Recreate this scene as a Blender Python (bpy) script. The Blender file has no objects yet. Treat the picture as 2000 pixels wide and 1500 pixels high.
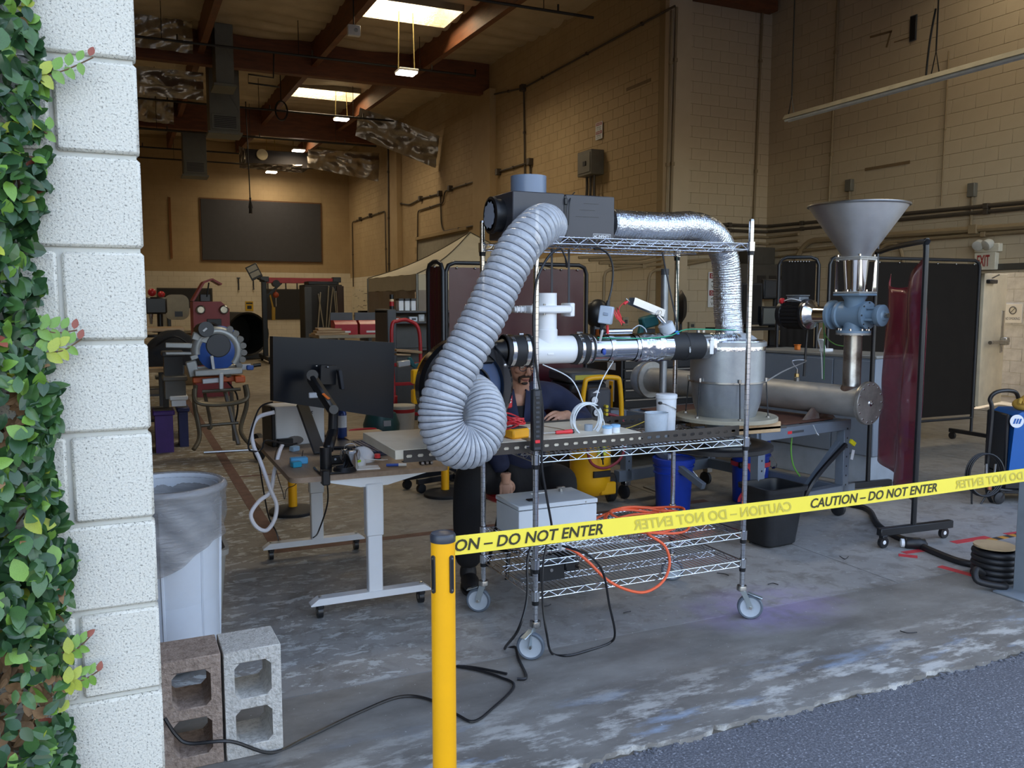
import bpy, bmesh, math, random
from mathutils import Vector, Matrix, noise as mnoise
R = math.radians
random.seed(11)
SC = bpy.context.scene
COL = SC.collection

# ------------------------------------------------------------------ camera
F_PX = 1660.0; CAM_H = 1.6
PITCH = math.atan(162 / F_PX); YAW = R(24.35)
cam_d = bpy.data.cameras.new('camera'); cam_d.sensor_width = 36; cam_d.lens = F_PX * 36 / 2000
cam_d.clip_start = 0.05; cam_d.clip_end = 400
cam = bpy.data.objects.new('camera', cam_d); COL.objects.link(cam)
cam.location = (0, 0, CAM_H); cam.rotation_euler = (R(90) - PITCH, 0, -YAW)
SC.camera = cam

# ------------------------------------------------------------------ sky, sun, exposure
SC.view_settings.view_transform = 'Standard'; SC.view_settings.look = 'None'
SC.view_settings.gamma = 1; SC.view_settings.use_curve_mapping = False
SC.view_settings.exposure = 0.0
try:
    SC.cycles.use_denoising = True
    SC.cycles.max_bounces = 8; SC.cycles.diffuse_bounces = 4; SC.cycles.glossy_bounces = 4
    SC.cycles.transparent_max_bounces = 12; SC.cycles.transmission_bounces = 4
    SC.cycles.sample_clamp_indirect = 6; SC.cycles.caustics_reflective = False; SC.cycles.caustics_refractive = False
except Exception:
    pass
SUN_EL, SUN_AZ = R(47), R(14)
w = bpy.data.worlds.new('sky'); SC.world = w; w.use_nodes = True
nt = w.node_tree; nt.nodes.clear()
sky = nt.nodes.new('ShaderNodeTexSky'); sky.sky_type = 'NISHITA'; sky.sun_disc = False
sky.sun_elevation = SUN_EL; sky.sun_rotation = SUN_AZ; sky.air_density = 1.1; sky.dust_density = 1.5; sky.ozone_density = 1.2
hs = nt.nodes.new('ShaderNodeHueSaturation'); hs.inputs['Saturation'].default_value = 0.74
bg = nt.nodes.new('ShaderNodeBackground'); bg.inputs[1].default_value = 0.80
ow = nt.nodes.new('ShaderNodeOutputWorld')
nt.links.new(sky.outputs[0], hs.inputs['Color']); nt.links.new(hs.outputs[0], bg.inputs[0]); nt.links.new(bg.outputs[0], ow.inputs[0])
sd = bpy.data.lights.new('sun', 'SUN'); sd.energy = 5.0; sd.angle = R(0.53); sd.color = (1.0, 0.93, 0.82)
so = bpy.data.objects.new('sun', sd); COL.objects.link(so)
so.rotation_euler = (R(90) - SUN_EL, 0, math.pi - SUN_AZ)   # shines from behind the building towards the yard

def area(name, loc, sx, sy, power, col, rot=(0, 0, 0)):
    d = bpy.data.lights.new(name, 'AREA'); d.shape = 'RECTANGLE'; d.size = sx; d.size_y = sy; d.energy = power; d.color = col
    o = bpy.data.objects.new(name, d); COL.objects.link(o); o.location = loc; o.rotation_euler = rot
    return o
SKYLIGHTS = [(5.65, 17.7, 2.0, 1.2), (5.65, 26.2, 2.0, 1.2), (5.65, 34.2, 2.0, 1.2), (-2.0, 18.0, 1.9, 1.2), (10.2, 7.6, 1.6, 1.2), (3.1, 9.0, 1.9, 1.2), (-2.0, 28.0, 1.9, 1.2)]  # entries after the one nearest the back wall are unseen, added to light the hall
for i, (x, y, a, b) in enumerate(SKYLIGHTS):
    area('skylight_glow', (x, y, 8.07 + .02 * (y - 15)), a * .9, b * .9, 110 if i != 4 else 60, (1.0, 0.86, 0.62))
# ------------------------------------------------------------------ helpers
FW = Vector((math.sin(YAW) * math.cos(PITCH), math.cos(YAW) * math.cos(PITCH), -math.sin(PITCH)))
RT = Vector((math.cos(YAW), -math.sin(YAW), 0)); UP = RT.cross(FW); CAM = Vector((0, 0, CAM_H))
def _ray(px, py): return FW + RT * ((px - 1000) / F_PX) - UP * ((py - 750) / F_PX)
def at(px, py, Y):                       # the point at depth Y seen at a pixel of the photograph
    d = _ray(px, py); return CAM + d * (Y / d.y)
def atX(px, py, X):
    d = _ray(px, py); return CAM + d * (X / d.x)
def atZ(px, py, Z=0.0):
    d = _ray(px, py); return CAM + d * ((Z - CAM_H) / d.z)
def proj(p):
    v = Vector(p) - CAM; k = v.dot(FW)
    return (1000 + F_PX * v.dot(RT) / k, 750 - F_PX * v.dot(UP) / k, k)

def cr(pts, n=6, closed=False):          # Catmull-Rom through points
    P = [Vector(p) for p in pts]
    if len(P) < 3 and not closed: return P
    out = []; m = len(P)
    for i in range(m if closed else m - 1):
        if closed: a, b, c, d = P[i - 1], P[i], P[(i + 1) % m], P[(i + 2) % m]
        else: a, b, c, d = P[max(i - 1, 0)], P[i], P[i + 1], P[min(i + 2, m - 1)]
        for k in range(n):
            t = k / n
            out.append(.5 * ((2 * b) + (c - a) * t + (2 * a - 5 * b + 4 * c - d) * t * t + (3 * b - a - 3 * c + d) * t ** 3))
    if not closed: out.append(P[-1])
    return out

def basis(d):
    d = Vector(d).normalized(); a = Vector((0, 0, 1)) if abs(d.z) < .9 else Vector((1, 0, 0))
    x = a.cross(d).normalized(); return x, d.cross(x)
def T(x=0, y=0, z=0, rx=0, ry=0, rz=0):
    return Matrix.Translation((x, y, z)) @ Matrix.Rotation(rz, 4, 'Z') @ Matrix.Rotation(ry, 4, 'Y') @ Matrix.Rotation(rx, 4, 'X')

class MB:
    def __init__(s): s.v = []; s.f = []
    def add(s, vs, fs, M=None):
        n = len(s.v)
        s.v += [tuple(M @ Vector(v)) for v in vs] if M is not None else [tuple(v) for v in vs]
        s.f += [[i + n for i in f] for f in fs]; return s
    def box(s, x0, x1, y0, y1, z0, z1, b=0.0, M=None):
        if x0 > x1: x0, x1 = x1, x0
        if y0 > y1: y0, y1 = y1, y0
        if z0 > z1: z0, z1 = z1, z0
        b = min(b, (x1 - x0) * .45, (y1 - y0) * .45, (z1 - z0) * .45)
        if b <= 0:
            return s.add([(x0,y0,z0),(x1,y0,z0),(x1,y1,z0),(x0,y1,z0),(x0,y0,z1),(x1,y0,z1),(x1,y1,z1),(x0,y1,z1)],
                  [(0,3,2,1),(4,5,6,7),(0,1,5,4),(1,2,6,5),(2,3,7,6),(3,0,4,7)], M)
        vs = []; idx = {}
        X = (x0, x1); Y = (y0, y1); Z = (z0, z1); sg = (1, -1)
        for i in (0, 1):
            for j in (0, 1):
                for k in (0, 1):
                    for a in range(3):
                        idx[(i, j, k, a)] = len(vs)
                        vs.append((X[i] + (0 if a == 0 else sg[i] * b), Y[j] + (0 if a == 1 else sg[j] * b), Z[k] + (0 if a == 2 else sg[k] * b)))
        g = idx; fs = []
        for i in (0, 1):
            q = [g[(i,0,0,0)], g[(i,1,0,0)], g[(i,1,1,0)], g[(i,0,1,0)]]; fs.append(q if i else q[::-1])
            q = [g[(0,i,0,1)], g[(1,i,0,1)], g[(1,i,1,1)], g[(0,i,1,1)]]; fs.append(q[::-1] if i else q)
            q = [g[(0,0,i,2)], g[(1,0,i,2)], g[(1,1,i,2)], g[(0,1,i,2)]]; fs.append(q if i else q[::-1])
        for i in (0, 1):
            for j in (0, 1):
                q = [g[(i,j,0,0)], g[(i,j,0,1)], g[(i,j,1,1)], g[(i,j,1,0)]]; fs.append(q if (i + j) % 2 else q[::-1])
                q = [g[(i,0,j,0)], g[(i,1,j,0)], g[(i,1,j,2)], g[(i,0,j,2)]]; fs.append(q if (i + j) % 2 == 0 and j or (i + j) % 2 and not i else q[::-1])
                q = [g[(0,i,j,1)], g[(1,i,j,1)], g[(1,i,j,2)], g[(0,i,j,2)]]; fs.append(q)
        for i in (0, 1):
            for j in (0, 1):
                for k in (0, 1):
                    q = [g[(i,j,k,0)], g[(i,j,k,1)], g[(i,j,k,2)]]; fs.append(q if (i + j + k) % 2 else q[::-1])
        return s.add(vs, fs, M)
    def cbox(s, c, sx, sy, sz, b=0.0, M=None):
        x, y, z = c; return s.box(x - sx/2, x + sx/2, y - sy/2, y + sy/2, z - sz/2, z + sz/2, b, M)
    def bar(s, p0, p1, w, h, b=0.0, roll=0):   # rectangular bar between two points (h along 'up')
        p0, p1 = Vector(p0), Vector(p1); d = p1 - p0; L = d.length; d.normalize()
        up = Vector((0, 0, 1)) if abs(d.z) < .95 else Vector((0, 1, 0))
        x = d.cross(up).normalized(); u = x.cross(d)
        M = Matrix(((x.x, d.x, u.x, p0.x), (x.y, d.y, u.y, p0.y), (x.z, d.z, u.z, p0.z), (0, 0, 0, 1)))
        if roll: M = M @ Matrix.Rotation(roll, 4, 'Y')
        return s.box(-w/2, w/2, 0, L, -h/2, h/2, b, M)
    def cyl(s, p0, p1, r0, r1=None, n=16, cap=True):
        r1 = r0 if r1 is None else r1; p0, p1 = Vector(p0), Vector(p1); x, y = basis(p1 - p0)
        vs = []
        for p, r in ((p0, r0), (p1, r1)):
            vs += [p + (x * math.cos(2*math.pi*i/n) + y * math.sin(2*math.pi*i/n)) * r for i in range(n)]
        fs = [(i, (i+1) % n, n + (i+1) % n, n + i) for i in range(n)]
        if cap: fs += [tuple(range(n))[::-1], tuple(range(n, 2*n))]
        return s.add(vs, fs)
    def tube(s, pts, r, n=8, closed=False, cap=True):
        P = [Vector(p) for p in pts]; m = len(P); rs = r if isinstance(r, (list, tuple)) else [r] * m
        tg = []
        for i in range(m):
            a = P[i-1] if (i or closed) else P[0]; b = P[(i+1) % m] if (i < m-1 or closed) else P[-1]
            d = b - a; tg.append(d.normalized() if d.length > 1e-9 else Vector((0, 0, 1)))
        x, y = basis(tg[0]); vs = []
        for i in range(m):
            x = (x - tg[i] * x.dot(tg[i])); x = x.normalized() if x.length > 1e-6 else basis(tg[i])[0]
            y = tg[i].cross(x)
            vs += [P[i] + (x * math.cos(2*math.pi*k/n) + y * math.sin(2*math.pi*k/n)) * rs[i] for k in range(n)]
        fs = []
        for i in range(m if closed else m-1):
            a, b = i*n, ((i+1) % m)*n
            fs += [(a+k, a+(k+1) % n, b+(k+1) % n, b+k) for k in range(n)]
        if cap and not closed: fs += [tuple(range(n))[::-1], tuple(range((m-1)*n, m*n))]
        return s.add(vs, fs)
    def lathe(s, prof, n=24, M=None, cap=False):   # prof: (radius, z)
        vs = []; m = len(prof)
        for r, z in prof: vs += [(r*math.cos(2*math.pi*i/n), r*math.sin(2*math.pi*i/n), z) for i in range(n)]
        fs = [(j*n+i, j*n+(i+1) % n, (j+1)*n+(i+1) % n, (j+1)*n+i) for j in range(m-1) for i in range(n)]
        if cap: fs += [tuple(range(n))[::-1], tuple(range((m-1)*n, m*n))]
        return s.add(vs, fs, M)
    def lathe_ax(s, p, d, prof, n=24, cap=False):  # the profile turned about the axis d through p
        x, y = basis(d); d = Vector(d).normalized(); p = Vector(p)
        M = Matrix(((x.x, y.x, d.x, p.x), (x.y, y.y, d.y, p.y), (x.z, y.z, d.z, p.z), (0, 0, 0, 1)))
        return s.lathe(prof, n, M, cap)
    def prism(s, poly, z0, z1, M=None):
        n = len(poly); vs = [(x, y, z0) for x, y in poly] + [(x, y, z1) for x, y in poly]
        return s.add(vs, [tuple(range(n))[::-1], tuple(range(n, 2*n))] + [(i, (i+1) % n, n+(i+1) % n, n+i) for i in range(n)], M)
    def sphere(s, c, r, n=16, m=10, sc=(1, 1, 1), M=None):
        vs = []; c = Vector(c)
        for j in range(m+1):
            t = math.pi*j/m
            vs += [(c.x + sc[0]*r*math.sin(t)*math.cos(2*math.pi*i/n), c.y + sc[1]*r*math.sin(t)*math.sin(2*math.pi*i/n), c.z - sc[2]*r*math.cos(t)) for i in range(n)]
        return s.add(vs, [(j*n+i, j*n+(i+1) % n, (j+1)*n+(i+1) % n, (j+1)*n+i) for j in range(m) for i in range(n)], M)
    def quad(s, a, b, c, d): return s.add([a, b, c, d], [(0, 1, 2, 3)])
    def sheet(s, fn, nu, nv, th=0.0):             # grid surface fn(u,v) with thickness th along -normal approx
        g = [[Vector(fn(i/nu, j/nv)) for i in range(nu+1)] for j in range(nv+1)]
        vs = [p for row in g for p in row]; W = nu+1
        fs = [(j*W+i, j*W+i+1, (j+1)*W+i+1, (j+1)*W+i) for j in range(nv) for i in range(nu)]
        if th:
            nb = len(vs); nn = []
            for j in range(nv+1):
                for i in range(nu+1):
                    du = g[j][min(i+1, nu)] - g[j][max(i-1, 0)]; dv = g[min(j+1, nv)][i] - g[max(j-1, 0)][i]
                    k = du.cross(dv); nn.append(k.normalized() if k.length > 1e-9 else Vector((0, 0, 1)))
            vs = vs + [p - k*th for p, k in zip(vs, nn)]
            fs = fs + [tuple(i + nb for i in f)[::-1] for f in fs]
            edge = [i for i in range(W)] + [j*W+nu for j in range(1, nv+1)] + [nv*W+i for i in range(nu-1, -1, -1)] + [j*W for j in range(nv-1, 0, -1)]
            for a, b in zip(edge, edge[1:] + edge[:1]): fs.append((b, a, a+nb, b+nb))
        return s.add(vs, fs)
    def mesh(s, name, m, inv=None, ang=38):
        me = bpy.data.meshes.new(name)
        me.from_pydata([inv @ Vector(v) for v in s.v] if inv is not None else s.v, [], s.f)
        if m is not None: me.materials.append(m)
        if ang:
            bm = bmesh.new(); bm.from_mesh(me); bmesh.ops.recalc_face_normals(bm, faces=bm.faces); bm.to_mesh(me); bm.free()
            me.polygons.foreach_set('use_smooth', [True] * len(me.polygons))
            me.set_sharp_from_angle(angle=R(ang))
        me.update(); return me

INV = {}
def tag(o, label=None, cat=None, group=None, kind=None):
    if label: o['label'] = label
    if cat: o['category'] = cat
    if group: o['group'] = group
    if kind: o['kind'] = kind
    return o
def thing(name, label, cat, loc=(0, 0, 0), rz=0, group=None):
    o = bpy.data.objects.new(name, None); COL.objects.link(o); o.empty_display_size = .1
    o.location = loc; o.rotation_euler = (0, 0, rz); tag(o, label, cat, group)
    INV[o.name] = T(*loc, rz=rz).inverted(); return o
def part(par, name, mb, m, label=None, kind=None, local=False, ang=38):
    inv = None if local else INV[par.name]
    o = bpy.data.objects.new(name, mb.mesh(name, m, inv, ang)); COL.objects.link(o); o.parent = par
    INV[o.name] = INV[par.name]; tag(o, label, kind=kind); return o
def solo(name, mb, m, label, cat, loc=(0, 0, 0), group=None, kind=None, ang=38):
    o = bpy.data.objects.new(name, mb.mesh(name, m, Matrix.Translation(Vector(loc)).inverted(), ang)); COL.objects.link(o)
    o.location = loc; INV[o.name] = Matrix.Translation(Vector(loc)).inverted(); return tag(o, label, cat, group, kind)
def struct(name, mb, m, par=None, kind='structure', ang=38):
    o = bpy.data.objects.new(name, mb.mesh(name, m, None, ang)); COL.objects.link(o); INV[o.name] = Matrix.Identity(4)
    if par: o.parent = par
    if kind: o['kind'] = kind
    return o
def inst(me, name, par, loc, rot=(0, 0, 0), sc=(1, 1, 1)):    # a piece that shares its mesh
    o = bpy.data.objects.new(name, me); COL.objects.link(o); o.parent = par; o.location = loc; o.rotation_euler = rot; o.scale = sc; return o
def dup(root, loc, rz=0, label=None, group=None):
    def cp(o, par):
        c = o.copy(); COL.objects.link(c)
        if par is not None: c.parent = par
        for ch in list(o.children): cp(ch, c)
        return c
    r = cp(root, None); r.location = loc; r.rotation_euler = (0, 0, rz)
    INV[r.name] = T(*loc, rz=rz).inverted()
    if label: r['label'] = label
    if group: r['group'] = group
    return r

# flat lettering turned into mesh once
_TX = {}
def text_mesh(s, bold=0.0, shear=0.0):
    k = (s, bold, shear)
    if k not in _TX:
        cu = bpy.data.curves.new('t', 'FONT'); cu.body = s; cu.size = 1; cu.offset = bold; cu.shear = shear; cu.resolution_u = 3
        ob = bpy.data.objects.new('t', cu); COL.objects.link(ob)
        dg = bpy.context.evaluated_depsgraph_get(); me = bpy.data.meshes.new_from_object(ob.evaluated_get(dg))
        vs = [v.co.copy() for v in me.vertices]; fs = [tuple(p.vertices) for p in me.polygons]
        bpy.data.objects.remove(ob); bpy.data.curves.remove(cu); bpy.data.meshes.remove(me)
        x0 = min(v.x for v in vs); x1 = max(v.x for v in vs); y0 = min(v.y for v in vs); y1 = max(v.y for v in vs)
        _TX[k] = ([((v.x-x0)/(x1-x0), (v.y-y0)/(y1-y0)) for v in vs], fs)
    return _TX[k]
def text(mb, s, o, ex, ey, bold=0.0, shear=0.0):          # fills the parallelogram o, o+ex, o+ey
    vs, fs = text_mesh(s, bold, shear); o, ex, ey = Vector(o), Vector(ex), Vector(ey)
    return mb.add([o + ex*a + ey*b for a, b in vs], fs)
for a in (('CAUTION – DO NOT ENTER', .012, .18), ('ON – DO NOT ENTER', .012, .18), ('EXIT', .02, 0), ('AC INFINITY', .02, 0), ('Mill', .02, .1), ('NO SMOKING', .0, 0), ('DANGER', .02, 0), ('HIGH', .02, 0), ('VOLTAGE', .02, 0), ('480', .02, 0), ('VOLTS', .02, 0), ('mat', .02, .2), ('WARNING', .02, 0)):
    text_mesh(*a)

# ------------------------------------------------------------------ materials
def lin(h):
    c = [int(h[i:i+2], 16)/255 for i in (0, 2, 4)]
    return tuple(x/12.92 if x <= .04045 else ((x+.055)/1.055)**2.4 for x in c)
_M = {}
def M(name, col, rough=.5, metal=0.0, var=.12, scale=6.0, bump=0.0, bscale=60.0, spec=.5, emit=0.0, trans=0.0, coat=0.0, stretch=None, rvar=0.0):
    if name in _M: return _M[name]
    m = bpy.data.materials.new(name); _M[name] = m; m.use_nodes = True; n = m.node_tree.nodes; L = m.node_tree.links
    b = n['Principled BSDF']; c = lin(col)
    b.inputs['Base Color'].default_value = (*c, 1); b.inputs['Roughness'].default_value = rough; b.inputs['Metallic'].default_value = metal
    b.inputs['Specular IOR Level'].default_value = spec; b.inputs['Coat Weight'].default_value = coat
    if trans: b.inputs['Transmission Weight'].default_value = trans
    if emit:
        b.inputs['Emission Color'].default_value = (*c, 1); b.inputs['Emission Strength'].default_value = emit
    if var or bump or rvar:
        tc = n.new('ShaderNodeTexCoord'); src = tc.outputs['Object']
        if stretch:
            mp = n.new('ShaderNodeMapping'); mp.inputs['Scale'].default_value = stretch; L.new(src, mp.inputs[0]); src = mp.outputs[0]
        if var:
            nz = n.new('ShaderNodeTexNoise'); nz.inputs['Scale'].default_value = scale; nz.inputs['Detail'].default_value = 6; nz.inputs['Roughness'].default_value = .6
            L.new(src, nz.inputs['Vector']); mx = n.new('ShaderNodeMix'); mx.data_type = 'RGBA'
            mx.inputs['A'].default_value = (*[x*(1-var) for x in c], 1); mx.inputs['B'].default_value = (*[min(1, x*(1+var)) for x in c], 1)
            rp = n.new('ShaderNodeMapRange'); rp.inputs['From Min'].default_value = .3; rp.inputs['From Max'].default_value = .7
            L.new(nz.outputs['Fac'], rp.inputs['Value']); L.new(rp.outputs[0], mx.inputs['Factor']); L.new(mx.outputs['Result'], b.inputs['Base Color'])
            if rvar:
                r2 = n.new('ShaderNodeMapRange'); r2.inputs['From Min'].default_value = .3; r2.inputs['From Max'].default_value = .7
                r2.inputs['To Min'].default_value = max(0, rough-rvar); r2.inputs['To Max'].default_value = rough+rvar
                L.new(nz.outputs['Fac'], r2.inputs['Value']); L.new(r2.outputs[0], b.inputs['Roughness'])
        if bump:
            n2 = n.new('ShaderNodeTexNoise'); n2.inputs['Scale'].default_value = bscale; n2.inputs['Detail'].default_value = 4
            L.new(src, n2.inputs['Vector']); bp = n.new('ShaderNodeBump'); bp.inputs['Strength'].default_value = bump; bp.inputs['Distance'].default_value = .01
            L.new(n2.outputs['Fac'], bp.inputs['Height']); L.new(bp.outputs[0], b.inputs['Normal'])
    return m
def ramp_mat(name, cols, rough, scale, detail=8, bump=0.0, bscale=40, stretch=None, metal=0.0, dist=0.0):
    m = M(name, '808080', rough, metal, var=0); n = m.node_tree.nodes; L = m.node_tree.links; b = n['Principled BSDF']
    tc = n.new('ShaderNodeTexCoord'); src = tc.outputs['Object']
    if stretch:
        mp = n.new('ShaderNodeMapping'); mp.inputs['Scale'].default_value = stretch; L.new(src, mp.inputs[0]); src = mp.outputs[0]
    nz = n.new('ShaderNodeTexNoise'); nz.inputs['Scale'].default_value = scale; nz.inputs['Detail'].default_value = detail; nz.inputs['Roughness'].default_value = .62; nz.inputs['Distortion'].default_value = dist
    L.new(src, nz.inputs['Vector']); r = n.new('ShaderNodeValToRGB'); L.new(nz.outputs['Fac'], r.inputs[0])
    e = r.color_ramp.elements
    while len(e) < len(cols): e.new(.5)
    for i, (p, h) in enumerate(cols): e[i].position = p; e[i].color = (*lin(h), 1)
    L.new(r.outputs[0], b.inputs['Base Color'])
    if bump:
        n2 = n.new('ShaderNodeTexNoise'); n2.inputs['Scale'].default_value = bscale; n2.inputs['Detail'].default_value = 5; L.new(src, n2.inputs['Vector'])
        bp = n.new('ShaderNodeBump'); bp.inputs['Strength'].default_value = bump; bp.inputs['Distance'].default_value = .01
        L.new(n2.outputs['Fac'], bp.inputs['Height']); L.new(bp.outputs[0], b.inputs['Normal'])
    return m

BLACK = M('black_plastic', '17181b', .42, var=.15); BLACKM = M('black_satin', '1c1d20', .35, 0, var=.1); RUBBER = M('black_rubber', '202124', .6, var=.15)
CHROME = M('chrome', 'd8dadd', .16, 1, var=.05); STEEL = M('brushed_steel', 'b4b3b0', .3, 1, var=.12, scale=5, rvar=.08); DULL = M('dull_steel', '8f8d89', .45, .8, var=.2, scale=5, rvar=.1, bump=.05)
WHITEP = M('white_plastic', 'e6e8ea', .38, var=.03); PVC = M('white_pipe_plastic', 'eef0f2', .28, var=.02, coat=.3); WHITEM = M('white_enamel', 'e3e6ea', .35, var=.03)
GREYP = M('grey_plastic', 'a9b0b6', .4, var=.05); YEL = M('safety_yellow', 'f4af08', .4, var=.05); TAPEY = M('tape_yellow', 'f6e04a', .45, var=.03)
RED = M('red_enamel', 'b3242a', .38, var=.1); REDP = M('red_plastic', 'd8333a', .4, var=.05); ORANGE = M('orange_cord', 'e8623a', .45, var=.06); BLUEB = M('blue_bucket', '1c3fae', .38, var=.08)
GREYM = M('grey_enamel', '6d7682', .4, var=.08); DGREY = M('dark_grey_enamel', '45474b', .45, var=.1); CABG = M('cabinet_grey', '7f8894', .42, var=.05); WOOD = ramp_mat('pale_wood', [(.3, '9c7c58'), (.7, 'c9ab84')], .55, 3, stretch=(1, 12, 12), bump=.05)
PLY = ramp_mat('plywood_board', [(.3, 'c7bba6'), (.7, 'e2dac8')], .6, 4); BLADE = M('silver_paint', 'c2c5c8', .35, .3, var=.08); GLASS = M('screen_black', '101216', .12, var=0)
BRONZE = M('slotted_steel', '4a4541', .42, .55, var=.15); FOILM = M('shiny_foil', 'dcdfe4', .13, 1, var=.05, bump=.25, bscale=70); SKIN = M('skin', 'c99a82', .5, var=.06)
# ------------------------------------------------------------------ the setting
XR, X1, YC, YB, XL, ZR = 11.4, 9.0, 13.2, 37.0, -6.0, 7.75
YS = 2.47                                        # where the slab starts
def roofz(y): return ZR + .02 * (y - 15)
tan = ramp_mat('tan_wall_paint', [(.3, 'a8906a'), (.7, 'b59d76')], .75, 1.2, bump=.12, bscale=45)
tan2 = ramp_mat('tan_grey_wall_paint', [(.3, 'bba98d'), (.7, 'c8b79c')], .75, 1.2, bump=.12, bscale=45)
cream = ramp_mat('cream_wall_paint', [(.3, 'd3c8b0'), (.7, 'ded4be')], .7, 1.5, bump=.1, bscale=45)
joint = M('painted_joint', '9a8561', .85, var=.05)

def concrete():
    m = M('slab_concrete', '808080', .62, var=0); n = m.node_tree.nodes; L = m.node_tree.links; b = n['Principled BSDF']
    tc = n.new('ShaderNodeTexCoord'); sx = n.new('ShaderNodeSeparateXYZ'); L.new(tc.outputs['Object'], sx.inputs[0])
    def noise(sc, det=8, st=(1, 1, 1), rough=.62, dist=0):
        mp = n.new('ShaderNodeMapping'); mp.inputs['Scale'].default_value = st; L.new(tc.outputs['Object'], mp.inputs[0])
        z = n.new('ShaderNodeTexNoise'); z.inputs['Scale'].default_value = sc; z.inputs['Detail'].default_value = det; z.inputs['Roughness'].default_value = rough; z.inputs['Distortion'].default_value = dist
        L.new(mp.outputs[0], z.inputs['Vector']); return z.outputs['Fac']
    def rng(v, a, c, lo=0.0, hi=1.0):
        r = n.new('ShaderNodeMapRange'); r.inputs['From Min'].default_value = a; r.inputs['From Max'].default_value = c; r.inputs['To Min'].default_value = lo; r.inputs['To Max'].default_value = hi; L.new(v, r.inputs['Value']); return r.outputs[0]
    def mix(f, A, B, blend='MIX'):
        x = n.new('ShaderNodeMix'); x.data_type = 'RGBA'; x.blend_type = blend
        if isinstance(f, float): x.inputs['Factor'].default_value = f
        else: L.new(f, x.inputs['Factor'])
        for k, c in (('A', A), ('B', B)):
            if isinstance(c, str): x.inputs[k].default_value = (*lin(c), 1)
            else: L.new(c, x.inputs[k])
        return x.outputs['Result']
    def mul(a, c):
        x = n.new('ShaderNodeMath'); x.operation = 'MULTIPLY'
        for i, v in enumerate((a, c)):
            if isinstance(v, float): x.inputs[i].default_value = v
            else: L.new(v, x.inputs[i])
        return x.outputs[0]
    X, Y = sx.outputs['X'], sx.outputs['Y']
    base = mix(rng(noise(1.1), .35, .65), '8a8886', 'a09e9b')
    inner = mix(rng(noise(2.2, st=(1, 2.2, 1)), .35, .7), '857a68', '968b78')
    base = mix(rng(Y, 4.5, 7.0), base, inner)  # browner farther in: warm indoor light put into the slab colour
    base = mix(mul(rng(noise(3.1, dist=.4), .56, .66), .55), base, '6b645a')          # dark worn patches
    base = mix(mul(rng(noise(9, 10, dist=.6), .5, .62), .38), base, '5e584f')       # fine dirt mottling
    base = mix(mul(rng(noise(14, 10, (1, 1.6, 1)), .60, .66), mul(rng(Y, 7.5, 5), .55)), base, 'b3b4b2')   # paint flakes
    flake = mul(rng(noise(8, 12, (.9, 1.7, 1), .72, .5), .54, .57), mul(rng(Y, 3.36, 3.42), rng(X, 1.9, .9)))
    base = mix(mul(flake, .85), base, 'c6c9c8')                                        # peeling light coat by the blocks
    scr = noise(3.4, 12, (3, .5, 1), .75, 1.6)
    base = mix(mul(rng(scr, .63, .67), .5), base, '4c463e')                            # dark scratches
    ap = rng(Y, 3.40, 3.37)                                                            # the apron strip before the joint
    apc = mix(rng(noise(1.9, st=(.8, 1.6, 1)), .4, .62), '6f6b66', '8b8883')
    apc = mix(mul(rng(noise(6, 10, (.6, 1.6, 1), .7), .5, .6), rng(Y, 3.05, 2.6)), apc, 'c6c5c0')
    apc = mix(mul(rng(noise(2.6, 8, (.5, 1.5, 1)), .55, .64), rng(Y, 3.0, 2.6)), apc, '98a8bd')   # blue overspray near the edge
    base = mix(ap, base, apc)
    lil = n.new('ShaderNodeVectorMath'); lil.operation = 'DISTANCE'; mp = n.new('ShaderNodeMapping'); mp.inputs['Scale'].default_value = (.62, 1, 1)
    L.new(tc.outputs['Object'], mp.inputs[0]); L.new(mp.outputs[0], lil.inputs[0]); lil.inputs[1].default_value = (1.86, 3.40, 0)
    base = mix(mul(rng(lil.outputs['Value'], .36, .12), mul(rng(noise(5), .35, .55), .5)), base, 'a493c4')     # lilac spray mark
    base = mix(mul(rng(noise(60, 2), .70, .74), .6), base, 'cfd0cf')
    L.new(base, b.inputs['Base Color'])
    L.new(rng(noise(4), .3, .7, .45, .75), b.inputs['Roughness'])
    bp = n.new('ShaderNodeBump'); bp.inputs['Strength'].default_value = .15; bp.inputs['Distance'].default_value = .01; L.new(noise(40), bp.inputs['Height']); L.new(bp.outputs[0], b.inputs['Normal'])
    return m
conc = concrete()
ac = ramp_mat('asphalt', [(.30, '54565d'), (.58, '6c6e76'), (.74, 'b9bcc4')], .85, 110, detail=3, bump=.7, bscale=130)

# floor: slab bays with recessed joints between them
floor = struct('floor', MB().box(XL, XR, YS, YB, -.3, -.02), M('slab_base', '5d574e', .8), kind='structure')
xs = [XL, -2.7, .45, 3.95, 7.7, XR] if False else [XL, -1.6, 3.95, 7.7, XR]; ys = [YS, 3.385, 8.0, 13.0, 19.0, 25.0, 31.0, YB]
for i in range(len(xs)-1):
    for j in range(len(ys)-1):
        g = .004; mb = MB()
        if j == 0:                                     # ragged broken front edge
            x = xs[i]; top = []; rr = random.Random(i+3)
            nn = int((xs[i+1]-x)/.03)
            front = [(x + (xs[i+1]-x)*k/nn, YS + .012*math.sin(k*.37)+rr.uniform(-.012, .012) + (.02 if rr.random() < .05 else 0)) for k in range(nn+1)]
            mb.prism(front + [(xs[i+1], ys[1]-g), (xs[i], ys[1]-g)], -.02, 0)
        else: mb.box(xs[i]+(g if i else 0), xs[i+1]-g, ys[j]+g, ys[j+1]-g, -.02, 0)
        part(floor, 'slab_bay', mb, conc, ang=0)
asph = struct('asphalt_ground', MB().sheet(lambda u, v: (-30+70*u, -34+(YS+34.005)*v, -.02 - .012*(1-v)), 40, 40), ac)
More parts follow.
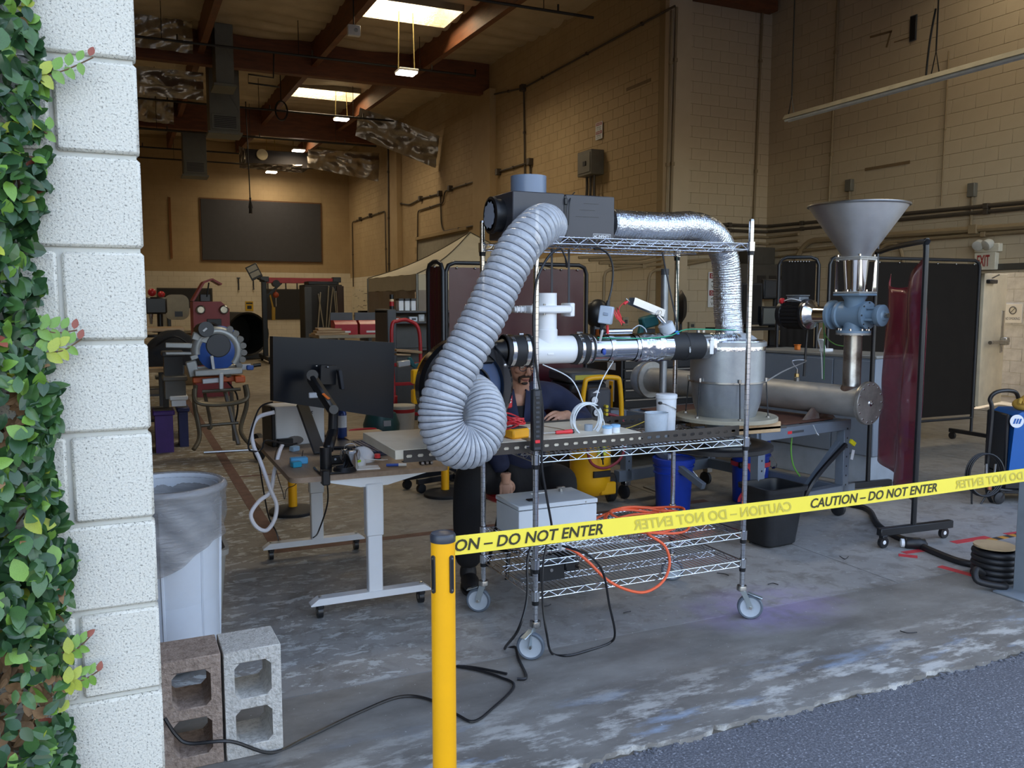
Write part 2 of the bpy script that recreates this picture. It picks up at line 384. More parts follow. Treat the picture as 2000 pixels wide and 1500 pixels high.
# crumbs of asphalt and mortar along the edge
mb = MB(); rr = random.Random(4)
for k in range(260):
    x = rr.uniform(.4, 4.6); s = rr.uniform(.004, .014); mb.sphere((x, YS-.01+rr.gauss(0, .012), -.018), s, 5, 3, (1, 1, .5))
part(asph, 'loose_gravel', mb, ac, kind='stuff', ang=0)
# floor stripes and tape
red_brown = M('worn_brown_stripe', '6d5046', .7, var=.25, scale=12); redt = M('red_floor_tape', 'c23a42', .6, var=.15, scale=20)
part(floor, 'floor_stripe', MB().box(.80, .89, 5.52, 26, 0, .0015), red_brown); part(floor, 'floor_stripe', MB().box(.80, 4.2, 5.44, 5.52, 0, .0015), red_brown)
part(floor, 'floor_stripe', MB().box(.89, 3.3, 7.97, 8.03, 0, .0014), red_brown)
def tape(p, q, w=.05, m=redt, z=.0016):
    a, b = atZ(*p), atZ(*q); return MB().bar((a.x, a.y, z/2), (b.x, b.y, z/2), w, z)
for p, q, w_ in (((1755, 1084), (1792, 1088), .06), ((1765, 1080), (1800, 1075), .05), ((1835, 1106), (1926, 1131), .055), ((1862, 1060), (1930, 1049), .06), ((1966, 1044), (1998, 1040), .06)):
    part(floor, 'red_tape', tape(p, q, w_), redt)
hb, hy = M('black_tape', '2a2a2c', .6), M('amber_tape', 'c58a2e', .6)
for p, q in (((1925, 1058), (1985, 1081)), ((1932, 1055), (1996, 1043))):
    a, b = atZ(*p), atZ(*q)
    for k in range(6):
        c, d = a.lerp(b, k/6), a.lerp(b, (k+1)/6)
        part(floor, 'hazard_tape', MB().bar((c.x, c.y, .001), (d.x, d.y, .001), .05, .0018), hb if k % 2 else hy)

# block walls: every course a row of blocks with raked joints, nearest 300 in view each a piece
def block_wall(par, o, rz, Lw, H, mat_of, skip=lambda a, b, z: False, cap=300, dep=.006):
    M4 = T(*o, rz=rz); rest = {}; cand = []; rows = int(math.ceil(H/.2)); INVP = Matrix.Identity(4)
    for j in range(rows):
        z0 = j*.2; z1 = min(H, z0+.1955); a = -.2 if j % 2 else 0.0
        while a < Lw - .02:
            a0, a1 = max(a, 0)+.0025, min(a+.4, Lw)-.0025; a += .4
            if a1-a0 < .03 or skip(a0, a1, z0): continue
            c = M4 @ Vector(((a0+a1)/2, 0, (z0+z1)/2)); px, py, k = proj(c)
            cand.append((k if (k > 0 and -20 < px < 2020 and -20 < py < 1520) else 1e6, a0, a1, z0, z1))
    cand.sort(key=lambda t: t[0]); cache = {}
    for i, (k, a0, a1, z0, z1) in enumerate(cand):
        m = mat_of(z0)
        if i < cap and k < 1e5:
            key = (round(a1-a0, 3), round(z1-z0, 3), m.name)
            if key not in cache: cache[key] = MB().box(0, a1-a0, -dep, .02, 0, z1-z0, .003).mesh('block', m)
            ob = inst(cache[key], 'block', par, M4 @ Vector((a0, 0, z0)), (0, 0, rz))
        else: rest.setdefault(m.name, (MB(), m))[0].box(a0, a1, -dep, .02, z0, z1, 0, M4)
    for mbb, m in rest.values(): part(par, 'block_courses', mbb, m, kind='stuff', ang=0)

# right wall beside the big door, with the exit door opening
DY0, DY1, DZ = 7.75, 8.72, 2.04
mb = MB(); mb.box(XR, XR+.2, 2.3, DY0, -.3, 8.2); mb.box(XR, XR+.2, DY1, YC+.2, -.3, 8.2); mb.box(XR, XR+.2, DY0, DY1, DZ, 8.2)
wr = struct('wall_right', mb, joint)
block_wall(wr, (XR, YC, 0), -R(90), YC-2.3, 7.8, lambda z: tan2, lambda a, b, z: z < DZ-.05 and a < YC-DY0 and b > YC-DY1)
ws = struct('wall_step', MB().box(X1, XR+.2, YC, YC+.2, -.3, 8.2), joint)
block_wall(ws, (X1, YC, 0), 0, XR-X1, 7.8, lambda z: tan2)
# hall wall with the roll-up door
RY0, RY1, RZ = 22.9, 27.6, 3.62
mb = MB(); mb.box(X1, X1+.2, YC+.2, RY0, -.3, 8.2); mb.box(X1, X1+.2, RY1, YB, -.3, 8.2); mb.box(X1, X1+.2, RY0, RY1, RZ, 8.2)
wh = struct('wall_hall_right', mb, joint)
hm = lambda z: cream if z < 2.5 else tan
block_wall(wh, (X1, YB, 0), -R(90), YB-YC-.2, 8.0, hm, lambda a, b, z: z < RZ-.05 and a < YB-RY0 and b > YB-RY1)
wb = struct('wall_back', MB().box(XL, X1+.2, YB, YB+.2, -.3, 8.4), joint)
block_wall(wb, (XL, YB, 0), 0, X1-XL, 8.0, lambda z: cream if z < 2.7 else tan)
wl = struct('wall_left', MB().box(XL-.2, XL, 2.3, YB+.2, -.3, 8.4), tan)
# pilasters on the hall wall
for (y0, y1, dx) in ((20.9, 22.1, .18), (29.3, 30.5, .18)):
    p = struct('trim_1', MB().box(X1-dx, X1, y0, y1, 0, 7.1), tan)
p = struct('trim_2', MB().box(X1-.02, X1+.47, YC-.12, YC, 0, 7.3), tan2)
# front wall: header over the opening and the long wall to the left (the ivy pier is its end)
block_out = ramp_mat('split_block_paint', [(.33, '77756c'), (.43, 'd4d0c3'), (.75, 'e2ded0')], .85, 210, detail=3, bump=.35, bscale=230)
mort = M('pale_mortar', 'c6c5bc', .9, var=.06, bump=.1)
wf = struct('wall_front', MB().box(-8, .035, 2.112, 2.30, -.3, 8.3), mort)
struct('wall_header', MB().box(.035, XR+8, 2.1, 2.3, 5.0, 8.3), block_out)
struct('wall_front_right', MB().box(XR, XR+8, 2.1, 2.3, -.3, 5.0), block_out)
zt = 2.123; cc = .205; cache = {}
rest = MB()
for k in range(-30, 11):
    z1 = zt - cc*k - .0055; z0 = z1 - cc + .011
    full = (k % 2 == 0 if k < 4 else k % 2 == 0); a1 = .042; first = True
    seams = [.042, -.128] if k in (0, 2, 4, 6, 8, -2, -4) else [.042, -.36]
    while seams[-1] > -8: seams.append(seams[-1]-.4)
    for s1, s0 in zip(seams, seams[1:]):
        x1 = s1 - (0 if s1 > 0 else .005); x0 = max(s0+.005, -8)
        if x1 - x0 < .02: continue
        if k >= -3 and x0 > -.9:
            b_ = .006; key = round(x1-x0, 3)
            if key not in cache: cache[key] = MB().box(0, x1-x0, 0, .06, 0, z1-z0, b_).mesh('block', block_out)
            inst(cache[key], 'block', wf, (x0, 2.1, z0))
        else: rest.box(x0, x1, 2.1, 2.13, z0, z1)
part(wf, 'block_courses', rest, block_out, kind='stuff', ang=0)

# roof: deck, girders, purlins and foil-faced insulation bays with skylight wells
kraft = ramp_mat('foil_faced_insulation', [(.3, 'b8a98c'), (.7, 'd6c8ac')], .45, 1.4, bump=.4, bscale=5, metal=.2)
kraft2 = M('bare_insulation_foil', 'a89f90', .28, .75, var=.2, scale=3, bump=.6, bscale=18)
glu = ramp_mat('glulam_timber', [(.3, '5d3722'), (.7, '7d4b2d')], .55, 2.5, stretch=(1, 1, 6), bump=.05)
mb = MB(); hole = sorted(SKYLIGHTS, key=lambda s: s[1])
GX = [-3.3, -.8, 1.8, 4.4, 6.9]; GY = [13.05, 21.45, 29.85]; edges = [XL] + GX + [XR]
ceil = struct('ceiling', MB().sheet(lambda u, v: (XL-.2+(XR+.4-XL)*u, 2.3+(YB-2.1)*v, roofz(2.3+(YB-2.1)*v)+.45), 2, 2, .05), kraft)
def bay(x0, x1, y0, y1, m=kraft, sag=.10):
    sk = [s for s in SKYLIGHTS if x0 < s[0] < x1 and y0 < s[1] < y1]
    rr = random.Random(int(x0*100+y0*7))
    def strip(xa, xb, ya, yb, hasx=True):
        if xb-xa < .05 or yb-ya < .05: return
        ny = max(2, int((yb-ya)/.15)); nx = max(2, int((xb-xa)/.3)); ph = rr.uniform(0, 6)
        def fn(u, v):
            y = ya+(yb-ya)*v; x = xa+(xb-xa)*u; t = (y % .61)/.61
            z = roofz(y)-.05 - sag*1.1*math.sin(math.pi*t)**.6*(.6+.4*math.sin(x*2.1+ph+y*1.3)) + .02*mnoise.noise((x*1.7, y*1.7, ph))
            return (x, y, z)
        part(ceil, 'insulation_batt', MB().sheet(fn, nx, ny), m, ang=60)
    if not sk: strip(x0, x1, y0, y1)
    else:
        sx, sy, a, b = sk[0]; strip(x0, x1, y0, sy-b/2); strip(x0, x1, sy+b/2, y1); strip(x0, sx-a/2, sy-b/2, sy+b/2); strip(sx+a/2, x1, sy-b/2, sy+b/2)
yy = [2.3] + GY + [YB]
for i in range(len(edges)-1):
    for j in range(len(yy)-1):
        bay(edges[i]+.06, edges[i+1]-.06, yy[j]+.1, yy[j+1]-.1, kraft)
for k, y in enumerate(GY):
    part(ceil, 'girder', MB().box(XL, X1+(.1 if k else 2.3), y-.12, y+.12, 6.98+.05*k, roofz(y)-.02, .01), glu)
for x in GX:
    for j in range(len(yy)-1):
        y0, y1 = yy[j]+(.12 if j else 0), yy[j+1]-.12
        part(ceil, 'purlin', MB().add([(x+sx*.07, y, roofz(y)+dz) for y in (y0, y1) for sx, dz in ((-1, -.62), (1, -.62), (1, .1), (-1, .1))],
             [(0,1,2,3),(7,6,5,4),(0,4,5,1),(1,5,6,2),(2,6,7,3),(3,7,4,0)]), glu)
# skylights, the unseen added ones too: foil-lined wells with a diffusing pane that carries the daylight
pane = M('skylight_pane', 'fff3cf', .4, var=0, emit=3.2)
n_ = 0
for sx, sy, a, b in SKYLIGHTS:
    n_ += 1; z = roofz(sy); mb = MB()
    wdo = struct('window_%d' % n_, MB().box(sx-a/2-.05, sx+a/2+.05, sy-b/2-.05, sy+b/2+.05, z+.42, z+.44), M('skylight_curb', 'b9ab8c', .6))
    for q in ((sx-a/2, sx-a/2+.02, sy-b/2, sy+b/2), (sx+a/2-.02, sx+a/2, sy-b/2, sy+b/2), (sx-a/2, sx+a/2, sy-b/2, sy-b/2+.02), (sx-a/2, sx+a/2, sy+b/2-.02, sy+b/2)):
        part(wdo, 'light_well_lining', MB().box(*q, z-.22, z+.42), kraft2)
    part(wdo, 'pane', MB().box(sx-a/2+.03, sx-.02, sy-b/2+.03, sy+b/2-.03, z+.36, z+.38), pane); part(wdo, 'pane', MB().box(sx+.02, sx+a/2-.03, sy-b/2+.03, sy+b/2-.03, z+.36, z+.38), pane)
    part(wdo, 'glazing_bar', MB().box(sx-.02, sx+.02, sy-b/2, sy+b/2, z+.34, z+.40), M('skylight_curb', 'b9ab8c', .6))
# loose foil hanging below the girders
def flap(nm, label, pts, seed):
    a, b, c, d = [Vector(p) for p in pts]; o = (a+b+c+d)/4
    def fn(u, v):
        p = a.lerp(b, u).lerp(d.lerp(c, u), v); k = mnoise.noise((u*6+seed, v*5, seed)); k2 = mnoise.noise((u*20+seed, v*3, seed+5))
        return p + Vector((0, .10*k+.03*k2, .12*k*(1-abs(2*v-1))+.02*k2))
    solo(nm, MB().sheet(fn, 40, 14, .004), kraft2, label, 'foil', o, ang=70)
flap('foil_flap', 'torn silver insulation foil sagging below the ceiling by the right wall', [(6.6, 25.6, 7.35), (8.9, 25.0, 6.6), (8.9, 25.4, 5.7), (6.5, 25.8, 6.55)], 3)
flap('foil_flap', 'loose silver foil hung along the back girder near the far corner', [(6.1, 31.0, 6.95), (8.7, 31.0, 7.0), (8.7, 31.2, 6.0), (6.1, 31.2, 6.35)], 9)
flap('foil_flap', 'crinkled bright foil blanket behind the concrete block pier, under the ceiling', [(-.3, 20.8, 7.9), (1.6, 20.8, 7.85), (1.6, 20.9, 7.12), (-.3, 20.9, 7.15)], 17)
flap('foil_flap', 'smaller foil blanket hanging lower down behind the first girder at left', [(-.2, 28.9, 8.05), (1.6, 28.9, 8.0), (1.6, 29.2, 7.1), (-.2, 29.2, 7.15)], 23)
flap('foil_flap', 'dark foil strip hanging below the first girder at left', [(-.3, 22.0, 7.0), (1.9, 22.0, 7.0), (1.9, 22.2, 6.4), (-.3, 22.2, 6.4)], 29)

# the exit doorway: frame, open leaf, block wall across the alley
dr = struct('door_1', MB().box(XR-.03, XR+.23, DY0-.06, DY0, 0, DZ+.06, .005).box(XR-.03, XR+.23, DY1, DY1+.06, 0, DZ+.06, .005).box(XR-.03, XR+.23, DY0-.06, DY1+.06, DZ, DZ+.09, .005), M('dark_door_frame', '4a4640', .5))
leafm = M('scuffed_door_paint', 'cfc6b0', .5, var=.14, scale=3, bump=.05)
LM = T(XR+.2, DY1-.03, 0, rz=R(17)); part(dr, 'door_leaf', MB().box(0, .92, -.025, .025, .02, DZ-.03, .004, LM), leafm)
part(dr, 'push_bar', MB().cyl(LM @ Vector((.10, -.11, .98)), LM @ Vector((.84, -.11, .98)), .028, n=10).box(.74, .88, -.12, -.025, .92, 1.04, .01, LM), STEEL)
part(dr, 'door_closer', MB().box(.06, .36, -.085, -.025, 1.86, 1.92, .01, LM).bar(LM @ Vector((.2, -.06, 1.94)), (XR+.18, DY1-.3, 1.98), .02, .01), BLACKM)
part(dr, 'latch_plate', MB().box(.76, .86, -.031, -.025, .80, 1.45, .002, LM), STEEL)
ya = 8.95
wa = struct('wall_alley', MB().box(XR+2.2, XR+2.4, 2.3, 12, -.3, 3.4), mort)
ag = ramp_mat('grey_alley_block', [(.35, 'b9bcc2'), (.65, 'd2d5da')], .85, 6, bump=.3)
block_wall(wa, (XR+2.2, 12, 0), -R(90), 9.7, 3.4, lambda z: ag, cap=120)
struct('alley_ground', MB().box(XR+.2, XR+8, 2.3, 16, -.3, -.02), conc, ang=0)
sy_ = atX(1978, 612, XR+2.17).y; sz_ = atX(1978, 612, XR+2.17).z; mb = MB(); mb.box(XR+2.17, XR+2.195, sy_-.16, sy_+.16, sz_-.16, sz_+.16, .003)
ns = thing('no_smoking_sign', 'small white sign on the grey block wall seen through the open exit door', 'sign', (XR+2.19, sy_, sz_))
part(ns, 'sign_plate', mb, WHITEM)
mb = MB(); mb.tube([(XR+2.165, sy_+.06*math.cos(a), sz_+.05+.06*math.sin(a)) for a in [k*math.pi/12 for k in range(24)]], .008, 6, closed=True); mb.bar((XR+2.165, sy_+.04, sz_+.01), (XR+2.165, sy_-.04, sz_+.09), .012, .004)
text(mb, 'NO SMOKING', (XR+2.165, sy_+.13, sz_-.11), (0, -.26, 0), (0, 0, .045)); part(ns, 'lettering', mb, M('sign_grey', '55585c', .6))
# roll-up door in the hall wall
rd = struct('door_2', MB().box(X1+.02, X1+.10, RY0, RY1, 2.5, RZ, .005), M('roll_door_housing', '9a9484', .5))
for k in range(24): part(rd, 'door_rib', MB().box(X1+.05+(.02 if k % 2 else 0), X1+.14, RY0+k*(RY1-RY0)/24, RY0+(k+1)*(RY1-RY0)/24-.01, 0, 2.5, .006), M('roll_door_rib', '6c6a62', .45))
part(rd, 'door_jamb', MB().box(X1-.08, X1+.02, RY1-.25, RY1, 0, 2.48, .01), M('orange_jamb', 'b8481f', .5)); part(rd, 'door_jamb', MB().box(X1-.08, X1+.02, RY0, RY0+.2, 0, 2.5, .01), M('orange_jamb', 'b8481f', .5))
part(rd, 'door_head', MB().box(X1-.08, X1+.02, RY0, RY1, RZ, RZ+.1, .01), joint)
# buildings across the yard (what the shiny metal mirrors)
opp = struct('wall_opposite', MB().box(-30, 40, -28, -27, -.3, 5.5), M('opposite_stucco', 'cdbd9f', .8, var=.08, scale=.6))
for k in range(6): part(opp, 'roller_door', MB().box(-24+k*11, -20+k*11, -27.02, -26.9, 0, 3.6, .01), M('opposite_door', '8a8d90', .5))
# ------------------------------------------------------------------ ivy on the pier
LEAFM = [M('leaf_dark', '2c4a2a', .3, var=.25, scale=30), M('leaf_mid', '3f6230', .3, var=.25, scale=30), M('leaf_fresh', '6f9638', .4, var=.2, scale=30), M('leaf_yellow', 'a3ac3c', .45, var=.2, scale=30), M('leaf_red', '8f4a38', .5, var=.2, scale=30), M('leaf_dry', '8a6a48', .7, var=.3, scale=30)]
def leaf_geo(wd=.6, fold=.18, curl=.12):
    ts = [0, .18, .42, .7, .9, 1.0]; ws = [.06, .72, 1.0, .78, .36, .02]
    vs = []; fs = []
    for t, q in zip(ts, ws):
        z = -curl*t*t
        vs += [(-wd/2*q, t-.5, z+fold*q*wd/2), (0, t-.5, z), (wd/2*q, t-.5, z+fold*q*wd/2)]
    for i in range(5):
        a = i*3; fs += [(a, a+1, a+4, a+3), (a+1, a+2, a+5, a+4)]
    return vs, fs
LG = [leaf_geo(.62, .2, .12), leaf_geo(.55, .35, .2), leaf_geo(.7, .1, .05)]
lmesh = {}
for gi, (v, f) in enumerate(LG):
    for mi in range(6):
        b = MB(); b.add(v, f); lmesh[gi, mi] = b.mesh('leaf', LEAFM[mi])
ivy = thing('climbing_fig', 'dense green climbing fig covering the left edge of the block pier', 'climbing plant', (-.5, 2.05, 0))
edge = [(-400, 55), (0, 58), (60, 78), (130, 92), (220, 92), (300, 98), (380, 98), (440, 78), (500, 72), (560, 85), (620, 82), (690, 100), (760, 122), (850, 118), (930, 112), (1000, 125), (1080, 148), (1160, 145), (1240, 130), (1320, 140), (1400, 135), (1500, 148), (2200, 150)]
def edge_px(y):
    for (a, x0), (b, x1) in zip(edge, edge[1:]):
        if a <= y <= b: return x0+(x1-x0)*(y-a)/(b-a)
    return 100
rr = random.Random(5); leaves = []
while len(leaves) < 11500:
    x = rr.uniform(-.72, -.05); z = rr.uniform(0.02, 2.75); px, py, _ = proj((x, 2.04, z)); e = edge_px(py)
    if px > e - 6: continue
    inner = min(1, (e-px)/90); y = 2.085 - rr.random()**.8*(.03+.11*inner)
    dry = mnoise.noise((x*5+3, z*3.3, 7)); c = rr.random()
    if dry > .32 and rr.random() < .75: mi = 5; y = 2.085-rr.random()*.05
    elif c < .45: mi = 0
    elif c < .80: mi = 1
    elif c < .925: mi = 2
    elif c < .955: mi = 3
    elif c < .958: mi = 4
    else: mi = 5 if rr.random() < .5 else 1
    s = rr.uniform(.028, .053)*(.8 if mi == 5 else 1)
    rot = Matrix.Rotation(rr.uniform(0, 6.28) if rr.random() < .4 else math.pi + rr.gauss(0, .9), 4, 'Z')
    tilt = Matrix.Rotation(R(90)+rr.gauss(-.35, .38), 4, 'X') ; yaw = Matrix.Rotation(rr.gauss(0.1, .5), 4, 'Z')
    leaves.append((y, (px, py), Matrix.Translation((x, y, z)) @ yaw @ tilt @ rot @ Matrix.Scale(s, 4), rr.randrange(3), mi))
# sprigs reaching over the blocks
sprigs = [((72, 152), (182, 112), 5), ((90, 690), (160, 662), 4), ((70, 640), (150, 645), 4), ((120, 1275), (177, 1242), 4), ((120, 1330), (196, 1308), 5), ((80, 250), (100, 258), 1)]
stem = MB(); rr = random.Random(8)
for (p, q, n) in sprigs:
    a, b = at(*p, 2.05), at(*q, 2.075); mid = a.lerp(b, .5)+Vector((0, -.012, -.008)); pts = cr([a, mid, b], 6); stem.tube(pts, .0016, 5)
    for k in range(n):
        t = (k+.6)/n; c = a.lerp(b, t); mi = 4 if t > .78 else (3 if rr.random() < .35 else 2)
        s = .036*(1.1-.5*t)
        for sd in (-1, 1) if t < .8 else (1,):
            ang = math.pi/2 - sd*1.0
            Mx = Matrix.Translation(c + Vector((.006, -.012, sd*.014))) @ Matrix.Rotation(R(90)-.15, 4, 'X') @ Matrix.Rotation(rr.gauss(0, .25) + (0 if sd > 0 else math.pi) - .5*sd, 4, 'Z') @ Matrix.Scale(s, 4)
            leaves.append((1.0, proj(c)[:2], Mx, 0, mi))
vis = sorted([l for l in leaves if -30 < l[1][0] < 260 and -30 < l[1][1] < 1530], key=lambda l: l[0]); big = set(id(l) for l in vis[:300])
rest = {}
IR = INV[ivy.name]
for l in leaves:
    if id(l) in big:
        ob = bpy.data.objects.new('leaf', lmesh[l[3], l[4]]); COL.objects.link(ob); ob.parent = ivy; ob.matrix_local = IR @ l[2]
    else: rest.setdefault(l[4], MB()).add(*LG[l[3]], l[2])
for mi, mb in rest.items(): part(ivy, 'foliage', mb, LEAFM[mi], kind='stuff', ang=0)
for k in range(70):
    x = rr.uniform(-1.1, -.2); z = rr.uniform(0, 2.3); p = Vector((x, 2.085, z)); pts = [p]
    for j in range(7):
        p = p + Vector((rr.gauss(.01, .03), 0, rr.uniform(.02, .08))); p.y = 2.085-rr.random()*.02
        if proj(p)[0] > edge_px(proj(p)[1])-4: break
        pts.append(p)
    if len(pts) > 2: stem.tube(cr(pts, 3), rr.uniform(.0015, .004), 5)
part(ivy, 'stems', stem, M('vine_stem', '6b5138', .8, var=.2))

# ------------------------------------------------------------------ stanchions and caution tape
def stanchion(loc, label, group='yellow belt stanchions'):
    o = thing('belt_stanchion', label, 'stanchion', loc, 0, group); x, y, g = loc
    part(o, 'base', MB().lathe([(0, g), (.172, g), (.178, g+.008), (.178, g+.022), (.168, g+.03), (.06, g+.048), (.036, g+.05)], 40, T(x, y, 0)), RUBBER)
    part(o, 'post', MB().lathe([(.0325, g+.045), (.0325, g+.99)], 40, T(x, y, 0), True), YEL)
    part(o, 'cap', MB().lathe([(.034, g+.984), (.0345, g+1.0), (.031, g+1.006), (.028, g+1.004), (0, g+1.004)], 40, T(x, y, 0)), M('cap_plastic', '30353f', .35, var=.1))
    for k in range(4):
        a = R(-68.6+90*k); Mx = T(x, y, g+.90, rz=a)
        mb = MB()
        pr = [(.0065*math.cos(t), .0065*math.sin(t)+(.045 if math.sin(t) > 0 else -.045)) for t in [i*2*math.pi/16 for i in range(16)]]
        Mz = Mx @ Matrix(((0, 0, 1, 0), (1, 0, 0, 0), (0, 1, 0, 0), (0, 0, 0, 1)))
        mb.prism(pr, .030, .0365, Mz); sl = part(o, 'belt_slot', mb, M('slot_plastic', '2b2d31', .4, var=.1))
        part(sl, 'groove', MB().box(.0362, .0372, -.0025, .0025, -.038, .038, 0, Mx), BLACK)
        for s in (-1, 1): part(sl, 'screw', MB().lathe_ax(Mx @ Vector((.0362, 0, s*.043)), Mx.to_3x3() @ Vector((1, 0, 0)), [(0, .002), (.0022, .0018), (.0024, 0)], 10), STEEL)
    return o
S1 = stanchion((.745, 2.093, -.02), 'yellow post with black cap holding the caution tape, nearest the camera')
s2p = (4.05, 2.20, -.02)
ta, tb = Vector((.779, 2.098, .945)), Vector((4.02, 2.196, .921))
stanchion(s2p, 'yellow post at the far right end of the caution tape, outside the view')
tp = thing('caution_tape', 'yellow belt printed CAUTION DO NOT ENTER stretched across the doorway', 'caution tape', ta)
td = (tb-ta).normalized(); tn = Vector((td.y, -td.x, 0)).normalized(); tu = td.cross(tn)*-1
tu = Vector((0, 0, 1)); hw = .0265
def tpos(s, v, off): return ta + td*s + tu*v + tn*off
L_ = (tb-ta).length
mb = MB(); n = 60
mb.sheet(lambda u, v: tpos(u*L_, (v-.5)*2*hw, .0006+.002*math.sin(u*23)*math.sin(u*7)*(v-.5)) - Vector((0, 0, .012*math.sin(math.pi*u))), n, 2, .0012)
part(tp, 'belt', mb, TAPEY)
def tape_s(px):                                  # distance along the belt where a pixel column meets it
    best = min(range(0, 3300), key=lambda k: abs(proj(ta+td*(k*.001))[0]-px)); return best*.001
inkb, inkf = M('tape_ink', '33301a', .6, var=0), M('tape_ink_through', 'c9b84a', .5, var=0)
def letter(s, x0, x1, m, nm, mirror=False, sh=.18):
    s0, s1 = tape_s(x0), tape_s(x1); z0, z1 = -.0165, .0165
    vs, fs = text_mesh(s, .02, sh); mbt = MB(); P = []
    for a, b in vs:
        sx = s1+(s0-s1)*a if mirror else s0+(s1-s0)*a
        P.append(tpos(sx, z0+(z1-z0)*b, .0022) - Vector((0, 0, .012*math.sin(math.pi*sx/L_))))
    mbt.add(P, fs); part(tp, nm, mbt, m, ang=0)
letter('ON – DO NOT ENTER', 888, 1178, inkb, 'lettering'); letter('CAUTION – DO NOT ENTER', 1238, 1545, inkf, 'reverse_lettering', True)
letter('CAUTION – DO NOT ENTER', 1583, 1830, inkb, 'lettering'); letter('CAUTION – DO NOT ENTER', 1866, 2090, inkf, 'reverse_lettering', True)
part(tp, 'belt_clip', MB().cbox(tpos(L_-.004, 0, 0), .012, .012, .06, .003), BLACK)
for k, (px, py, lab) in enumerate(((540, 1003, 'yellow stanchion with black base standing behind the white desk legs'), (868, 966, 'yellow stanchion on a black base half hidden behind the clear hose'))):
    p = atZ(px, py); stanchion((p.x+.12 if k == 0 else p.x+.0, p.y-.02, 0), lab)

# ------------------------------------------------------------------ concrete blocks, bins, cord at the lower left
def hollow_block(name, label, x0, y0, m, rz):
    W, D, H = .193, .19, .392; t = .034; mt = .04
    o = thing(name, label, 'concrete block', (x0+W/2, y0+D/2, 0), rz, None)
    mb = MB(); mb.box(-W/2, -W/2+t, -D/2, D/2, .02, H-.02, 0); mb.box(W/2-t, W/2, -D/2, D/2, .02, H-.02, 0)
    for z0, z1 in ((0, .045), (H/2-mt/2, H/2+mt/2), (H-.047, H)): mb.box(-W/2-.0006, W/2+.0006, -D/2-.0006, D/2+.0006, z0, z1, .003)
    fl = .018
    for za, zb in ((.045, H/2-mt/2), (H/2+mt/2, H-.047)):
        for sx in (-1, 1):
            for z, sz in ((za, 1), (zb, -1)):
                x = sx*(W/2-t); mb.add([(x, -D/2+.001, z), (x-sx*fl, -D/2+.001, z), (x, -D/2+.001, z+sz*fl), (x, D/2-.001, z), (x-sx*fl, D/2-.001, z), (x, D/2-.001, z+sz*fl)], [(0, 1, 2), (3, 5, 4), (0, 3, 4, 1), (1, 4, 5, 2), (2, 5, 3, 0)])
    ob = part(o, 'block_shell', mb, m, local=True); return o
bm1 = ramp_mat('grey_block', [(.3, 'a5a29b'), (.5, 'cbc8c1'), (.8, 'd9d7d1')], .9, 60, bump=.6, bscale=120)
bm2 = ramp_mat('brown_block', [(.3, '857468'), (.55, 'a99688'), (.8, 'b8a698')], .9, 50, bump=.6, bscale=120)
hollow_block('concrete_block', 'grey hollow concrete block standing on end beside the brown one', .256, 2.985, bm1, R(1.5))
hollow_block('concrete_block', 'brown hollow concrete block standing on end against the pier', .055, 2.985, bm2, R(.5))
# white bin with liner
c = (.125, 3.92); o = thing('trash_barrel', 'tall white round bin with a clear plastic liner behind the blocks', 'trash bin', (*c, 0))
zr = 0.80
prof = [(0, .012), (.15, .012), (.188, .04), (.20, .08), (.222, zr-.05), (.224, zr-.005)]
mb = MB(); nn = 48; pr2 = prof + [(.214, zr-.005), (.205, .1), (0, .06)]
mb.lathe(pr2, nn, T(*c, 0)); part(o, 'barrel', mb, M('barrel_white', 'd5dbe4', .35, var=.04))
part(o, 'rolled_rim', MB().tube([(c[0]+.236*math.cos(a), c[1]+.236*math.sin(a), zr) for a in [k*2*math.pi/48 for k in range(48)]], .017, 10, closed=True), M('barrel_white', 'd5dbe4', .35))
for k in range(8):
    a = R(-150+k*45+6); part(o, 'panel_rib', MB().bar((c[0]+.202*math.cos(a), c[1]+.202*math.sin(a), .1), (c[0]+.2235*math.cos(a), c[1]+.2235*math.sin(a), zr-.06), .012, .006, .002), M('barrel_white', 'd5dbe4', .35))
lin_m = M('clear_grey_liner', '9a9795', .12, var=.15, scale=9, bump=.8, bscale=12, stretch=(1, 1, 4.5))
def see_through(m, f):
    n = m.node_tree.nodes; L = m.node_tree.links; b = n['Principled BSDF']; t = n.new('ShaderNodeBsdfTransparent'); x = n.new('ShaderNodeMixShader'); x.inputs[0].default_value = f
    out = n['Material Output']; L.new(b.outputs[0], x.inputs[1]); L.new(t.outputs[0], x.inputs[2]); L.new(x.outputs[0], out.inputs[0]); return m
see_through(lin_m, .42)
def liner(u, v):
    a = 2*math.pi*u; low = .53 + .10*math.cos(a-R(20)) + .012*math.sin(5*a)
    if v < .35:                                   # inside
        t = v/.35; z = .30+(zr-.02-.30)*t; r = .19+.022*t + .012*mnoise.noise((math.cos(a)*3, math.sin(a)*3, z*6))
    elif v < .5:
        t = (v-.35)/.15; r = .222+.036*t; z = zr+.021*math.sin(math.pi*(.1+.9*t))
    else:
        t = (v-.5)/.5; z = zr-.004-(zr-low)*t
        r = .258-.016*min(1, t*3)+.006*mnoise.noise((a*2.2+z*9, z*5, 2)) + .007*math.sin(a*9+z*40)*min(1, t*4)
    return (c[0]+r*math.cos(a), c[1]+r*math.sin(a), z)
part(o, 'liner', MB().sheet(liner, 90, 40), lin_m, 'clear plastic bag folded over the rim', ang=80)
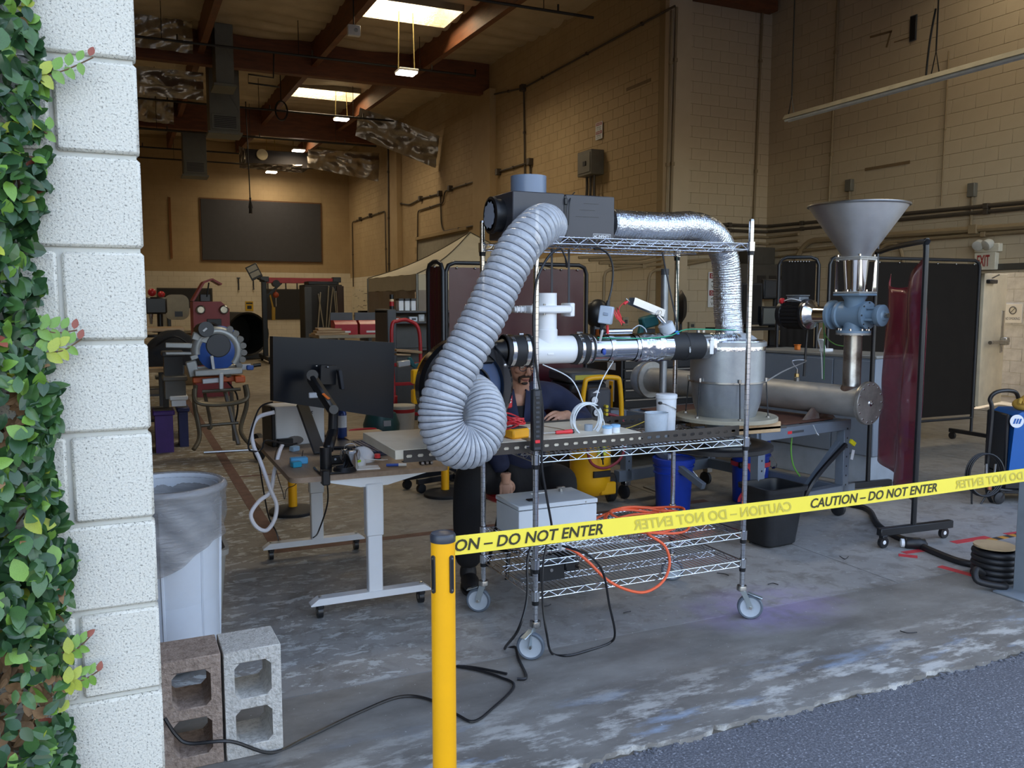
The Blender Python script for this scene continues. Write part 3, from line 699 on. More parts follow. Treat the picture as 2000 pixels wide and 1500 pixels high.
# small beige waste basket
def basket(name, label, x0, x1, y0, y1, H, m, tap=.03, rot=0):
    cx, cy = (x0+x1)/2, (y0+y1)/2; o = thing(name, label, 'waste basket', (cx, cy, 0), rot); hx, hy = (x1-x0)/2, (y1-y0)/2
    def ring(hx, hy, z, r=.05):
        out = []
        for sx, sy, a0 in ((1, 1, 0), (-1, 1, 90), (-1, -1, 180), (1, -1, 270)):
            for k in range(5): a = R(a0+k*22.5); out.append((sx*(hx-r)+r*math.cos(a), sy*(hy-r)+r*math.sin(a), z))
        return out
    rings = [ring(hx-tap-.02, hy-tap-.02, .003), ring(hx-tap, hy-tap, .02), ring(hx, hy, H-.03), ring(hx+.012, hy+.012, H-.028), ring(hx+.014, hy+.014, H), ring(hx-.004, hy-.004, H), ring(hx-tap-.006, hy-tap-.006, .02)]
    n = 20; vs = [p for q in rings for p in q]; fs = [(j*n+i, j*n+(i+1) % n, (j+1)*n+(i+1) % n, (j+1)*n+i) for j in range(6) for i in range(n)] + [tuple(range(n))[::-1], tuple(range(6*n, 7*n))]
    part(o, 'bin_shell', MB().add(vs, fs), m, local=True); return o
basket('waste_basket', 'small beige plastic waste basket behind the white bin', .17, .40, 4.24, 4.56, .40, M('beige_plastic', '97938a', .5, var=.05))
# black extension cord on the floor
def cord(name, label, pts, r, m, cat='cord', n=6, loc=None, sub=7):
    P = cr(pts, sub); o = solo(name, MB().tube(P, r, n), m, label, cat, loc or tuple(P[0])); return o
BCORD = M('black_cord', '1a1a1d', .4, var=.1)
fp = lambda *a: [tuple(atZ(x, y, .008)) for x, y in a]
p0 = [(.048, 3.05, .12), (.07, 2.93, .09), (.13, 2.90, .045), (.22, 2.88, .02)]
cord('extension_cord', 'black cord snaking across the concrete past the hollow blocks', [at(322, 1403, 2.97), at(345, 1437, 2.96), at(372, 1452, 2.95), at(450, 1448, 2.93)] + fp((530, 1470), (600, 1440), (700, 1392), (780, 1361), (838, 1366), (893, 1396), (925, 1409), (960, 1385), (1004, 1340), (975, 1322), (930, 1308), (892, 1301), (930, 1304), (990, 1316)), .006, BCORD)
cord('looped_cable', 'black cable looping from the lower shelf to the floor by the caster', [at(1068, 1060, 3.30), at(1060, 1110, 3.27), at(1060, 1180, 3.25), at(1068, 1240, 3.23)] + fp((1078, 1276), (1110, 1280), (1150, 1270), (1190, 1256)) + [at(1201, 1236, 3.27), at(1190, 1180, 3.25), at(1178, 1120, 3.22), at(1150, 1085, 3.2), at(1098, 1066, 3.3)], .0055, BCORD)
cord('dropped_cable', 'black cable dropping from the power strip past the front caster', [at(1040, 1060, 3.31), at(1030, 1095, 3.28), at(1029, 1170, 3.24), at(1012, 1230, 3.2)] + fp((986, 1266), (1006, 1264), (1012, 1285), (1028, 1322), (1010, 1326)), .0065, BCORD)
for k, (a, b, q) in enumerate((((1640, 1086), (1650, 1092), (1657, 1087)), ((1400, 1119), (1416, 1121), (1423, 1124)), ((1500, 1141), (1510, 1139), (1520, 1142)), ((1758, 1232), (1772, 1236), (1791, 1235)), ((1062, 1184), (1070, 1183), (1076, 1180)), ((1218, 1197), (1225, 1195), (1232, 1194)))):
    o = cord('cable_tie', 'cut black cable tie offcut on the concrete, ' + ('right of the black bin', 'near the right front caster of the cart', 'just right of the front caster', 'farthest toward the asphalt edge', 'under the left end of the cart', 'under the middle of the cart')[k], fp(a, b, q), .0025, BCORD, 'cable tie'); o['group'] = 'cable tie offcuts'
# ------------------------------------------------------------------ standing desk and what is on it
DT = .735
desk = thing('standing_desk', 'wheeled white desk with a wood top carrying the big monitor', 'desk', (1.08, 4.75, 0))
dw = ramp_mat('desk_top_wood', [(.3, '84705f'), (.7, 'a38d78')], .5, 2.5, stretch=(8, 1, 8))
def rrect(x0, x1, y0, y1, r, k=6):
    out = []
    for cx, cy, a0 in ((x1-r, y1-r, 0), (x0+r, y1-r, 90), (x0+r, y0+r, 180), (x1-r, y0+r, 270)):
        out += [(cx+r*math.cos(R(a0+90*i/k)), cy+r*math.sin(R(a0+90*i/k))) for i in range(k+1)]
    return out
part(desk, 'desk_top', MB().prism(rrect(.70, 1.53, 4.17, 5.52, .05), DT-.026, DT), dw)
fm = WHITEM
for nm, y in (('front', 4.17), ('back', 5.31)):
    xc, yc = (1.12, 4.20) if nm == 'front' else (1.045, 5.30)
    part(desk, 'leg_column', MB().box(xc-.045, xc+.045, yc-.03, yc+.03, .40, DT-.06, .006).box(xc-.038, xc+.038, yc-.024, yc+.024, .1, .42, .005), fm)
    part(desk, 'top_bracket', MB().prism([(xc-.28, DT-.028), (xc+.28, DT-.028), (xc+.07, DT-.075), (xc-.07, DT-.075)], -.02, .02, Matrix(((1, 0, 0, 0), (0, 0, 1, yc), (0, 1, 0, 0), (0, 0, 0, 1)))), fm)
    foot = MB().prism([(xc-.335, .075), (xc+.30, .075), (xc+.30, .082), (xc+.26, .11), (xc-.295, .11), (xc-.335, .082)], -.03, .03, Matrix(((1, 0, 0, 0), (0, 0, 1, yc), (0, 1, 0, 0), (0, 0, 0, 1))))
    ft = part(desk, 'foot_bar', foot, fm)
    for sx in (-.285, .25):
        x = xc+sx; cs = part(desk, 'caster', MB().cyl((x-.013, yc+.012, .033), (x+.013, yc+.012, .033), .033, n=24).box(x-.018, x+.018, yc-.02, yc+.025, .05, .077, .006), BLACKM)
        part(cs, 'hub', MB().lathe_ax((x-.0135, yc+.012, .033), (-1, 0, 0), [(0, .002), (.012, .001), (.013, 0)], 12), STEEL)
        part(ft, 'bolt', MB().cyl((x, yc, .11), (x, yc, .117), .009, n=6), STEEL)
part(desk, 'cross_beam', MB().box(1.04, 1.12, 4.2, 5.3, DT-.07, DT-.03, .004), fm)
# monitor seen from behind, on a jointed arm
mc = at(652, 742, 4.75)
mon = thing('computer_monitor', 'large black monitor seen from behind above the desk', 'monitor', tuple(mc))
a = [at(533, 657, 4.62), at(771, 669, 4.86), at(768, 818, 4.86), at(534, 783, 4.62)]
def mono(u, v, off=0):
    p = a[3].lerp(a[2], u).lerp(a[0].lerp(a[1], u), v); k = math.sin(math.pi*u); return p + Vector((.12, -.55, 0)).normalized()*(-.03*k+off)
part(mon, 'back_shell', MB().sheet(lambda u, v: mono(u, v), 20, 8, .03), M('monitor_back', '14161b', .32, var=.06))
part(mon, 'screen', MB().sheet(lambda u, v: mono(.01+.98*u, .02+.96*v, -.033), 20, 2, .002), GLASS)
Rm = (a[1]-a[0]).normalized(); Nm = Vector((Rm.y, -Rm.x, 0)).normalized()
vc = at(640, 732, 4.70); mb = MB()
mb.bar(vc-Rm*.05-Nm*.0, vc+Rm*.05, .02, .11, .003); part(mon, 'mount_plate', mb, BLACKM)
part(mon, 'port_panel', MB().bar(at(662, 722, 4.69), at(668, 760, 4.69), .02, .06, .003), M('port_grey', '2c2f35', .4))
for p in ((618, 715), (640, 717), (620, 735)): q = at(*p, 4.68); part(mon, 'mount_screw', MB().sphere(q, .006, 8, 6), STEEL)
arm = thing('monitor_mount', 'black jointed monitor arm clamped to the desk edge', 'monitor arm', (1.0, 4.45, DT))
j = [at(612, 735, 4.6), at(652, 812, 4.45), at(648, 838, 4.45), at(600, 900, 4.35)]
j[3].z = DT+.05
part(arm, 'upper_arm', MB().bar(at(607, 735, 4.58), at(655, 808, 4.46), .05, .055, .012).cyl(at(612, 733, 4.66), at(610, 733, 4.55), .03, n=18), BLACKM)
part(arm, 'elbow_joint', MB().cyl(at(651, 800, 4.46), at(650, 848, 4.46), .026, n=20).cyl(at(652, 800, 4.48), at(652, 800, 4.41), .024, n=20), BLACKM)
part(arm, 'lower_arm', MB().bar(at(650, 842, 4.46), Vector((.915, 4.32, DT+.10)), .05, .05, .012), BLACKM)
part(arm, 'base_post', MB().cyl((.905, 4.32, DT), (.905, 4.32, DT+.12), .03, n=20).box(.85, .97, 4.19, 4.38, DT, DT+.012, .004).box(.85, .89, 4.148, 4.20, DT-.045, DT+.03, .006), BLACKM)
part(arm, 'orange_sticker', MB().bar(at(632, 768, 4.49), at(644, 779, 4.475), .06, .004).add([], []), M('orange_label', 'e8772e', .6))
part(arm, 'cable_clip', MB().cbox(at(612, 772, 4.53), .05, .02, .03, .004), M('clip_grey', 'bfc2c6', .5))
# white laptop-like panel and boxes behind the arm
def deskbox(nm, lab, cat, p, Y, sx, sy, sz, m, rz=0, b=.004, z=DT):
    q = at(*p, Y); o = thing(nm, lab, cat, (q.x, q.y, z), rz); part(o, nm+'_body', MB().box(-sx/2, sx/2, -sy/2, sy/2, 0, sz, b), m, local=True); return o
q = at(577, 850, 5.2)
pc = thing('computer_case', 'white computer case with black front behind the monitor arm', 'computer', (q.x, 5.25, DT), R(8))
part(pc, 'case', MB().box(-.14, .16, -.10, .10, 0, .24, .006), WHITEP, local=True); part(pc, 'front_panel', MB().box(-.165, -.141, -.10, .10, 0, .24, .006), BLACK, local=True)
mb = MB(); text(mb, 'mat', (.02, -.1015, .185), (.07, 0, 0), (0, 0, .018), .02, .2); part(pc, 'lettering', mb, BLACK, local=True, ang=0)
mb = MB(); mb.sphere((-.03, -.101, .03), .035, 14, 8, (1.6, .05, .8)); part(pc, 'printed_picture', mb, M('print_grey', '77706c', .6), local=True)
st = thing('monitor_stand', 'black angled stand leg leaning behind the monitor arm', 'stand', tuple(at(612, 850, 4.9)))
part(st, 'strut', MB().bar(at(590, 790, 5.05), Vector((at(625, 880, 4.75).x, 4.75, DT+.01)), .07, .02, .005), M('stand_black', '33353a', .4))
pb = deskbox('power_adapter', 'black power brick on the desk in front of the white computer case', 'power adapter', (555, 848), 5.13, .09, .06, .05, BLACK, R(10))
# can, bottle, tray further back on the desk
c = at(668, 840, 5.2); sp = thing('spray_can', 'blue and white aerosol can at the back of the desk', 'can', (c.x, c.y, DT))
part(sp, 'can', MB().lathe([(0, 0), (.028, 0), (.03, .005), (.03, .17), (.026, .185), (.016, .195), (.014, .21), (0, .212)], 24), M('can_blue', '2a3f78', .3, .3), local=True)
part(sp, 'label', MB().lathe([(.0304, .085), (.0304, .16)], 24), M('can_label', 'c9ced6', .45), local=True)
tr = thing('tray', 'black tray with a wooden board lying on the back corner of the desk', 'tray', (1.28, 5.0, DT)); part(tr, 'rim', MB().box(1.12, 1.50, 5.02, 5.45, DT, DT+.02, .004), BLACK); part(tr, 'board', MB().box(1.2, 1.48, 5.05, 5.4, DT+.02, DT+.028, .002), WOOD)
ka, kb_ = atZ(694, 858, DT), atZ(788, 906, DT); kd = kb_-ka; kc = ka.lerp(kb_, .45)
kb = thing('keyboard', 'dark blue keyboard lying at an angle beside the pale board', 'keyboard', (kc.x-.02, kc.y, DT), math.atan2(kd.y, kd.x)+math.pi)
part(kb, 'base', MB().box(-.22, .22, -.07, .07, 0, .018, .004), M('keyboard_blueblack', '23283a', .45), local=True)
for r_ in range(5):
    for k in range(14): part(kb, 'key', MB().box(-.205+k*.0295, -.18+k*.0295, -.058+r_*.0235, -.038+r_*.0235, .018, .026, .002), M('key_navy', '2e3852', .5), local=True)
lp = thing('laptop', 'closed dark laptop lying on the desk behind the monitor arm', 'laptop', (1.22, 4.95, DT), R(-20)); part(lp, 'lid', MB().box(-.16, .16, -.11, .11, .010, .022, .004), M('laptop_grey', '35363b', .4), local=True); part(lp, 'laptop_base', MB().box(-.16, .16, -.11, .11, 0, .010, .003), BLACK, local=True)
ms = thing('paper_mask', 'white cup-shaped respirator mask on the desk beside the canister', 'mask', (1.13, 4.45, DT))
part(ms, 'cup', MB().sphere((1.13, 4.47, DT+.015), .072, 20, 12, (1, .8, .95)), M('mask_white', 'd7dade', .8, bump=.1)); part(ms, 'strap', MB().tube(cr([(1.07, 4.44, DT+.03), (1.2, 4.38, DT+.02), (1.26, 4.42, DT+.01)], 6), .002, 6), WHITEP)
ms2 = thing('respirator_mask', 'second white mask slumped in front of the cup mask', 'mask', (1.07, 4.34, DT)); part(ms2, 'cup', MB().sphere((1.075, 4.36, DT+.01), .05, 16, 10, (1, .7, .9)), M('mask_white', 'd7dade', .8)); part(ms2, 'strap', MB().tube(cr([(1.04, 4.33, DT+.02), (1.0, 4.30, DT+.01), (.99, 4.36, DT+.005)], 6), .002, 6), WHITEP)
c = at(684, 905, 4.27); can = thing('steel_canister', 'small shiny steel canister with clamp lid near the desk corner', 'canister', (c.x, c.y, DT))
part(can, 'body', MB().lathe([(0, 0), (.036, 0), (.038, .004), (.038, .085), (.040, .088), (.040, .096)], 32), CHROME, local=True)
part(can, 'lid', MB().lathe([(.041, .094), (.041, .104), (.03, .108), (0, .108)], 32), CHROME, local=True)
part(can, 'lid_knob', MB().lathe([(.012, .106), (.018, .118), (.0, .122)], 16), BLACK, local=True)
for s in (-1, 1): part(can, 'wire_clamp', MB().tube(cr([(s*.039, -.012, .11), (s*.048, -.012, .09), (s*.046, -.012, .06), (s*.04, 0, .05), (s*.046, .012, .06), (s*.048, .012, .09), (s*.039, .012, .11)], 4), .0018, 6), STEEL, local=True)
part(can, 'handle', MB().tube(cr([(-.03, 0, .1), (-.022, 0, .13), (.02, 0, .135), (.034, 0, .11)], 6), .0018, 6), STEEL, local=True)
pad = deskbox('notepad', 'white paper pad under the steel canister', 'notepad', (712, 905), 4.28, .15, .09, .006, WHITEP, R(-8), .001)
for i, (p, Y, cn, lab, s) in enumerate((((583, 877), 4.55, '5aaee0', 'light blue plastic box on the left edge of the desk', (.09, .05, .035)), ((578, 890), 4.46, '2f9dc0', 'teal block in front of the light blue box on the desk', (.05, .04, .03)), ((515+60, 862), 4.95, 'a8c9e2', 'pale blue card stack at the back left of the desk', (.05, .04, .03)))):
    deskbox('plastic_box', lab, 'box', p, Y, *s, M('box_'+cn, cn, .4), R(15*i))
dk = thing('docking_station', 'black docking station beside the monitor arm clamp', 'dock', (.98, 4.46, DT)); part(dk, 'housing', MB().box(.94, 1.06, 4.44, 4.50, DT, DT+.05, .008), BLACK); part(dk, 'button', MB().cyl((.98, 4.439, DT+.03), (.98, 4.436, DT+.03), .006), GREYP)
mb = MB()
for k in range(5): mb.tube([(.98+.06*math.cos(t)*(1-.05*k), 4.235+.045*math.sin(t), DT+.005+.005*k) for t in [i*2*math.pi/24 for i in range(24)]], .0035, 6, closed=True)
solo('cable_coil', mb, BCORD, 'coiled black cable at the front corner of the desk', 'cable', (.98, 4.235, DT))
pen = thing('highlighter_pen', 'green tipped pen resting on the coiled cable', 'pen', (1.03, 4.25, DT)); part(pen, 'barrel', MB().cyl((1.0, 4.25, DT+.032), (1.06, 4.29, DT+.036), .006), BLACK); part(pen, 'cap', MB().cyl((1.06, 4.29, DT+.036), (1.08, 4.303, DT+.037), .0065), M('lime', 'b8e02a', .4))
pen = thing('marker_pen', 'blue and white marker lying right of the canister', 'pen', (1.24, 4.27, DT)); part(pen, 'barrel', MB().cyl((1.21, 4.27, DT+.01), (1.27, 4.25, DT+.01), .008), M('marker_blue', '2d55b8', .4)); part(pen, 'cap', MB().cyl((1.27, 4.25, DT+.01), (1.31, 4.237, DT+.01), .0085), WHITEP)
for k in range(3):
    x = 1.40+.022*k; t_ = thing('steel_bracket', ('leftmost','middle','rightmost')[k]+' of three small dark brackets with bright ends on the desk edge', 'bracket', (x, 4.26, DT), R(10*k), 'steel brackets on the desk'); part(t_, 'plate', MB().box(-.009, .009, -.02, .02, 0, .018, .003), BRONZE, local=True); part(t_, 'bright_end', MB().box(-.008, .008, -.022, -.02, .002, .016, .001), CHROME, local=True)
rb = thing('red_button_box', 'small red cap on the keyboard corner', 'button', tuple(at(737, 888, 4.42))); q = at(737, 888, 4.42); part(rb, 'cap', MB().cyl((q.x, q.y, DT+.022), (q.x, q.y, DT+.045), .016), REDP); part(rb, 'collar', MB().cyl((q.x, q.y, DT+.018), (q.x, q.y, DT+.024), .02), BLACK)
# cables hanging from the desk
cord('white_cable', 'thick white cable looping down from the left edge of the desk', [at(536, 805, 4.72), at(505, 815, 4.75), at(492, 840, 4.75), at(495, 870, 4.75), at(508, 900, 4.7), at(528, 955, 4.65), at(540, 985, 4.62), at(536, 1015, 4.6), at(520, 1036, 4.6), at(500, 1028, 4.6), at(490, 1005, 4.6), at(505, 980, 4.63), at(528, 960, 4.66), at(536, 920, 4.7), at(545, 885, 4.75), at(552, 868, 4.85)], .011, M('white_cable', 'e4e2e6', .5, var=.02), 'cable', 8)
cord('black_cable', 'black cable hanging beside the white cable at the desk edge', [at(533, 785, 4.7), at(505, 800, 4.72), at(485, 870, 4.7), at(500, 882, 4.72), at(512, 875, 4.75), at(520, 860, 4.75), at(560, 868, 4.85), at(580, 866, 4.9)], .005, BCORD, 'cable')
cord('thin_black_wire', 'thin black wire hanging in front of the yellow stanchion behind the desk', [at(550, 865, 4.9), at(538, 885, 4.75), at(540, 920, 4.7), at(552, 960, 4.7), at(556, 975, 4.7), at(560, 955, 4.7), at(578, 945, 4.68), at(585, 915, 4.66), at(592, 880, 4.6)], .0022, BCORD, 'cable')
cord('power_lead', 'black lead dropping to the floor between the two desk legs', [at(638, 935, 4.8), at(640, 980, 4.8), at(625, 1030, 4.9)] + [tuple(atZ(612, 1050, .12)), tuple(atZ(575, 1062, .008)), tuple(atZ(545, 1060, .008))], .0045, BCORD, 'cable')
cord('power_lead', 'black lead falling from the left desk edge to the back foot', [at(506, 905, 4.75), at(515, 960, 4.8), at(525, 1010, 4.9), at(540, 1040, 5.0)] + [tuple(atZ(546, 1064, .008))], .0045, BCORD, 'cable')
# ------------------------------------------------------------------ wire cart
CX0, CX1, CY0, CY1 = 1.622, 2.784, 3.33, 3.94
ZT, ZM, Z3, Z4 = 1.866, .905, .432, .286
cart = thing('wire_shelf_cart', 'tall chrome wire shelving cart on casters carrying the pipe rig', 'shelf cart', (2.2, 3.63, 0))
for (x, y, ox, oy) in ((CX0, CY0, -.030, -.016), (CX1, CY0, .030, -.03), (CX0, CY1, -.022, .016), (CX1, CY1, .02, .02)):
    mb = MB(); mb.cyl((x, y, .17), (x, y, 1.985), .0127, n=20); po = part(cart, 'post', mb, CHROME)
    gr = MB()
    for k in range(70): gr.lathe([(.0129, .2+k*.0254), (.0129, .2016+k*.0254)], 16, T(x, y, 0))
    part(po, 'groove_rings', gr, M('groove_grey', '6a6c70', .4, .6), kind='stuff')
    part(po, 'end_cap', MB().cyl((x, y, 1.985), (x, y, 1.995), .0135, .011, n=16), STEEL)
    cs = part(cart, 'caster', MB().lathe([(0, .168), (.024, .168), (.026, .158), (.026, .145), (.02, .14), (0, .14)], 20, T(x, y, 0)), STEEL)
    d = Vector((ox, oy, 0)).normalized(); ax = Vector((-.55, -.83, 0)).normalized(); wc = Vector((x+ox, y+oy, .0635))
    for s in (-1, 1):
        o_ = ax*(s*.02); P = [Vector((x, y, .145))-d*.012, Vector((x, y, .145))+d*.02, wc+d*.014+Vector((0, 0, .0)), wc-d*.014-Vector((0, 0, .006)), wc-d*.02+Vector((0, 0, .02))]
        mb = MB(); n_ = len(P); mb.add([p+o_ for p in P]+[p+o_+ax*(s*.003) for p in P], [tuple(range(n_)), tuple(range(n_, 2*n_))[::-1]]+[(i, (i+1) % n_, n_+(i+1) % n_, n_+i) for i in range(n_)]); part(cs, 'fork', mb, M('zinc', 'b9c4c8', .3, .8))
    part(cs, 'tyre', MB().lathe_ax(wc, ax, [(.050, -.014), (.058, -.015), (.0635, -.008), (.0635, .008), (.058, .015), (.050, .014)], 36), M('tyre_grey', '5a6470', .5))
    part(cs, 'wheel_disc', MB().lathe_ax(wc, ax, [(0, -.008), (.02, -.010), (.044, -.010), (.051, -.013), (.051, .013), (.044, .010), (.02, .010), (0, .008)], 36), M('wheel_grey', 'aab4be', .45))
    part(cs, 'axle_nut', MB().cyl(wc-ax*.028, wc+ax*.028, .008, n=6), STEEL)
    part(cs, 'brake_pedal', MB().bar(Vector((x, y, .135))+d*.03, wc+d*.06+Vector((0, 0, .05)), .03, .006, .002), M('zinc', 'b9c4c8', .3, .8))
for z in (ZT, ZM, Z3, Z4):
    mb = MB(); r = .0031; h = .017; ys = [CY0, CY0+.2, CY1-.2, CY1]
    def rails(p, q, top, bot):
        p, q = Vector(p), Vector(q); L = (q-p).length; d = (q-p)/L
        for dz in (top, bot): mb.cyl(p+Vector((0, 0, dz)), q+Vector((0, 0, dz)), r, n=8)
        n_ = max(4, int(L/.045)); pts = [p+d*(L*k/n_)+Vector((0, 0, (top if k % 2 else bot))) for k in range(n_+1)]; mb.tube(pts, .0021, 6)
    for y in ys: rails((CX0+.02, y, z), (CX1-.02, y, z), h-.006, -h)
    for x in (CX0, CX1): rails((x, CY0+.02, z), (x, CY1-.02, z), h-.006, -h)
    sh = part(cart, 'shelf', mb, CHROME)
    for x in (CX0, CX1):
        for y in (CY0, CY1): part(sh, 'sleeve', MB().lathe([(.019, z-.024), (.020, z+.02), (.016, z+.022), (.0135, z+.022)], 18, T(x, y, 0)), CHROME); part(sh, 'clip', MB().lathe([(.0155, z-.044), (.017, z-.024)], 16, T(x, y, 0)), BLACK)
    wm = MB()
    for k in range(47):
        x = CX0+.012+k*.0247; wm.cyl((x, CY0, z+h-.003), (x, CY1, z+h-.003), .0017, n=5)
    part(sh, 'deck_wires', wm, CHROME, kind='stuff')
# slotted steel angles lying on the middle shelf and reaching over the desk, boards between them
SZ = ZM+.0235
def slotted(label, y, face, x0, x1):
    o = thing('slotted_angle', label, 'steel angle', ((x0+x1)/2, y, SZ)); z0, z1 = SZ, SZ+.052; mb = MB()
    p = .0495; n_ = int((x1-x0)/p); zc = (z0+z1)/2; sh = .0065
    mb.box(x0, x1, y-.0015, y+.0015, z0, zc-sh); mb.box(x0, x1, y-.0015, y+.0015, zc+sh, z1)
    for k in range(n_+1): xa = x0+k*p; mb.box(xa-.0115 if k else x0, min(xa+.0115, x1), y-.0015, y+.0015, zc-sh, zc+sh)
    for k in range(n_):
        for s in (0, 1):
            xa = x0+k*p+(.0115 if s == 0 else p-.0115); sg = 1 if s == 0 else -1
            for zz, q in ((zc-sh, 1), (zc+sh, -1)): mb.add([(xa, y-.0015, zz), (xa+sg*.004, y-.0015, zz), (xa, y-.0015, zz+q*.005), (xa, y+.0015, zz), (xa+sg*.004, y+.0015, zz), (xa, y+.0015, zz+q*.005)], [(0, 1, 2), (3, 5, 4), (0, 3, 4, 1), (1, 4, 5, 2)])
    part(o, 'slotted_web', mb, BRONZE, ang=0); part(o, 'flange', MB().box(x0, x1, min(y, y+face*.03), max(y, y+face*.03), z0, z0+.003), BRONZE); return o
slotted('long dark slotted steel angle along the front edge of the middle shelf', 3.372, 1, 1.03, 2.775)
slotted('dark slotted steel angle at the back edge of the middle shelf', 3.915, -1, 1.03, 2.74)
BZ = SZ+.052; BB = SZ+.014
def board(lab, x0, x1, y0, y1): o = thing('board', lab, 'board', ((x0+x1)/2, (y0+y1)/2, BB)); part(o, 'panel', MB().box(x0, x1, y0, y1, BB, BB+.04, .002), PLY); return o
board('pale board jutting over the desk under the yellow blower', .995, 1.60, 3.376, 3.905)
board('pale board on the middle shelf beside the coil of white tube', 1.65, 2.20, 3.376, 3.84)
DZ_ = BB+.04

# ------------------------------------------------------------------ filter box, hoses and pipe rig
bx = thing('duct_filter_box', 'dark grey box on the top shelf with round duct collars', 'filter box', (1.82, 3.57, ZT+.017))
z0 = ZT+.016; z1 = 2.082; BX = M('box_charcoal', '3b3b40', .42, var=.06)
part(bx, 'housing', MB().box(1.565, 1.822, 3.45, 3.72, z0, z1, .004), BX); part(bx, 'door_panel', MB().box(1.828, 2.085, 3.452, 3.72, z0, z1-.002, .004), BX)
part(bx, 'hinge_strip', MB().box(1.818, 1.832, 3.447, 3.453, z0+.01, z1-.01, .002), BLACK)
for z in (z0+.03, z1-.05): part(bx, 'latch', MB().box(1.817, 1.833, 3.440, 3.449, z, z+.03, .003), BLACK)
for k in range(3): part(bx, 'scuff', MB().box(1.88+.02*k, 2.0-.02*(k % 2), 3.4512, 3.4516, z0+.10+.03*k, z0+.102+.03*k), BLACK)
mb = MB(); q = at(1159, 470, 3.45); lx0, lx1 = at(1160, 463, 3.45).x, at(1191, 463, 3.45).x; text(mb, 'AC INFINITY', (lx0, 3.4505, z0+.009), (lx1-lx0, 0, 0), (0, 0, .012), .02); part(bx, 'lettering', mb, WHITEP, ang=0)
mb = MB(); e = .005
for a_ in ((lx0-e, lx1+e, z0+.004, z0+.0055), (lx0-e, lx1+e, z0+.0245, z0+.026), (lx0-e, lx0-e+.0015, z0+.004, z0+.026), (lx1+e-.0015, lx1+e, z0+.004, z0+.026)): mb.box(a_[0], a_[1], 3.4500, 3.4508, a_[2], a_[3])
part(bx, 'logo_frame', mb, WHITEP)
part(bx, 'left_collar', MB().lathe_ax((1.566, 3.585, 1.985), (-1, 0, 0), [(.074, 0), (.074, .035), (.083, .037), (.083, .052), (.07, .055)], 36), BLACK)
mb = MB(); rr = random.Random(3); P = [(.058+rr.uniform(-.006, .008))*1 for _ in range(32)]
mb.add([(1.508, 3.585, 1.985)] + [(1.509, 3.585+P[i]*math.cos(i*math.pi/16), 1.985+P[i]*math.sin(i*math.pi/16)) for i in range(32)], [(0, i+1, (i+1) % 32+1) for i in range(32)]); part(bx, 'collar_film', mb, M('film_grey', '9aa6b8', .35))
tp_ = at(1034, 368, 3.57)
part(bx, 'top_pipe', MB().lathe([(.082, z1-.002), (.082, z1+.085), (.077, z1+.085), (.077, z1+.01), (0, z1+.01)], 40, T(tp_.x, 3.58, 0)), M('pipe_bluegrey', '6f7d92', .35, var=.04))
part(bx, 'pipe_label', MB().lathe([(.0823, z1+.03), (.0823, z1+.07)], 60, T(tp_.x, 3.58, 0)).add([], []), M('pipe_bluegrey', '6f7d92', .35)) if False else None
part(bx, 'cable_tie', MB().tube(cr([at(1110, 440, 3.44), at(1112, 400, 3.44), at(1115, 385, 3.46), at(1122, 376, 3.5)], 5), .003, 6), BLACK)
# clear ribbed hose
hp = [at(1070, 442, 3.46), at(1062, 438, 3.37), at(1046, 448, 3.285), at(1017, 480, 3.24), at(985, 536, 3.22), at(954, 602, 3.21), at(921, 666, 3.20), at(889, 725, 3.195), at(863, 788, 3.185), at(864, 838, 3.175), at(892, 871, 3.17), at(927, 867, 3.18), at(947, 830, 3.21), at(941, 788, 3.29), at(920, 768, 3.40), at(905, 768, 3.56)]
HP = cr(hp, 40); s_ = [0]
for a, b in zip(HP, HP[1:]): s_.append(s_[-1]+(b-a).length)
SL = s_[-1]; bend = SL*.58
def ribs(t): return t/.031 if t < bend else bend/.031+(t-bend)/.019
NR = int(ribs(SL)); N = NR*8; HQ = []; i = 0
for k in range(N+1):
    q_ = k/8*ribs(SL)/NR; t = q_*.031 if q_*.031 < bend else bend+(q_-bend/.031)*.019; t = min(t, SL)
    while i < len(s_)-2 and s_[i+1] < t: i += 1
    HQ.append(HP[i].lerp(HP[i+1], (t-s_[i])/max(1e-9, s_[i+1]-s_[i])))
hr = .0915
rad = [hr*(.90+.10*abs(math.sin(math.pi*k/8))**.75) for k in range(N+1)]
hs_ = thing('ribbed_hose', 'big clear ribbed hose drooping from the filter box into a curl at the blower', 'hose', tuple(hp[7]))
hm_ = M('clear_hose_plastic', 'c9ced6', .14, var=.14, scale=18, bump=.8, bscale=34, coat=.7); see_through(hm_, .34)
part(hs_, 'hose_wall', MB().tube(HQ, rad, 44, cap=False), hm_, ang=75)
tg = [(HQ[min(k+1, N)]-HQ[max(k-1, 0)]).normalized() for k in range(N+1)]; x = basis(tg[0])[0]; W = []
for k in range(N+1):
    x = (x-tg[k]*x.dot(tg[k])).normalized(); y = tg[k].cross(x)
    if k < N:
        for m_ in range(5):
            t = k+m_/5; a = 2*math.pi*t/8; f = m_/5; c_ = HQ[k].lerp(HQ[k+1], f); W.append(c_+(x*math.cos(a)+y*math.sin(a))*(hr*.957))
mbw = MB()
for k in range(0, N+1, 8):
    xk, yk = basis(tg[k]); mbw.tube([HQ[k]+(xk*math.cos(a)+yk*math.sin(a))*(hr*.912) for a in [q*2*math.pi/32 for q in range(32)]], .0016, 5, closed=True)
part(hs_, 'wire_rings', mbw, M('hose_wire', '3f4450', .4, .3, var=0))
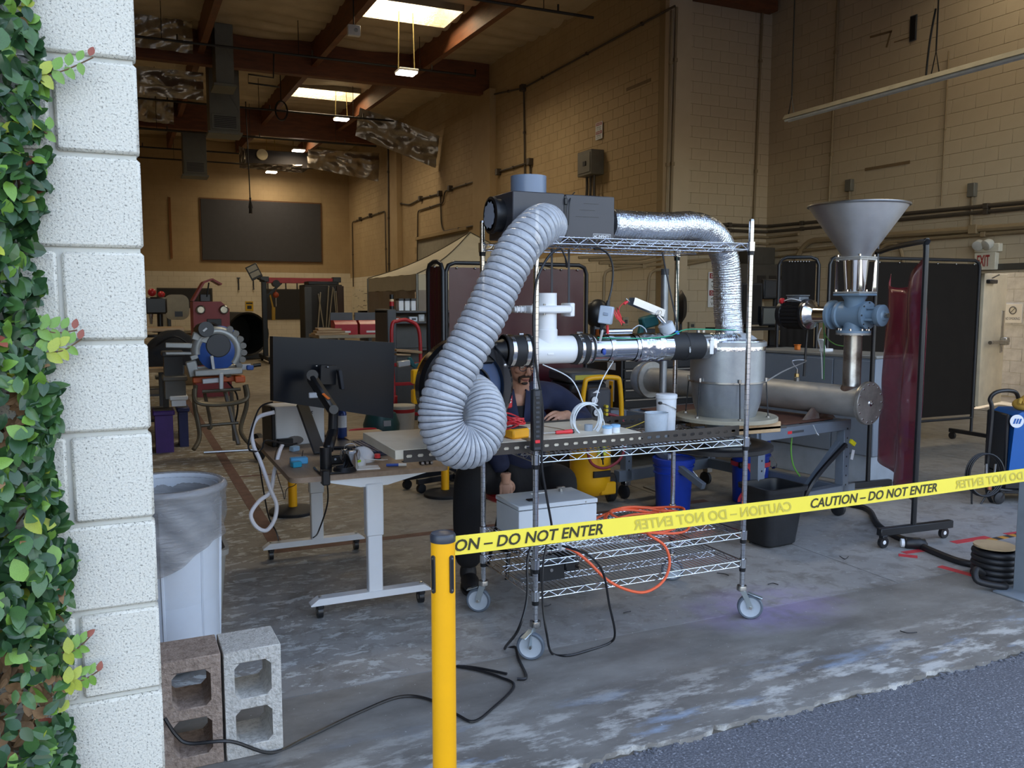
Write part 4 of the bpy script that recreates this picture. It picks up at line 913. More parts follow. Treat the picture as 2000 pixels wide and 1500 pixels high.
# silver flexible duct
dp = [at(1190, 438, 3.60), at(1240, 442, 3.60), at(1300, 444, 3.61), at(1352, 442, 3.63), at(1392, 458, 3.66), at(1414, 498, 3.69), at(1420, 550, 3.70), at(1421, 600, 3.70), at(1424, 640, 3.69), at(1426, 664, 3.68)]
DP = cr(dp, 34); ND = len(DP); rr = random.Random(2)
duct = thing('foil_duct', 'silver foil duct arching from the filter box down to the steel canister', 'duct', tuple(dp[6])); mb = MB()
mb.tube(DP, [.073*(1+.022*math.sin(k*1.9)+.012*rr.uniform(-1, 1)) for k in range(ND)], 40)
v2 = []
for p in mb.v: v2.append(tuple(Vector(p)+Vector((mnoise.noise(Vector(p)*55), mnoise.noise(Vector(p)*55+Vector((9, 0, 0))), mnoise.noise(Vector(p)*55+Vector((0, 9, 0)))))*.003))
mb.v = v2; part(duct, 'foil_sleeve', mb, M('duct_foil', 'd4d8de', .2, 1, var=.06, bump=.45, bscale=120), ang=80)
part(duct, 'hose_clamp', MB().lathe_ax(DP[-14], (0, 0, 1), [(.074, -.006), (.0765, -.006), (.0765, .006), (.074, .006)], 36), STEEL)
# blower
bc = at(903, 776, 3.64); bl = thing('blower', 'yellow and black drum blower standing on the board behind the curled hose', 'blower', (bc.x, bc.y, DZ_))
Rb = .217; bc.z = DZ_+Rb+.012
part(bl, 'yellow_shell', MB().lathe_ax(bc, (0, 1, 0), [(Rb-.035, -.01), (Rb-.028, 0), (Rb-.028, .14), (Rb-.05, .17), (Rb-.10, .2), (0, .2)], 48), YEL)
part(bl, 'front_ring', MB().lathe_ax(bc, (0, 1, 0), [(Rb-.045, -.05), (Rb-.04, -.075), (Rb-.004, -.078), (Rb+.012, -.06), (Rb+.014, -.012), (Rb-.01, -.003)], 56), M('gloss_black', '121316', .18, var=0, coat=.6))
part(bl, 'face_plate', MB().lathe_ax(bc, (0, 1, 0), [(0, -.045), (Rb-.042, -.045), (Rb-.042, -.058)], 48), M('face_blue', '41587f', .25, var=.05))
part(bl, 'inlet_sleeve', MB().lathe_ax(bc, (0, 1, 0), [(.098, -.10), (.104, -.10), (.104, -.045)], 40), BLACK)
for k in range(12):
    a = k*math.pi/6+.2; part(bl, 'bolt', MB().lathe_ax(bc+Vector((math.cos(a)*(Rb+.004), -.035, math.sin(a)*(Rb+.004))), (math.cos(a), -.5, math.sin(a)), [(.011, -.004), (.010, .004), (.006, .008), (0, .009)], 12), STEEL)
for zz in (-.03, .06): part(bl, 'latch', MB().box(bc.x-Rb-.012, bc.x-Rb+.03, bc.y+.01, bc.y+.06, bc.z+zz-.045, bc.z+zz+.02, .006), YEL)
for s in (-1, 1): part(bl, 'foot', MB().box(bc.x+s*.11-.025, bc.x+s*.11+.025, bc.y-.03, bc.y+.12, DZ_, DZ_+.06, .006), BLACK)
PZ = at(1080, 683, 3.63).z; PY = 3.63; PR = .0665
def X_(px): return at(px, 683, PY).x
mb = MB(); mb.box(bc.x+.03, X_(958), PY-.05, PY+.05, PZ-.055, PZ+.05, .01)
for k in range(4): mb.box(bc.x+.05, X_(962), PY-.054, PY-.048, PZ-.045+k*.025, PZ-.037+k*.025)
part(bl, 'outlet_box', mb, BLACK)
# pipe run
pr_ = thing('pipe_rig', 'horizontal white, black and foil pipe run hung under the top shelf', 'pipe', (2.2, PY, PZ))
def ring(px0, px1, r, m, nm, par=pr_, e=.003):
    return part(par, nm, MB().lathe_ax((X_(px0), PY, PZ), (1, 0, 0), [(r-.02, 0), (r-e, 0), (r, e), (r, X_(px1)-X_(px0)-e), (r-e, X_(px1)-X_(px0)), (r-.02, X_(px1)-X_(px0))], 44), m)
part(pr_, 'reducer', MB().lathe_ax((X_(956), PY, PZ), (1, 0, 0), [(.045, 0), (.05, .01), (.05, .05), (.068, .085)], 36), BLACK)
cp1 = ring(982, 1032, PR+.008, RUBBER, 'rubber_coupling'); ring(990, 999, PR+.0105, CHROME, 'clamp', cp1); ring(1018, 1027, PR+.0105, CHROME, 'clamp', cp1); ring(982, 986, PR+.012, RUBBER, 'lip', cp1); ring(1028, 1033, PR+.012, RUBBER, 'lip', cp1)
part(cp1, 'clamp_screw', MB().cyl((X_(1005), PY-.05, PZ+PR+.012), (X_(1013), PY-.05, PZ+PR+.012), .006, n=8).sphere((X_(975), PY-.06, PZ-PR+.005), .012, 10, 6), STEEL)
tee = ring(1028, 1120, PR, PVC, 'tee')
tx = X_(1065); 
part(tee, 'tee_branch', MB().lathe([(.058, PZ+.02), (.058, PZ+PR+.03), (.054, PZ+PR+.035), (.054, PZ+.27), (.049, PZ+.27), (.049, PZ+.1)], 40, T(tx, PY, 0)), PVC)
part(tee, 'embossed_mark', MB().box(tx-.02, tx+.012, PY-PR-.0012, PY-PR+.004, PZ-.02, PZ-.012, .001), PVC)
gz = at(1065, 604, PY).z; g0, g1 = X_(1000), X_(1106)
gt = part(pr_, 'blast_gate', MB().box(g0+.06, g1-.005, PY-.075, PY+.075, gz-.018, gz+.018, .008).box(g0, g0+.07, PY-.03, PY+.03, gz-.012, gz+.012, .004), PVC)
for k in range(4): part(gt, 'gate_rib', MB().box(g0+.01+k*.02, g0+.016+k*.02, PY-.034, PY+.034, gz-.016, gz+.016, .002), PVC)
for sx in (.08, .14): part(gt, 'gate_bolt', MB().cyl((g0+sx, PY-.06, gz-.026), (g0+sx, PY-.06, gz+.026), .006, n=6), STEEL)
part(gt, 'gate_handle', MB().box(g1-.006, g1+.02, PY-.05, PY+.05, gz-.035, gz+.03, .004), PVC)
cp2 = ring(1116, 1152, PR+.007, RUBBER, 'rubber_coupling'); ring(1124, 1131, PR+.0095, CHROME, 'clamp', cp2); ring(1141, 1147, PR+.0095, CHROME, 'clamp', cp2)
part(cp2, 'clamp_screw', MB().cyl((X_(1122), PY-.02, PZ+PR+.014), (X_(1133), PY-.02, PZ+PR+.014), .006, n=8), STEEL)
def crinkle(px0, px1, r, amp, nm, m, nx=60, seed=0, rib=0):
    L = X_(px1)-X_(px0); mb = MB()
    def fn(u, v):
        a = 2*math.pi*v; p = Vector((X_(px0)+L*u, PY+r*math.cos(a), PZ+r*math.sin(a))); q = r+amp*mnoise.noise(p*38+Vector((seed, 0, 0)))+amp*.5*mnoise.noise(p*90)+rib*math.sin(u*L/.014*2*math.pi)
        return (p.x, PY+q*math.cos(a), PZ+q*math.sin(a))
    return part(pr_, nm, mb.sheet(fn, nx, 56), m, ang=80)
f1 = ring(1150, 1250, PR-.002, M('smooth_foil', 'cfd3da', .1, 1, var=.03), 'foil_tube')
for a_ in ((1183, 1192), (1233, 1242)): crinkle(*a_, PR+.0012, .0015, 'foil_tape', FOILM, 10, a_[0])
crinkle(1240, 1292, PR+.004, .005, 'foil_elbow', FOILM, 50, 3); ring(1286, 1304, PR+.006, M('smooth_foil', 'cfd3da', .1, 1), 'foil_band')
cp3 = ring(1300, 1336, PR+.004, RUBBER, 'rubber_coupling'); ring(1332, 1340, PR+.007, RUBBER, 'lip', cp3); ring(1338, 1366, PR+.003, RUBBER, 'sleeve', cp3); 
mb = MB(); text(mb, '480', (X_(1330), PY-PR-.0055, PZ-.03), (0, 0, .03), (.01, 0, 0)); part(cp3, 'printed_mark', mb, WHITEP, ang=0)
ring(1364, 1381, PR, STEEL, 'steel_collar'); part(pr_, 'paper_label', MB().box(X_(1371), X_(1378), PY-PR-.0015, PY-PR+.002, PZ-.04, PZ+.03, .0005).box(X_(1372), X_(1378), PY-PR-.0018, PY-PR+.004, PZ+.032, PZ+.045), WHITEP)
crinkle(1380, 1432, PR-.003, .004, 'foil_corrugated', FOILM, 70, 8, .002); ring(1430, 1436, PR+.002, STEEL, 'band')
part(pr_, 'instrument_tube', MB().cyl((X_(1177), PY-.02, PZ+PR+.016), (X_(1228), PY-.02, PZ+PR+.017), .014, n=20), M('smooth_foil', 'cfd3da', .1, 1)); part(pr_, 'instrument_cap', MB().lathe_ax((X_(1168), PY-.02, PZ+PR+.016), (1, 0, 0), [(0, 0), (.017, .002), (.017, .02), (.012, .024)], 18), BLACK)
part(pr_, 'wire_loop', MB().tube(cr([(X_(1228), PY-.02, PZ+PR+.02), (X_(1240), PY-.03, PZ+PR+.045), (X_(1254), PY-.02, PZ+PR+.03), (X_(1258), PY-.02, PZ+PR+.01)], 6), .003, 6), M('loop_grey', 'b9c2ca', .4))
mb = MB(); mb.tube([(X_(1152)+.004*math.sin(3*a), PY+(PR+.002)*math.cos(a), PZ+(PR+.002)*math.sin(a)) for a in [k*2*math.pi/32 for k in range(32)]], .003, 6, closed=True); part(pr_, 'white_tie', mb, WHITEP)
part(pr_, 'blue_pad', MB().sphere((X_(1166), PY-PR-.004, PZ-.012), .012, 12, 8, (.9, .5, 1.4)), M('pad_blue', '2c4a9e', .5))
part(pr_, 'green_wire', MB().tube(cr([(X_(1158), PY-.045, PZ+.055), (X_(1190), PY-.05, PZ+.052), (X_(1250), PY-.055, PZ+.048), (X_(1296), PY-.05, PZ+.058), (X_(1325), PY-.035, PZ+.084), (X_(1350), PY-.02, PZ+.088), (X_(1400), PY-.02, PZ+.083), (X_(1432), PY-.02, PZ+.08)], 8), .0028, 6), M('green_wire', '2fa37a', .45))
part(pr_, 'yellow_tap', MB().sphere((X_(1428), PY-.07, PZ-.085), .02, 12, 8, (.8, .6, 1.1)).cyl((X_(1415), PY-.07, PZ-.07), (X_(1428), PY-.07, PZ-.08), .008), M('tap_yellow', 'f1e32a', .4))
for a_ in (1356, 1366): part(pr_, 'hose_screw', MB().cyl((X_(a_), PY-.03, PZ+PR+.004), (X_(a_), PY-.03, PZ+PR+.016), .009, n=8), STEEL)
# hangers from the shelf
for px, py1, nm in ((1073, 580, 'hanger'), (1106, 592, 'hanger')):
    x = X_(px); part(pr_, nm, MB().bar((x, PY-.02, ZT-.02), (x+.002, PY-.02, at(px, py1, PY).z-.03), .010, .003), M('strap_black', '2b2d33', .5))
part(pr_, 'hanger', MB().cyl((X_(1290), PY, ZT-.02), (X_(1328), PY-.02, PZ-.02), .004, n=6), M('strap_black', '2b2d33', .5))
part(pr_, 'strap_tail', MB().tube(cr([at(1097, 487, 3.40), at(1106, 508, 3.40), at(1107, 522, 3.42), at(1104, 500, 3.44)], 5), .004, 6), BLACK)
# canister
cc_ = (2.945, 3.69); can = thing('steel_cyclone', 'galvanised steel canister with a round base plate at the right end of the cart', 'cyclone', (*cc_, BZ))
zt_ = at(1422, 668, 3.69).z; zb_ = .985; zm_ = at(1422, 742, 3.69).z
GALV = ramp_mat('galvanised', [(.3, '8d9297'), (.7, 'b5babf')], .38, 4, metal=.75, bump=.04)
part(can, 'upper_drum', MB().lathe([(0, zt_-.02), (.193, zt_-.02), (.196, zt_-.015), (.196, zm_)], 56, T(*cc_, 0)), GALV); part(can, 'lower_drum', MB().lathe([(.196, zm_-.004), (.19, zm_-.01), (.178, zm_-.12), (.155, zb_)], 56, T(*cc_, 0)), GALV)
part(can, 'rim_band', MB().lathe([(.196, zm_+.004), (.206, zm_+.003), (.206, zm_-.006), (.195, zm_-.008)], 56, T(*cc_, 0)), STEEL); part(can, 'rim_lip', MB().lathe([(.196, zt_-.02), (.203, zt_-.018), (.203, zt_+.004), (.193, zt_+.006)], 56, T(*cc_, 0)), GALV)
part(can, 'base_plate', MB().lathe([(0, zb_), (.268, zb_), (.272, zb_-.004), (.272, zb_-.02), (.0, zb_-.022)], 64, T(*cc_, 0)), ramp_mat('plate_tan', [(.3, '8d8674'), (.7, 'aaa28e')], .5, 5))
part(can, 'elbow', MB().tube(cr([(X_(1428), PY, PZ), (X_(1450), PY, PZ-.004), (X_(1468), PY+.03, PZ-.02), (X_(1474), PY+.06, PZ-.06)], 8), .067, 32), M('primer_grey', '9ca1a6', .5, var=.08))
part(can, 'foil_wrap', MB().lathe([(.199, zt_-.04), (.201, zt_-.005), (.19, zt_+.012), (.12, zt_+.02)], 40, T(*cc_, 0)), FOILM)
for k in range(6):
    a = R(-110+k*60); x, y = cc_[0]+.222*math.cos(a), cc_[1]+.222*math.sin(a)
    rd_ = part(can, 'tie_rod', MB().cyl((x, y, zb_), (x-.016*math.cos(a), y-.016*math.sin(a), zm_+.01), .0035, n=6), M('rod_dark', '2f3033', .5, .5)); part(rd_, 'nut', MB().cyl((x, y, zb_), (x, y, zb_+.008), .011, n=6).cyl((x-.016*math.cos(a), y-.016*math.sin(a), zm_), (x-.016*math.cos(a), y-.016*math.sin(a), zm_+.02), .008, n=6), STEEL)
part(can, 'outlet_cone', MB().lathe([(.115, zb_-.02), (.105, .87), (.10, .842)], 40, T(*cc_, 0)), GALV); part(can, 'outlet_flange', MB().lathe([(.10, .842), (.135, .842), (.135, .832), (.1, .83)], 40, T(*cc_, 0)), GALV)
part(can, 'drum_lid', MB().lathe([(0, .829), (.20, .829), (.21, .834), (.28, .832), (.288, .826), (.288, .806), (.275, .80), (0, .80)], 64, T(cc_[0]-.03, cc_[1]+.02, 0)), M('lid_black', '1e1e20', .35, var=.2))
part(can, 'wood_block', MB().box(2.83, 3.16, 3.50, 3.56, .905, .962, .003), WOOD); part(can, 'wood_block', MB().box(2.83, 3.16, 3.84, 3.90, .905, .962, .003), WOOD)
part(can, 'support_bar', MB().box(2.35, 3.2, 3.50, 3.53, ZM+.018, ZM+.034, .002), BRONZE); part(can, 'support_bar', MB().box(2.35, 3.2, 3.86, 3.89, ZM+.018, ZM+.034, .002), BRONZE)
part(can, 'thermocouple', MB().tube(cr([at(1478, 752, 3.6), at(1520, 735, 3.62), at(1560, 712, 3.7), at(1590, 705, 3.9)], 6), .003, 6), STEEL) if False else None
# folded gauge channel, round cap and grey switch box
gp = thing('probe_bracket', 'bent aluminium channel standing on a grey plastic cap above the black coupling', 'bracket', tuple(at(1300, 640, PY)))
capc = at(1302, 640, PY); cap_d = Vector((-.45, 0, .9)).normalized()
part(gp, 'grey_cap', MB().lathe_ax(capc-cap_d*.03, cap_d, [(0, 0), (.036, 0), (.040, .004), (.040, .05), (.034, .055), (0, .055)], 30), M('cap_lightgrey', 'b9c0c8', .4)); part(gp, 'blue_tip', MB().bar(capc-cap_d*.02+Vector((.035, -.02, 0)), capc-cap_d*.045+Vector((.035, -.02, 0)), .02, .02, .004), M('tip_blue', '2a7fe0', .4))
part(gp, 'stem', MB().cyl(capc+cap_d*.02, at(1284, 616, PY), .011, n=14), CHROME)
A_, B_ = at(1233, 588, PY-.03), at(1292, 612, PY-.01); dd = (B_-A_).normalized(); nu = Vector((-dd.z, 0, dd.x))
ch = MB()
for s in (-1, 1): ch.bar(A_+Vector((0, s*.025, 0))-nu*.0, B_+Vector((0, s*.025, 0)), .003, .035)
ch.bar(A_+nu*.017, B_+nu*.017, .05, .003); part(gp, 'channel', ch, M('bright_aluminium', 'c9d0d8', .28, .9)); part(gp, 'pin', MB().cyl(at(1222, 583, PY-.03), at(1230, 590, PY-.03), .004), STEEL); part(gp, 'spring_clip', MB().tube(cr([at(1283, 615, PY-.05), at(1290, 606, PY-.05), at(1292, 612, PY-.05), at(1284, 618, PY-.05)], 5), .002, 5), STEEL)
sw = thing('switch_box', 'light grey plastic switch box hanging on a black cable under the top shelf', 'switch box', tuple(at(1185, 615, 3.5))); q = at(1184, 615, 3.5)
Mx = T(q.x, q.y, q.z, 0, R(8), R(-38)); part(sw, 'box_body', MB().box(-.032, .032, -.027, .027, -.042, .042, .004, Mx), M('switch_grey', 'a9b6c6', .4)); part(sw, 'rocker', MB().box(-.012, .012, -.031, -.026, -.003, .012, .002, Mx), M('rocker_grey', '8592a4', .4)); part(sw, 'gland', MB().cyl(Mx @ Vector((0, 0, .04)), Mx @ Vector((0, 0, .068)), .012, .008, n=12).cyl(Mx @ Vector((-.01, 0, -.042)), Mx @ Vector((-.014, 0, -.075)), .011, .007, n=12), BLACK)
part(sw, 'cable', MB().tube(cr([Mx @ Vector((0, 0, .06)), at(1195, 560, 3.5), at(1197, 525, 3.5), at(1190, 500, 3.5), at(1175, 487, 3.5), at(1160, 486, 3.5)], 8), .005, 8), BCORD); part(sw, 'plug_cable', MB().tube(cr([Mx @ Vector((-.014, 0, -.07)), at(1176, 648, 3.52), at(1172, 665, 3.56)], 5), .006, 8), WHITEP)
rw = MB(); rr = random.Random(6)
for k in range(6): rw.tube(cr([at(1205, 600, 3.5), at(1212+rr.uniform(-3, 4), 622+rr.uniform(-6, 6), 3.5), at(1220-k*3, 640-rr.uniform(0, 20), 3.5), at(1203+rr.uniform(-6, 3), 612, 3.5), at(1198, 600, 3.52)], 5), .0017, 5)
rw.tube(cr([at(1210, 612, 3.5), at(1210, 600, 3.51), at(1222, 588, 3.52)], 5), .0017, 5); rw.cyl(at(1226, 589, 3.52), at(1219, 594, 3.52), .006, n=8); rw.cyl(at(1186, 635, 3.54), at(1187, 652, 3.54), .007, n=8)
solo('red_leads', rw, REDP, 'bunch of thin red test leads hanging beside the grey switch box', 'wires', tuple(at(1210, 620, 3.5)))
cord('shelf_cable', 'black cable running from the filter box down the front left post', [at(1095, 486, 3.36), at(1078, 494, 3.34), at(1060, 520, 3.31), at(1046, 560, 3.30), at(1042, 640, 3.30), at(1048, 720, 3.30), at(1060, 800, 3.30), at(1058, 900, 3.30), at(1066, 960, 3.30), at(1078, 1030, 3.31), at(1078, 1060, 3.31)], .0055, BCORD, 'cable')
cord('post_cable', 'thin grey-green cable taped down the rear right post', [at(1322, 500, 3.9), at(1324, 600, 3.9), at(1320, 660, 3.92)], .004, M('cable_greygreen', '4a5f58', .5), 'cable')
# power strip on the front post
ps = thing('power_strip', 'long black power strip strapped upright to the front left post', 'power strip', (1.60, 3.30, .92)); q0, q1 = at(1046, 760, 3.305), at(1047, 880, 3.305)
part(ps, 'strip_body', MB().box(q0.x-.021, q0.x+.023, 3.285, 3.316, q1.z, q0.z, .004), BLACK)
for k in range(9): part(ps, 'outlet', MB().box(q0.x-.008, q0.x+.010, 3.2835, 3.286, q1.z+.06+k*.021, q1.z+.071+k*.021, .001), M('outlet_grey', '3a3c42', .5))
part(ps, 'switch', MB().box(q0.x-.012, q0.x+.012, 3.281, 3.286, q1.z+.035, q1.z+.05, .002), REDP); part(ps, 'label', MB().box(q0.x-.014, q0.x+.014, 3.2835, 3.2855, q1.z+.008, q1.z+.018), M('outlet_grey', '3a3c42', .5)); part(ps, 'vent_grid', MB().box(q0.x-.012, q0.x+.012, 3.2838, 3.286, q0.z-.03, q0.z-.006, .001), M('outlet_grey', '3a3c42', .5))
# ------------------------------------------------------------------ small things on the middle shelf
q = at(1022, 850, 3.44); mm = thing('multimeter', 'yellow multimeter lying on the board left of the power strip', 'multimeter', (q.x-.02, 3.46, DZ_), R(12)); part(mm, 'case', MB().box(-.045, .05, -.03, .07, 0, .045, .008), M('meter_yellow', 'f0a81c', .45), local=True); part(mm, 'face', MB().box(-.038, .043, -.02, .064, .045, .049, .003), DGREY, local=True); part(mm, 'dial', MB().cyl((0, .015, .048), (0, .015, .056), .015, n=18), BLACK, local=True); part(mm, 'display', MB().box(-.028, .03, .038, .058, .049, .05, .001), GREYP, local=True)
rw = MB()
for k in range(5): rw.tube([(1.585+.05*math.cos(a)+.002*k, 3.50+.055*math.sin(a), DZ_+.06+.022*math.cos(a+k)+.006*k) for a in [i*2*math.pi/24 for i in range(24)]], .0036, 6, closed=True)
solo('red_test_leads', rw, REDP, 'coil of red test leads draped over the yellow multimeter', 'wires', (1.585, 3.5, DZ_))
o = thing('paper_sheet', 'white paper lying behind the yellow multimeter', 'paper', (1.62, 3.72, DZ_)); part(o, 'sheet', MB().sheet(lambda u, v: (1.5+.24*u, 3.6+.2*v, DZ_+.004+.012*math.sin(u*5+v*3)**2), 12, 10, .001), WHITEP)
q = at(1100, 849, 3.45); sd_ = thing('screwdriver', 'small red handled screwdriver lying on the shelf board', 'screwdriver', (q.x, q.y, DZ_)); a_, b_ = at(1085, 852, 3.47), at(1117, 848, 3.47); a_.z = b_.z = DZ_+.011
part(sd_, 'handle', MB().lathe_ax(a_, b_-a_, [(0, 0), (.007, 0), (.009, .01), (.008, .045), (.010, .055), (.010, (b_-a_).length), (0, (b_-a_).length)], 14), REDP); part(sd_, 'blade', MB().cyl(a_, a_-(b_-a_)*.9, .003), STEEL); part(sd_, 'end_cap', MB().cyl(b_, b_+(b_-a_)*.1, .010, n=14), BLACK)
wc_ = MB(); ce = at(1146, 818, 3.52); rr = random.Random(9)
for k in range(6):
    R_ = .076+.004*math.sin(k*2); off = Vector((.006*k-.015, .012*k-.03, .003*rr.uniform(-1, 1)))
    wc_.tube([ce+off+Vector((R_*math.cos(a), .018*math.sin(a+k), R_*math.sin(a))) for a in [i*2*math.pi/40 for i in range(40)]], .0032, 6, closed=True)
wc_.tube(cr([ce+Vector((.075, .02, .01)), ce+Vector((.10, .03, .0)), ce+Vector((.115, .03, -.04)), ce+Vector((.09, .02, -.08))], 6), .003, 6)
wc_.tube(cr([ce+Vector((-.02, 0, .076)), at(1115, 740, 3.6), at(1060, 712, 3.62)], 6), .003, 6); wc_.tube(cr([ce+Vector((.02, 0, .07)), at(1160, 790, 3.56), at(1175, 745, 3.6), at(1200, 702, 3.63)], 6), .003, 6)
t_ = thing('tube_coil', 'upright coil of thin white plastic tube on the middle shelf', 'tube', tuple(ce)); part(t_, 'coil', wc_, M('tube_white', 'd5dbdf', .35)); 
for dx, dz in ((.05, .055), (-.035, -.07)): part(t_, 'tie', MB().cbox(ce+Vector((dx, 0, dz)), .014, .06, .014, .004), BLACK)
part(t_, 'grey_plug', MB().cyl((ce.x+.01, ce.y, DZ_), (ce.x+.01, ce.y, DZ_+.03), .02, n=16), M('plug_grey', '8f9aa6', .45))
for k, (px, lab) in enumerate(((1187, 'left small white jar with light blue rim'), (1207, 'right small white jar with light blue rim'))):
    q = at(px, 850, 3.40); j_ = thing('small_jar', lab + ' at the front of the middle shelf', 'jar', (q.x, 3.405+.02*k, DZ_-.012), 0, 'small white jars'); part(j_, 'jar_body', MB().lathe([(0, 0), (.020, 0), (.022, .003), (.022, .045)], 24), M('jar_white', 'dfe6ee', .35), local=True); part(j_, 'jar_rim', MB().lathe([(.024, .038), (.024, .048), (.018, .05), (0, .046)], 24), M('jar_blue', '8fbfe6', .4), local=True)
q = at(1310, 800, 3.62); b_ = thing('plastic_pail', 'white plastic pail with wire handle at the back of the middle shelf', 'pail', (q.x, 3.66, ZM+.017)); H = at(1311, 770, 3.66).z-(ZM+.017)
part(b_, 'pail_body', MB().lathe([(0, 0), (.045, 0), (.047, .003), (.052, H-.02), (.052, H)], 32), M('pail_white', 'dde2e8', .4), local=True); part(b_, 'lid', MB().lathe([(.056, H-.018), (.056, H), (.05, H+.004), (0, H+.002)], 32), M('pail_white', 'dde2e8', .4), local=True); part(b_, 'wire_handle', MB().tube(cr([(-.052, -.01, H-.04), (-.02, -.056, H-.05), (.03, -.05, H-.075), (.053, .0, H-.075)], 6), .0022, 6), STEEL, local=True); part(b_, 'handle_ear', MB().cbox((-.05, -.018, H-.04), .02, .02, .014, .004), BLACK, local=True)
q = at(1286, 845, 3.44); b_ = thing('translucent_tub', 'empty translucent plastic tub in front of the white pail', 'tub', (q.x, 3.46, BZ-.052)); H = at(1286, 806, 3.46).z-(BZ-.052); tm = M('cloudy_plastic', 'c6d0da', .3, var=.1, scale=30); see_through(tm, .28); part(b_, 'tub_wall', MB().lathe([(0, .002), (.052, .002), (.054, .006), (.058, H), (.0555, H), (.0515, .008), (0, .006)], 36), tm, local=True); part(b_, 'rim', MB().tube([(.0575*math.cos(a), .0575*math.sin(a), H) for a in [i*math.pi/18 for i in range(36)]], .0022, 6, closed=True), tm, local=True)
cord('brown_wire', 'brown wires trailing across the board behind the screwdriver', [at(1060, 832, 3.6), at(1095, 838, 3.55), at(1105, 842, 3.5), at(1070, 845, 3.5)], .002, M('brown_wire', '6b5238', .5), 'wire')
cord('yellow_wire', 'yellow thermocouple wire crossing the middle shelf behind the jars', [at(1130, 830, 3.7), at(1190, 838, 3.65), at(1225, 836, 3.62), at(1262, 822, 3.6)], .002, M('yellow_wire', 'd0b23a', .5), 'wire')
# ------------------------------------------------------------------ lower shelves
ex0, ex1 = 1.672, 2.11; ey0, ey1 = 3.62, 3.90; ez0 = Z3+.017; ez1 = at(1010, 990, ey0).z
eb = thing('electrical_enclosure', 'light grey steel enclosure with a latch on the third shelf', 'electrical box', ((ex0+ex1)/2, (ey0+ey1)/2, ez0)); EN = M('enclosure_grey', 'ccd3da', .4, var=.04)
part(eb, 'box_body', MB().box(ex0+.004, ex1-.004, ey0+.004, ey1-.004, ez0, ez1-.026, .003), EN); part(eb, 'gasket', MB().box(ex0+.006, ex1-.006, ey0+.006, ey1-.006, ez1-.026, ez1-.023), BLACK); part(eb, 'lid', MB().box(ex0, ex1, ey0, ey1, ez1-.023, ez1, .004), EN)
part(eb, 'latch', MB().cyl((ex1-.10, ey1-.07, ez1), (ex1-.10, ey1-.07, ez1+.016), .011, n=16).box(ex1-.12, ex1-.075, ey1-.075, ey1-.055, ez1+.016, ez1+.024, .003), STEEL); part(eb, 'black_switch', MB().box(ex0+.09, ex0+.14, ey0+.07, ey0+.11, ez1, ez1+.006, .002), BLACK); part(eb, 'document_pocket', MB().box(ex0+.17, ex0+.25, ey1-.07, ey1-.05, ez1, ez1+.004, .001), WHITEP)
for x in (ex0+.08, ex1-.07): part(eb, 'rivet', MB().cyl((x, ey0-.001, ez1-.012), (x, ey0, ez1-.012), .004), STEEL)
oc = MB(); rr = random.Random(12)
for k in range(9):
    a0, b0 = .15+.05*rr.random(), .12+.05*rr.random(); cx, cy = 2.38+rr.uniform(-.05, .05), 3.60+rr.uniform(-.03, .03); ph = rr.uniform(0, 6)
    oc.tube([(cx+a0*1.2*math.cos(a), cy+b0*math.sin(a), Z3+.025+.008*k+.012*math.sin(2*a+ph)) for a in [i*2*math.pi/36 for i in range(36)]], .0062, 8, closed=True)
oc.tube(cr([at(1098, 1068, 3.34), at(1120, 1075, 3.33), at(1150, 1098, 3.30), at(1185, 1132, 3.28), at(1225, 1152, 3.27), at(1262, 1156, 3.27), at(1295, 1135, 3.29), at(1308, 1100, 3.30), at(1298, 1066, 3.32), at(1268, 1045, 3.36), (2.3, 3.5, Z3+.04)], 8), .0068, 8)
t_ = thing('orange_extension_cord', 'coiled orange extension cord on the third shelf with one loop hanging down', 'cord', (2.38, 3.6, Z3+.02)); part(t_, 'cord_coil', oc, ORANGE); q = at(1100, 1068, 3.34); part(t_, 'plug', MB().lathe_ax(q+Vector((.004, 0, 0)), (-1, 0, .2), [(0, -.005), (.012, -.004), (.018, .004), (.019, .02), (.017, .022), (0, .022)], 18), M('plug_white', 'd9dde2', .4))
q = at(1075, 1075, 3.38); t_ = thing('black_power_supply', 'black power supply box hanging under the third shelf behind the front post', 'power supply', (q.x, 3.40, Z4+.02)); part(t_, 'case', MB().box(q.x-.06, q.x+.07, 3.37, 3.47, Z3-.105, Z3-.018, .004), BLACK); part(t_, 'socket', MB().cyl((q.x+.0, 3.37, Z3-.055), (q.x, 3.366, Z3-.055), .008, n=14), STEEL); part(t_, 'plug_block', MB().box(q.x+.07, q.x+.12, 3.36, 3.42, Z3-.07, Z3-.025, .006), BLACK)
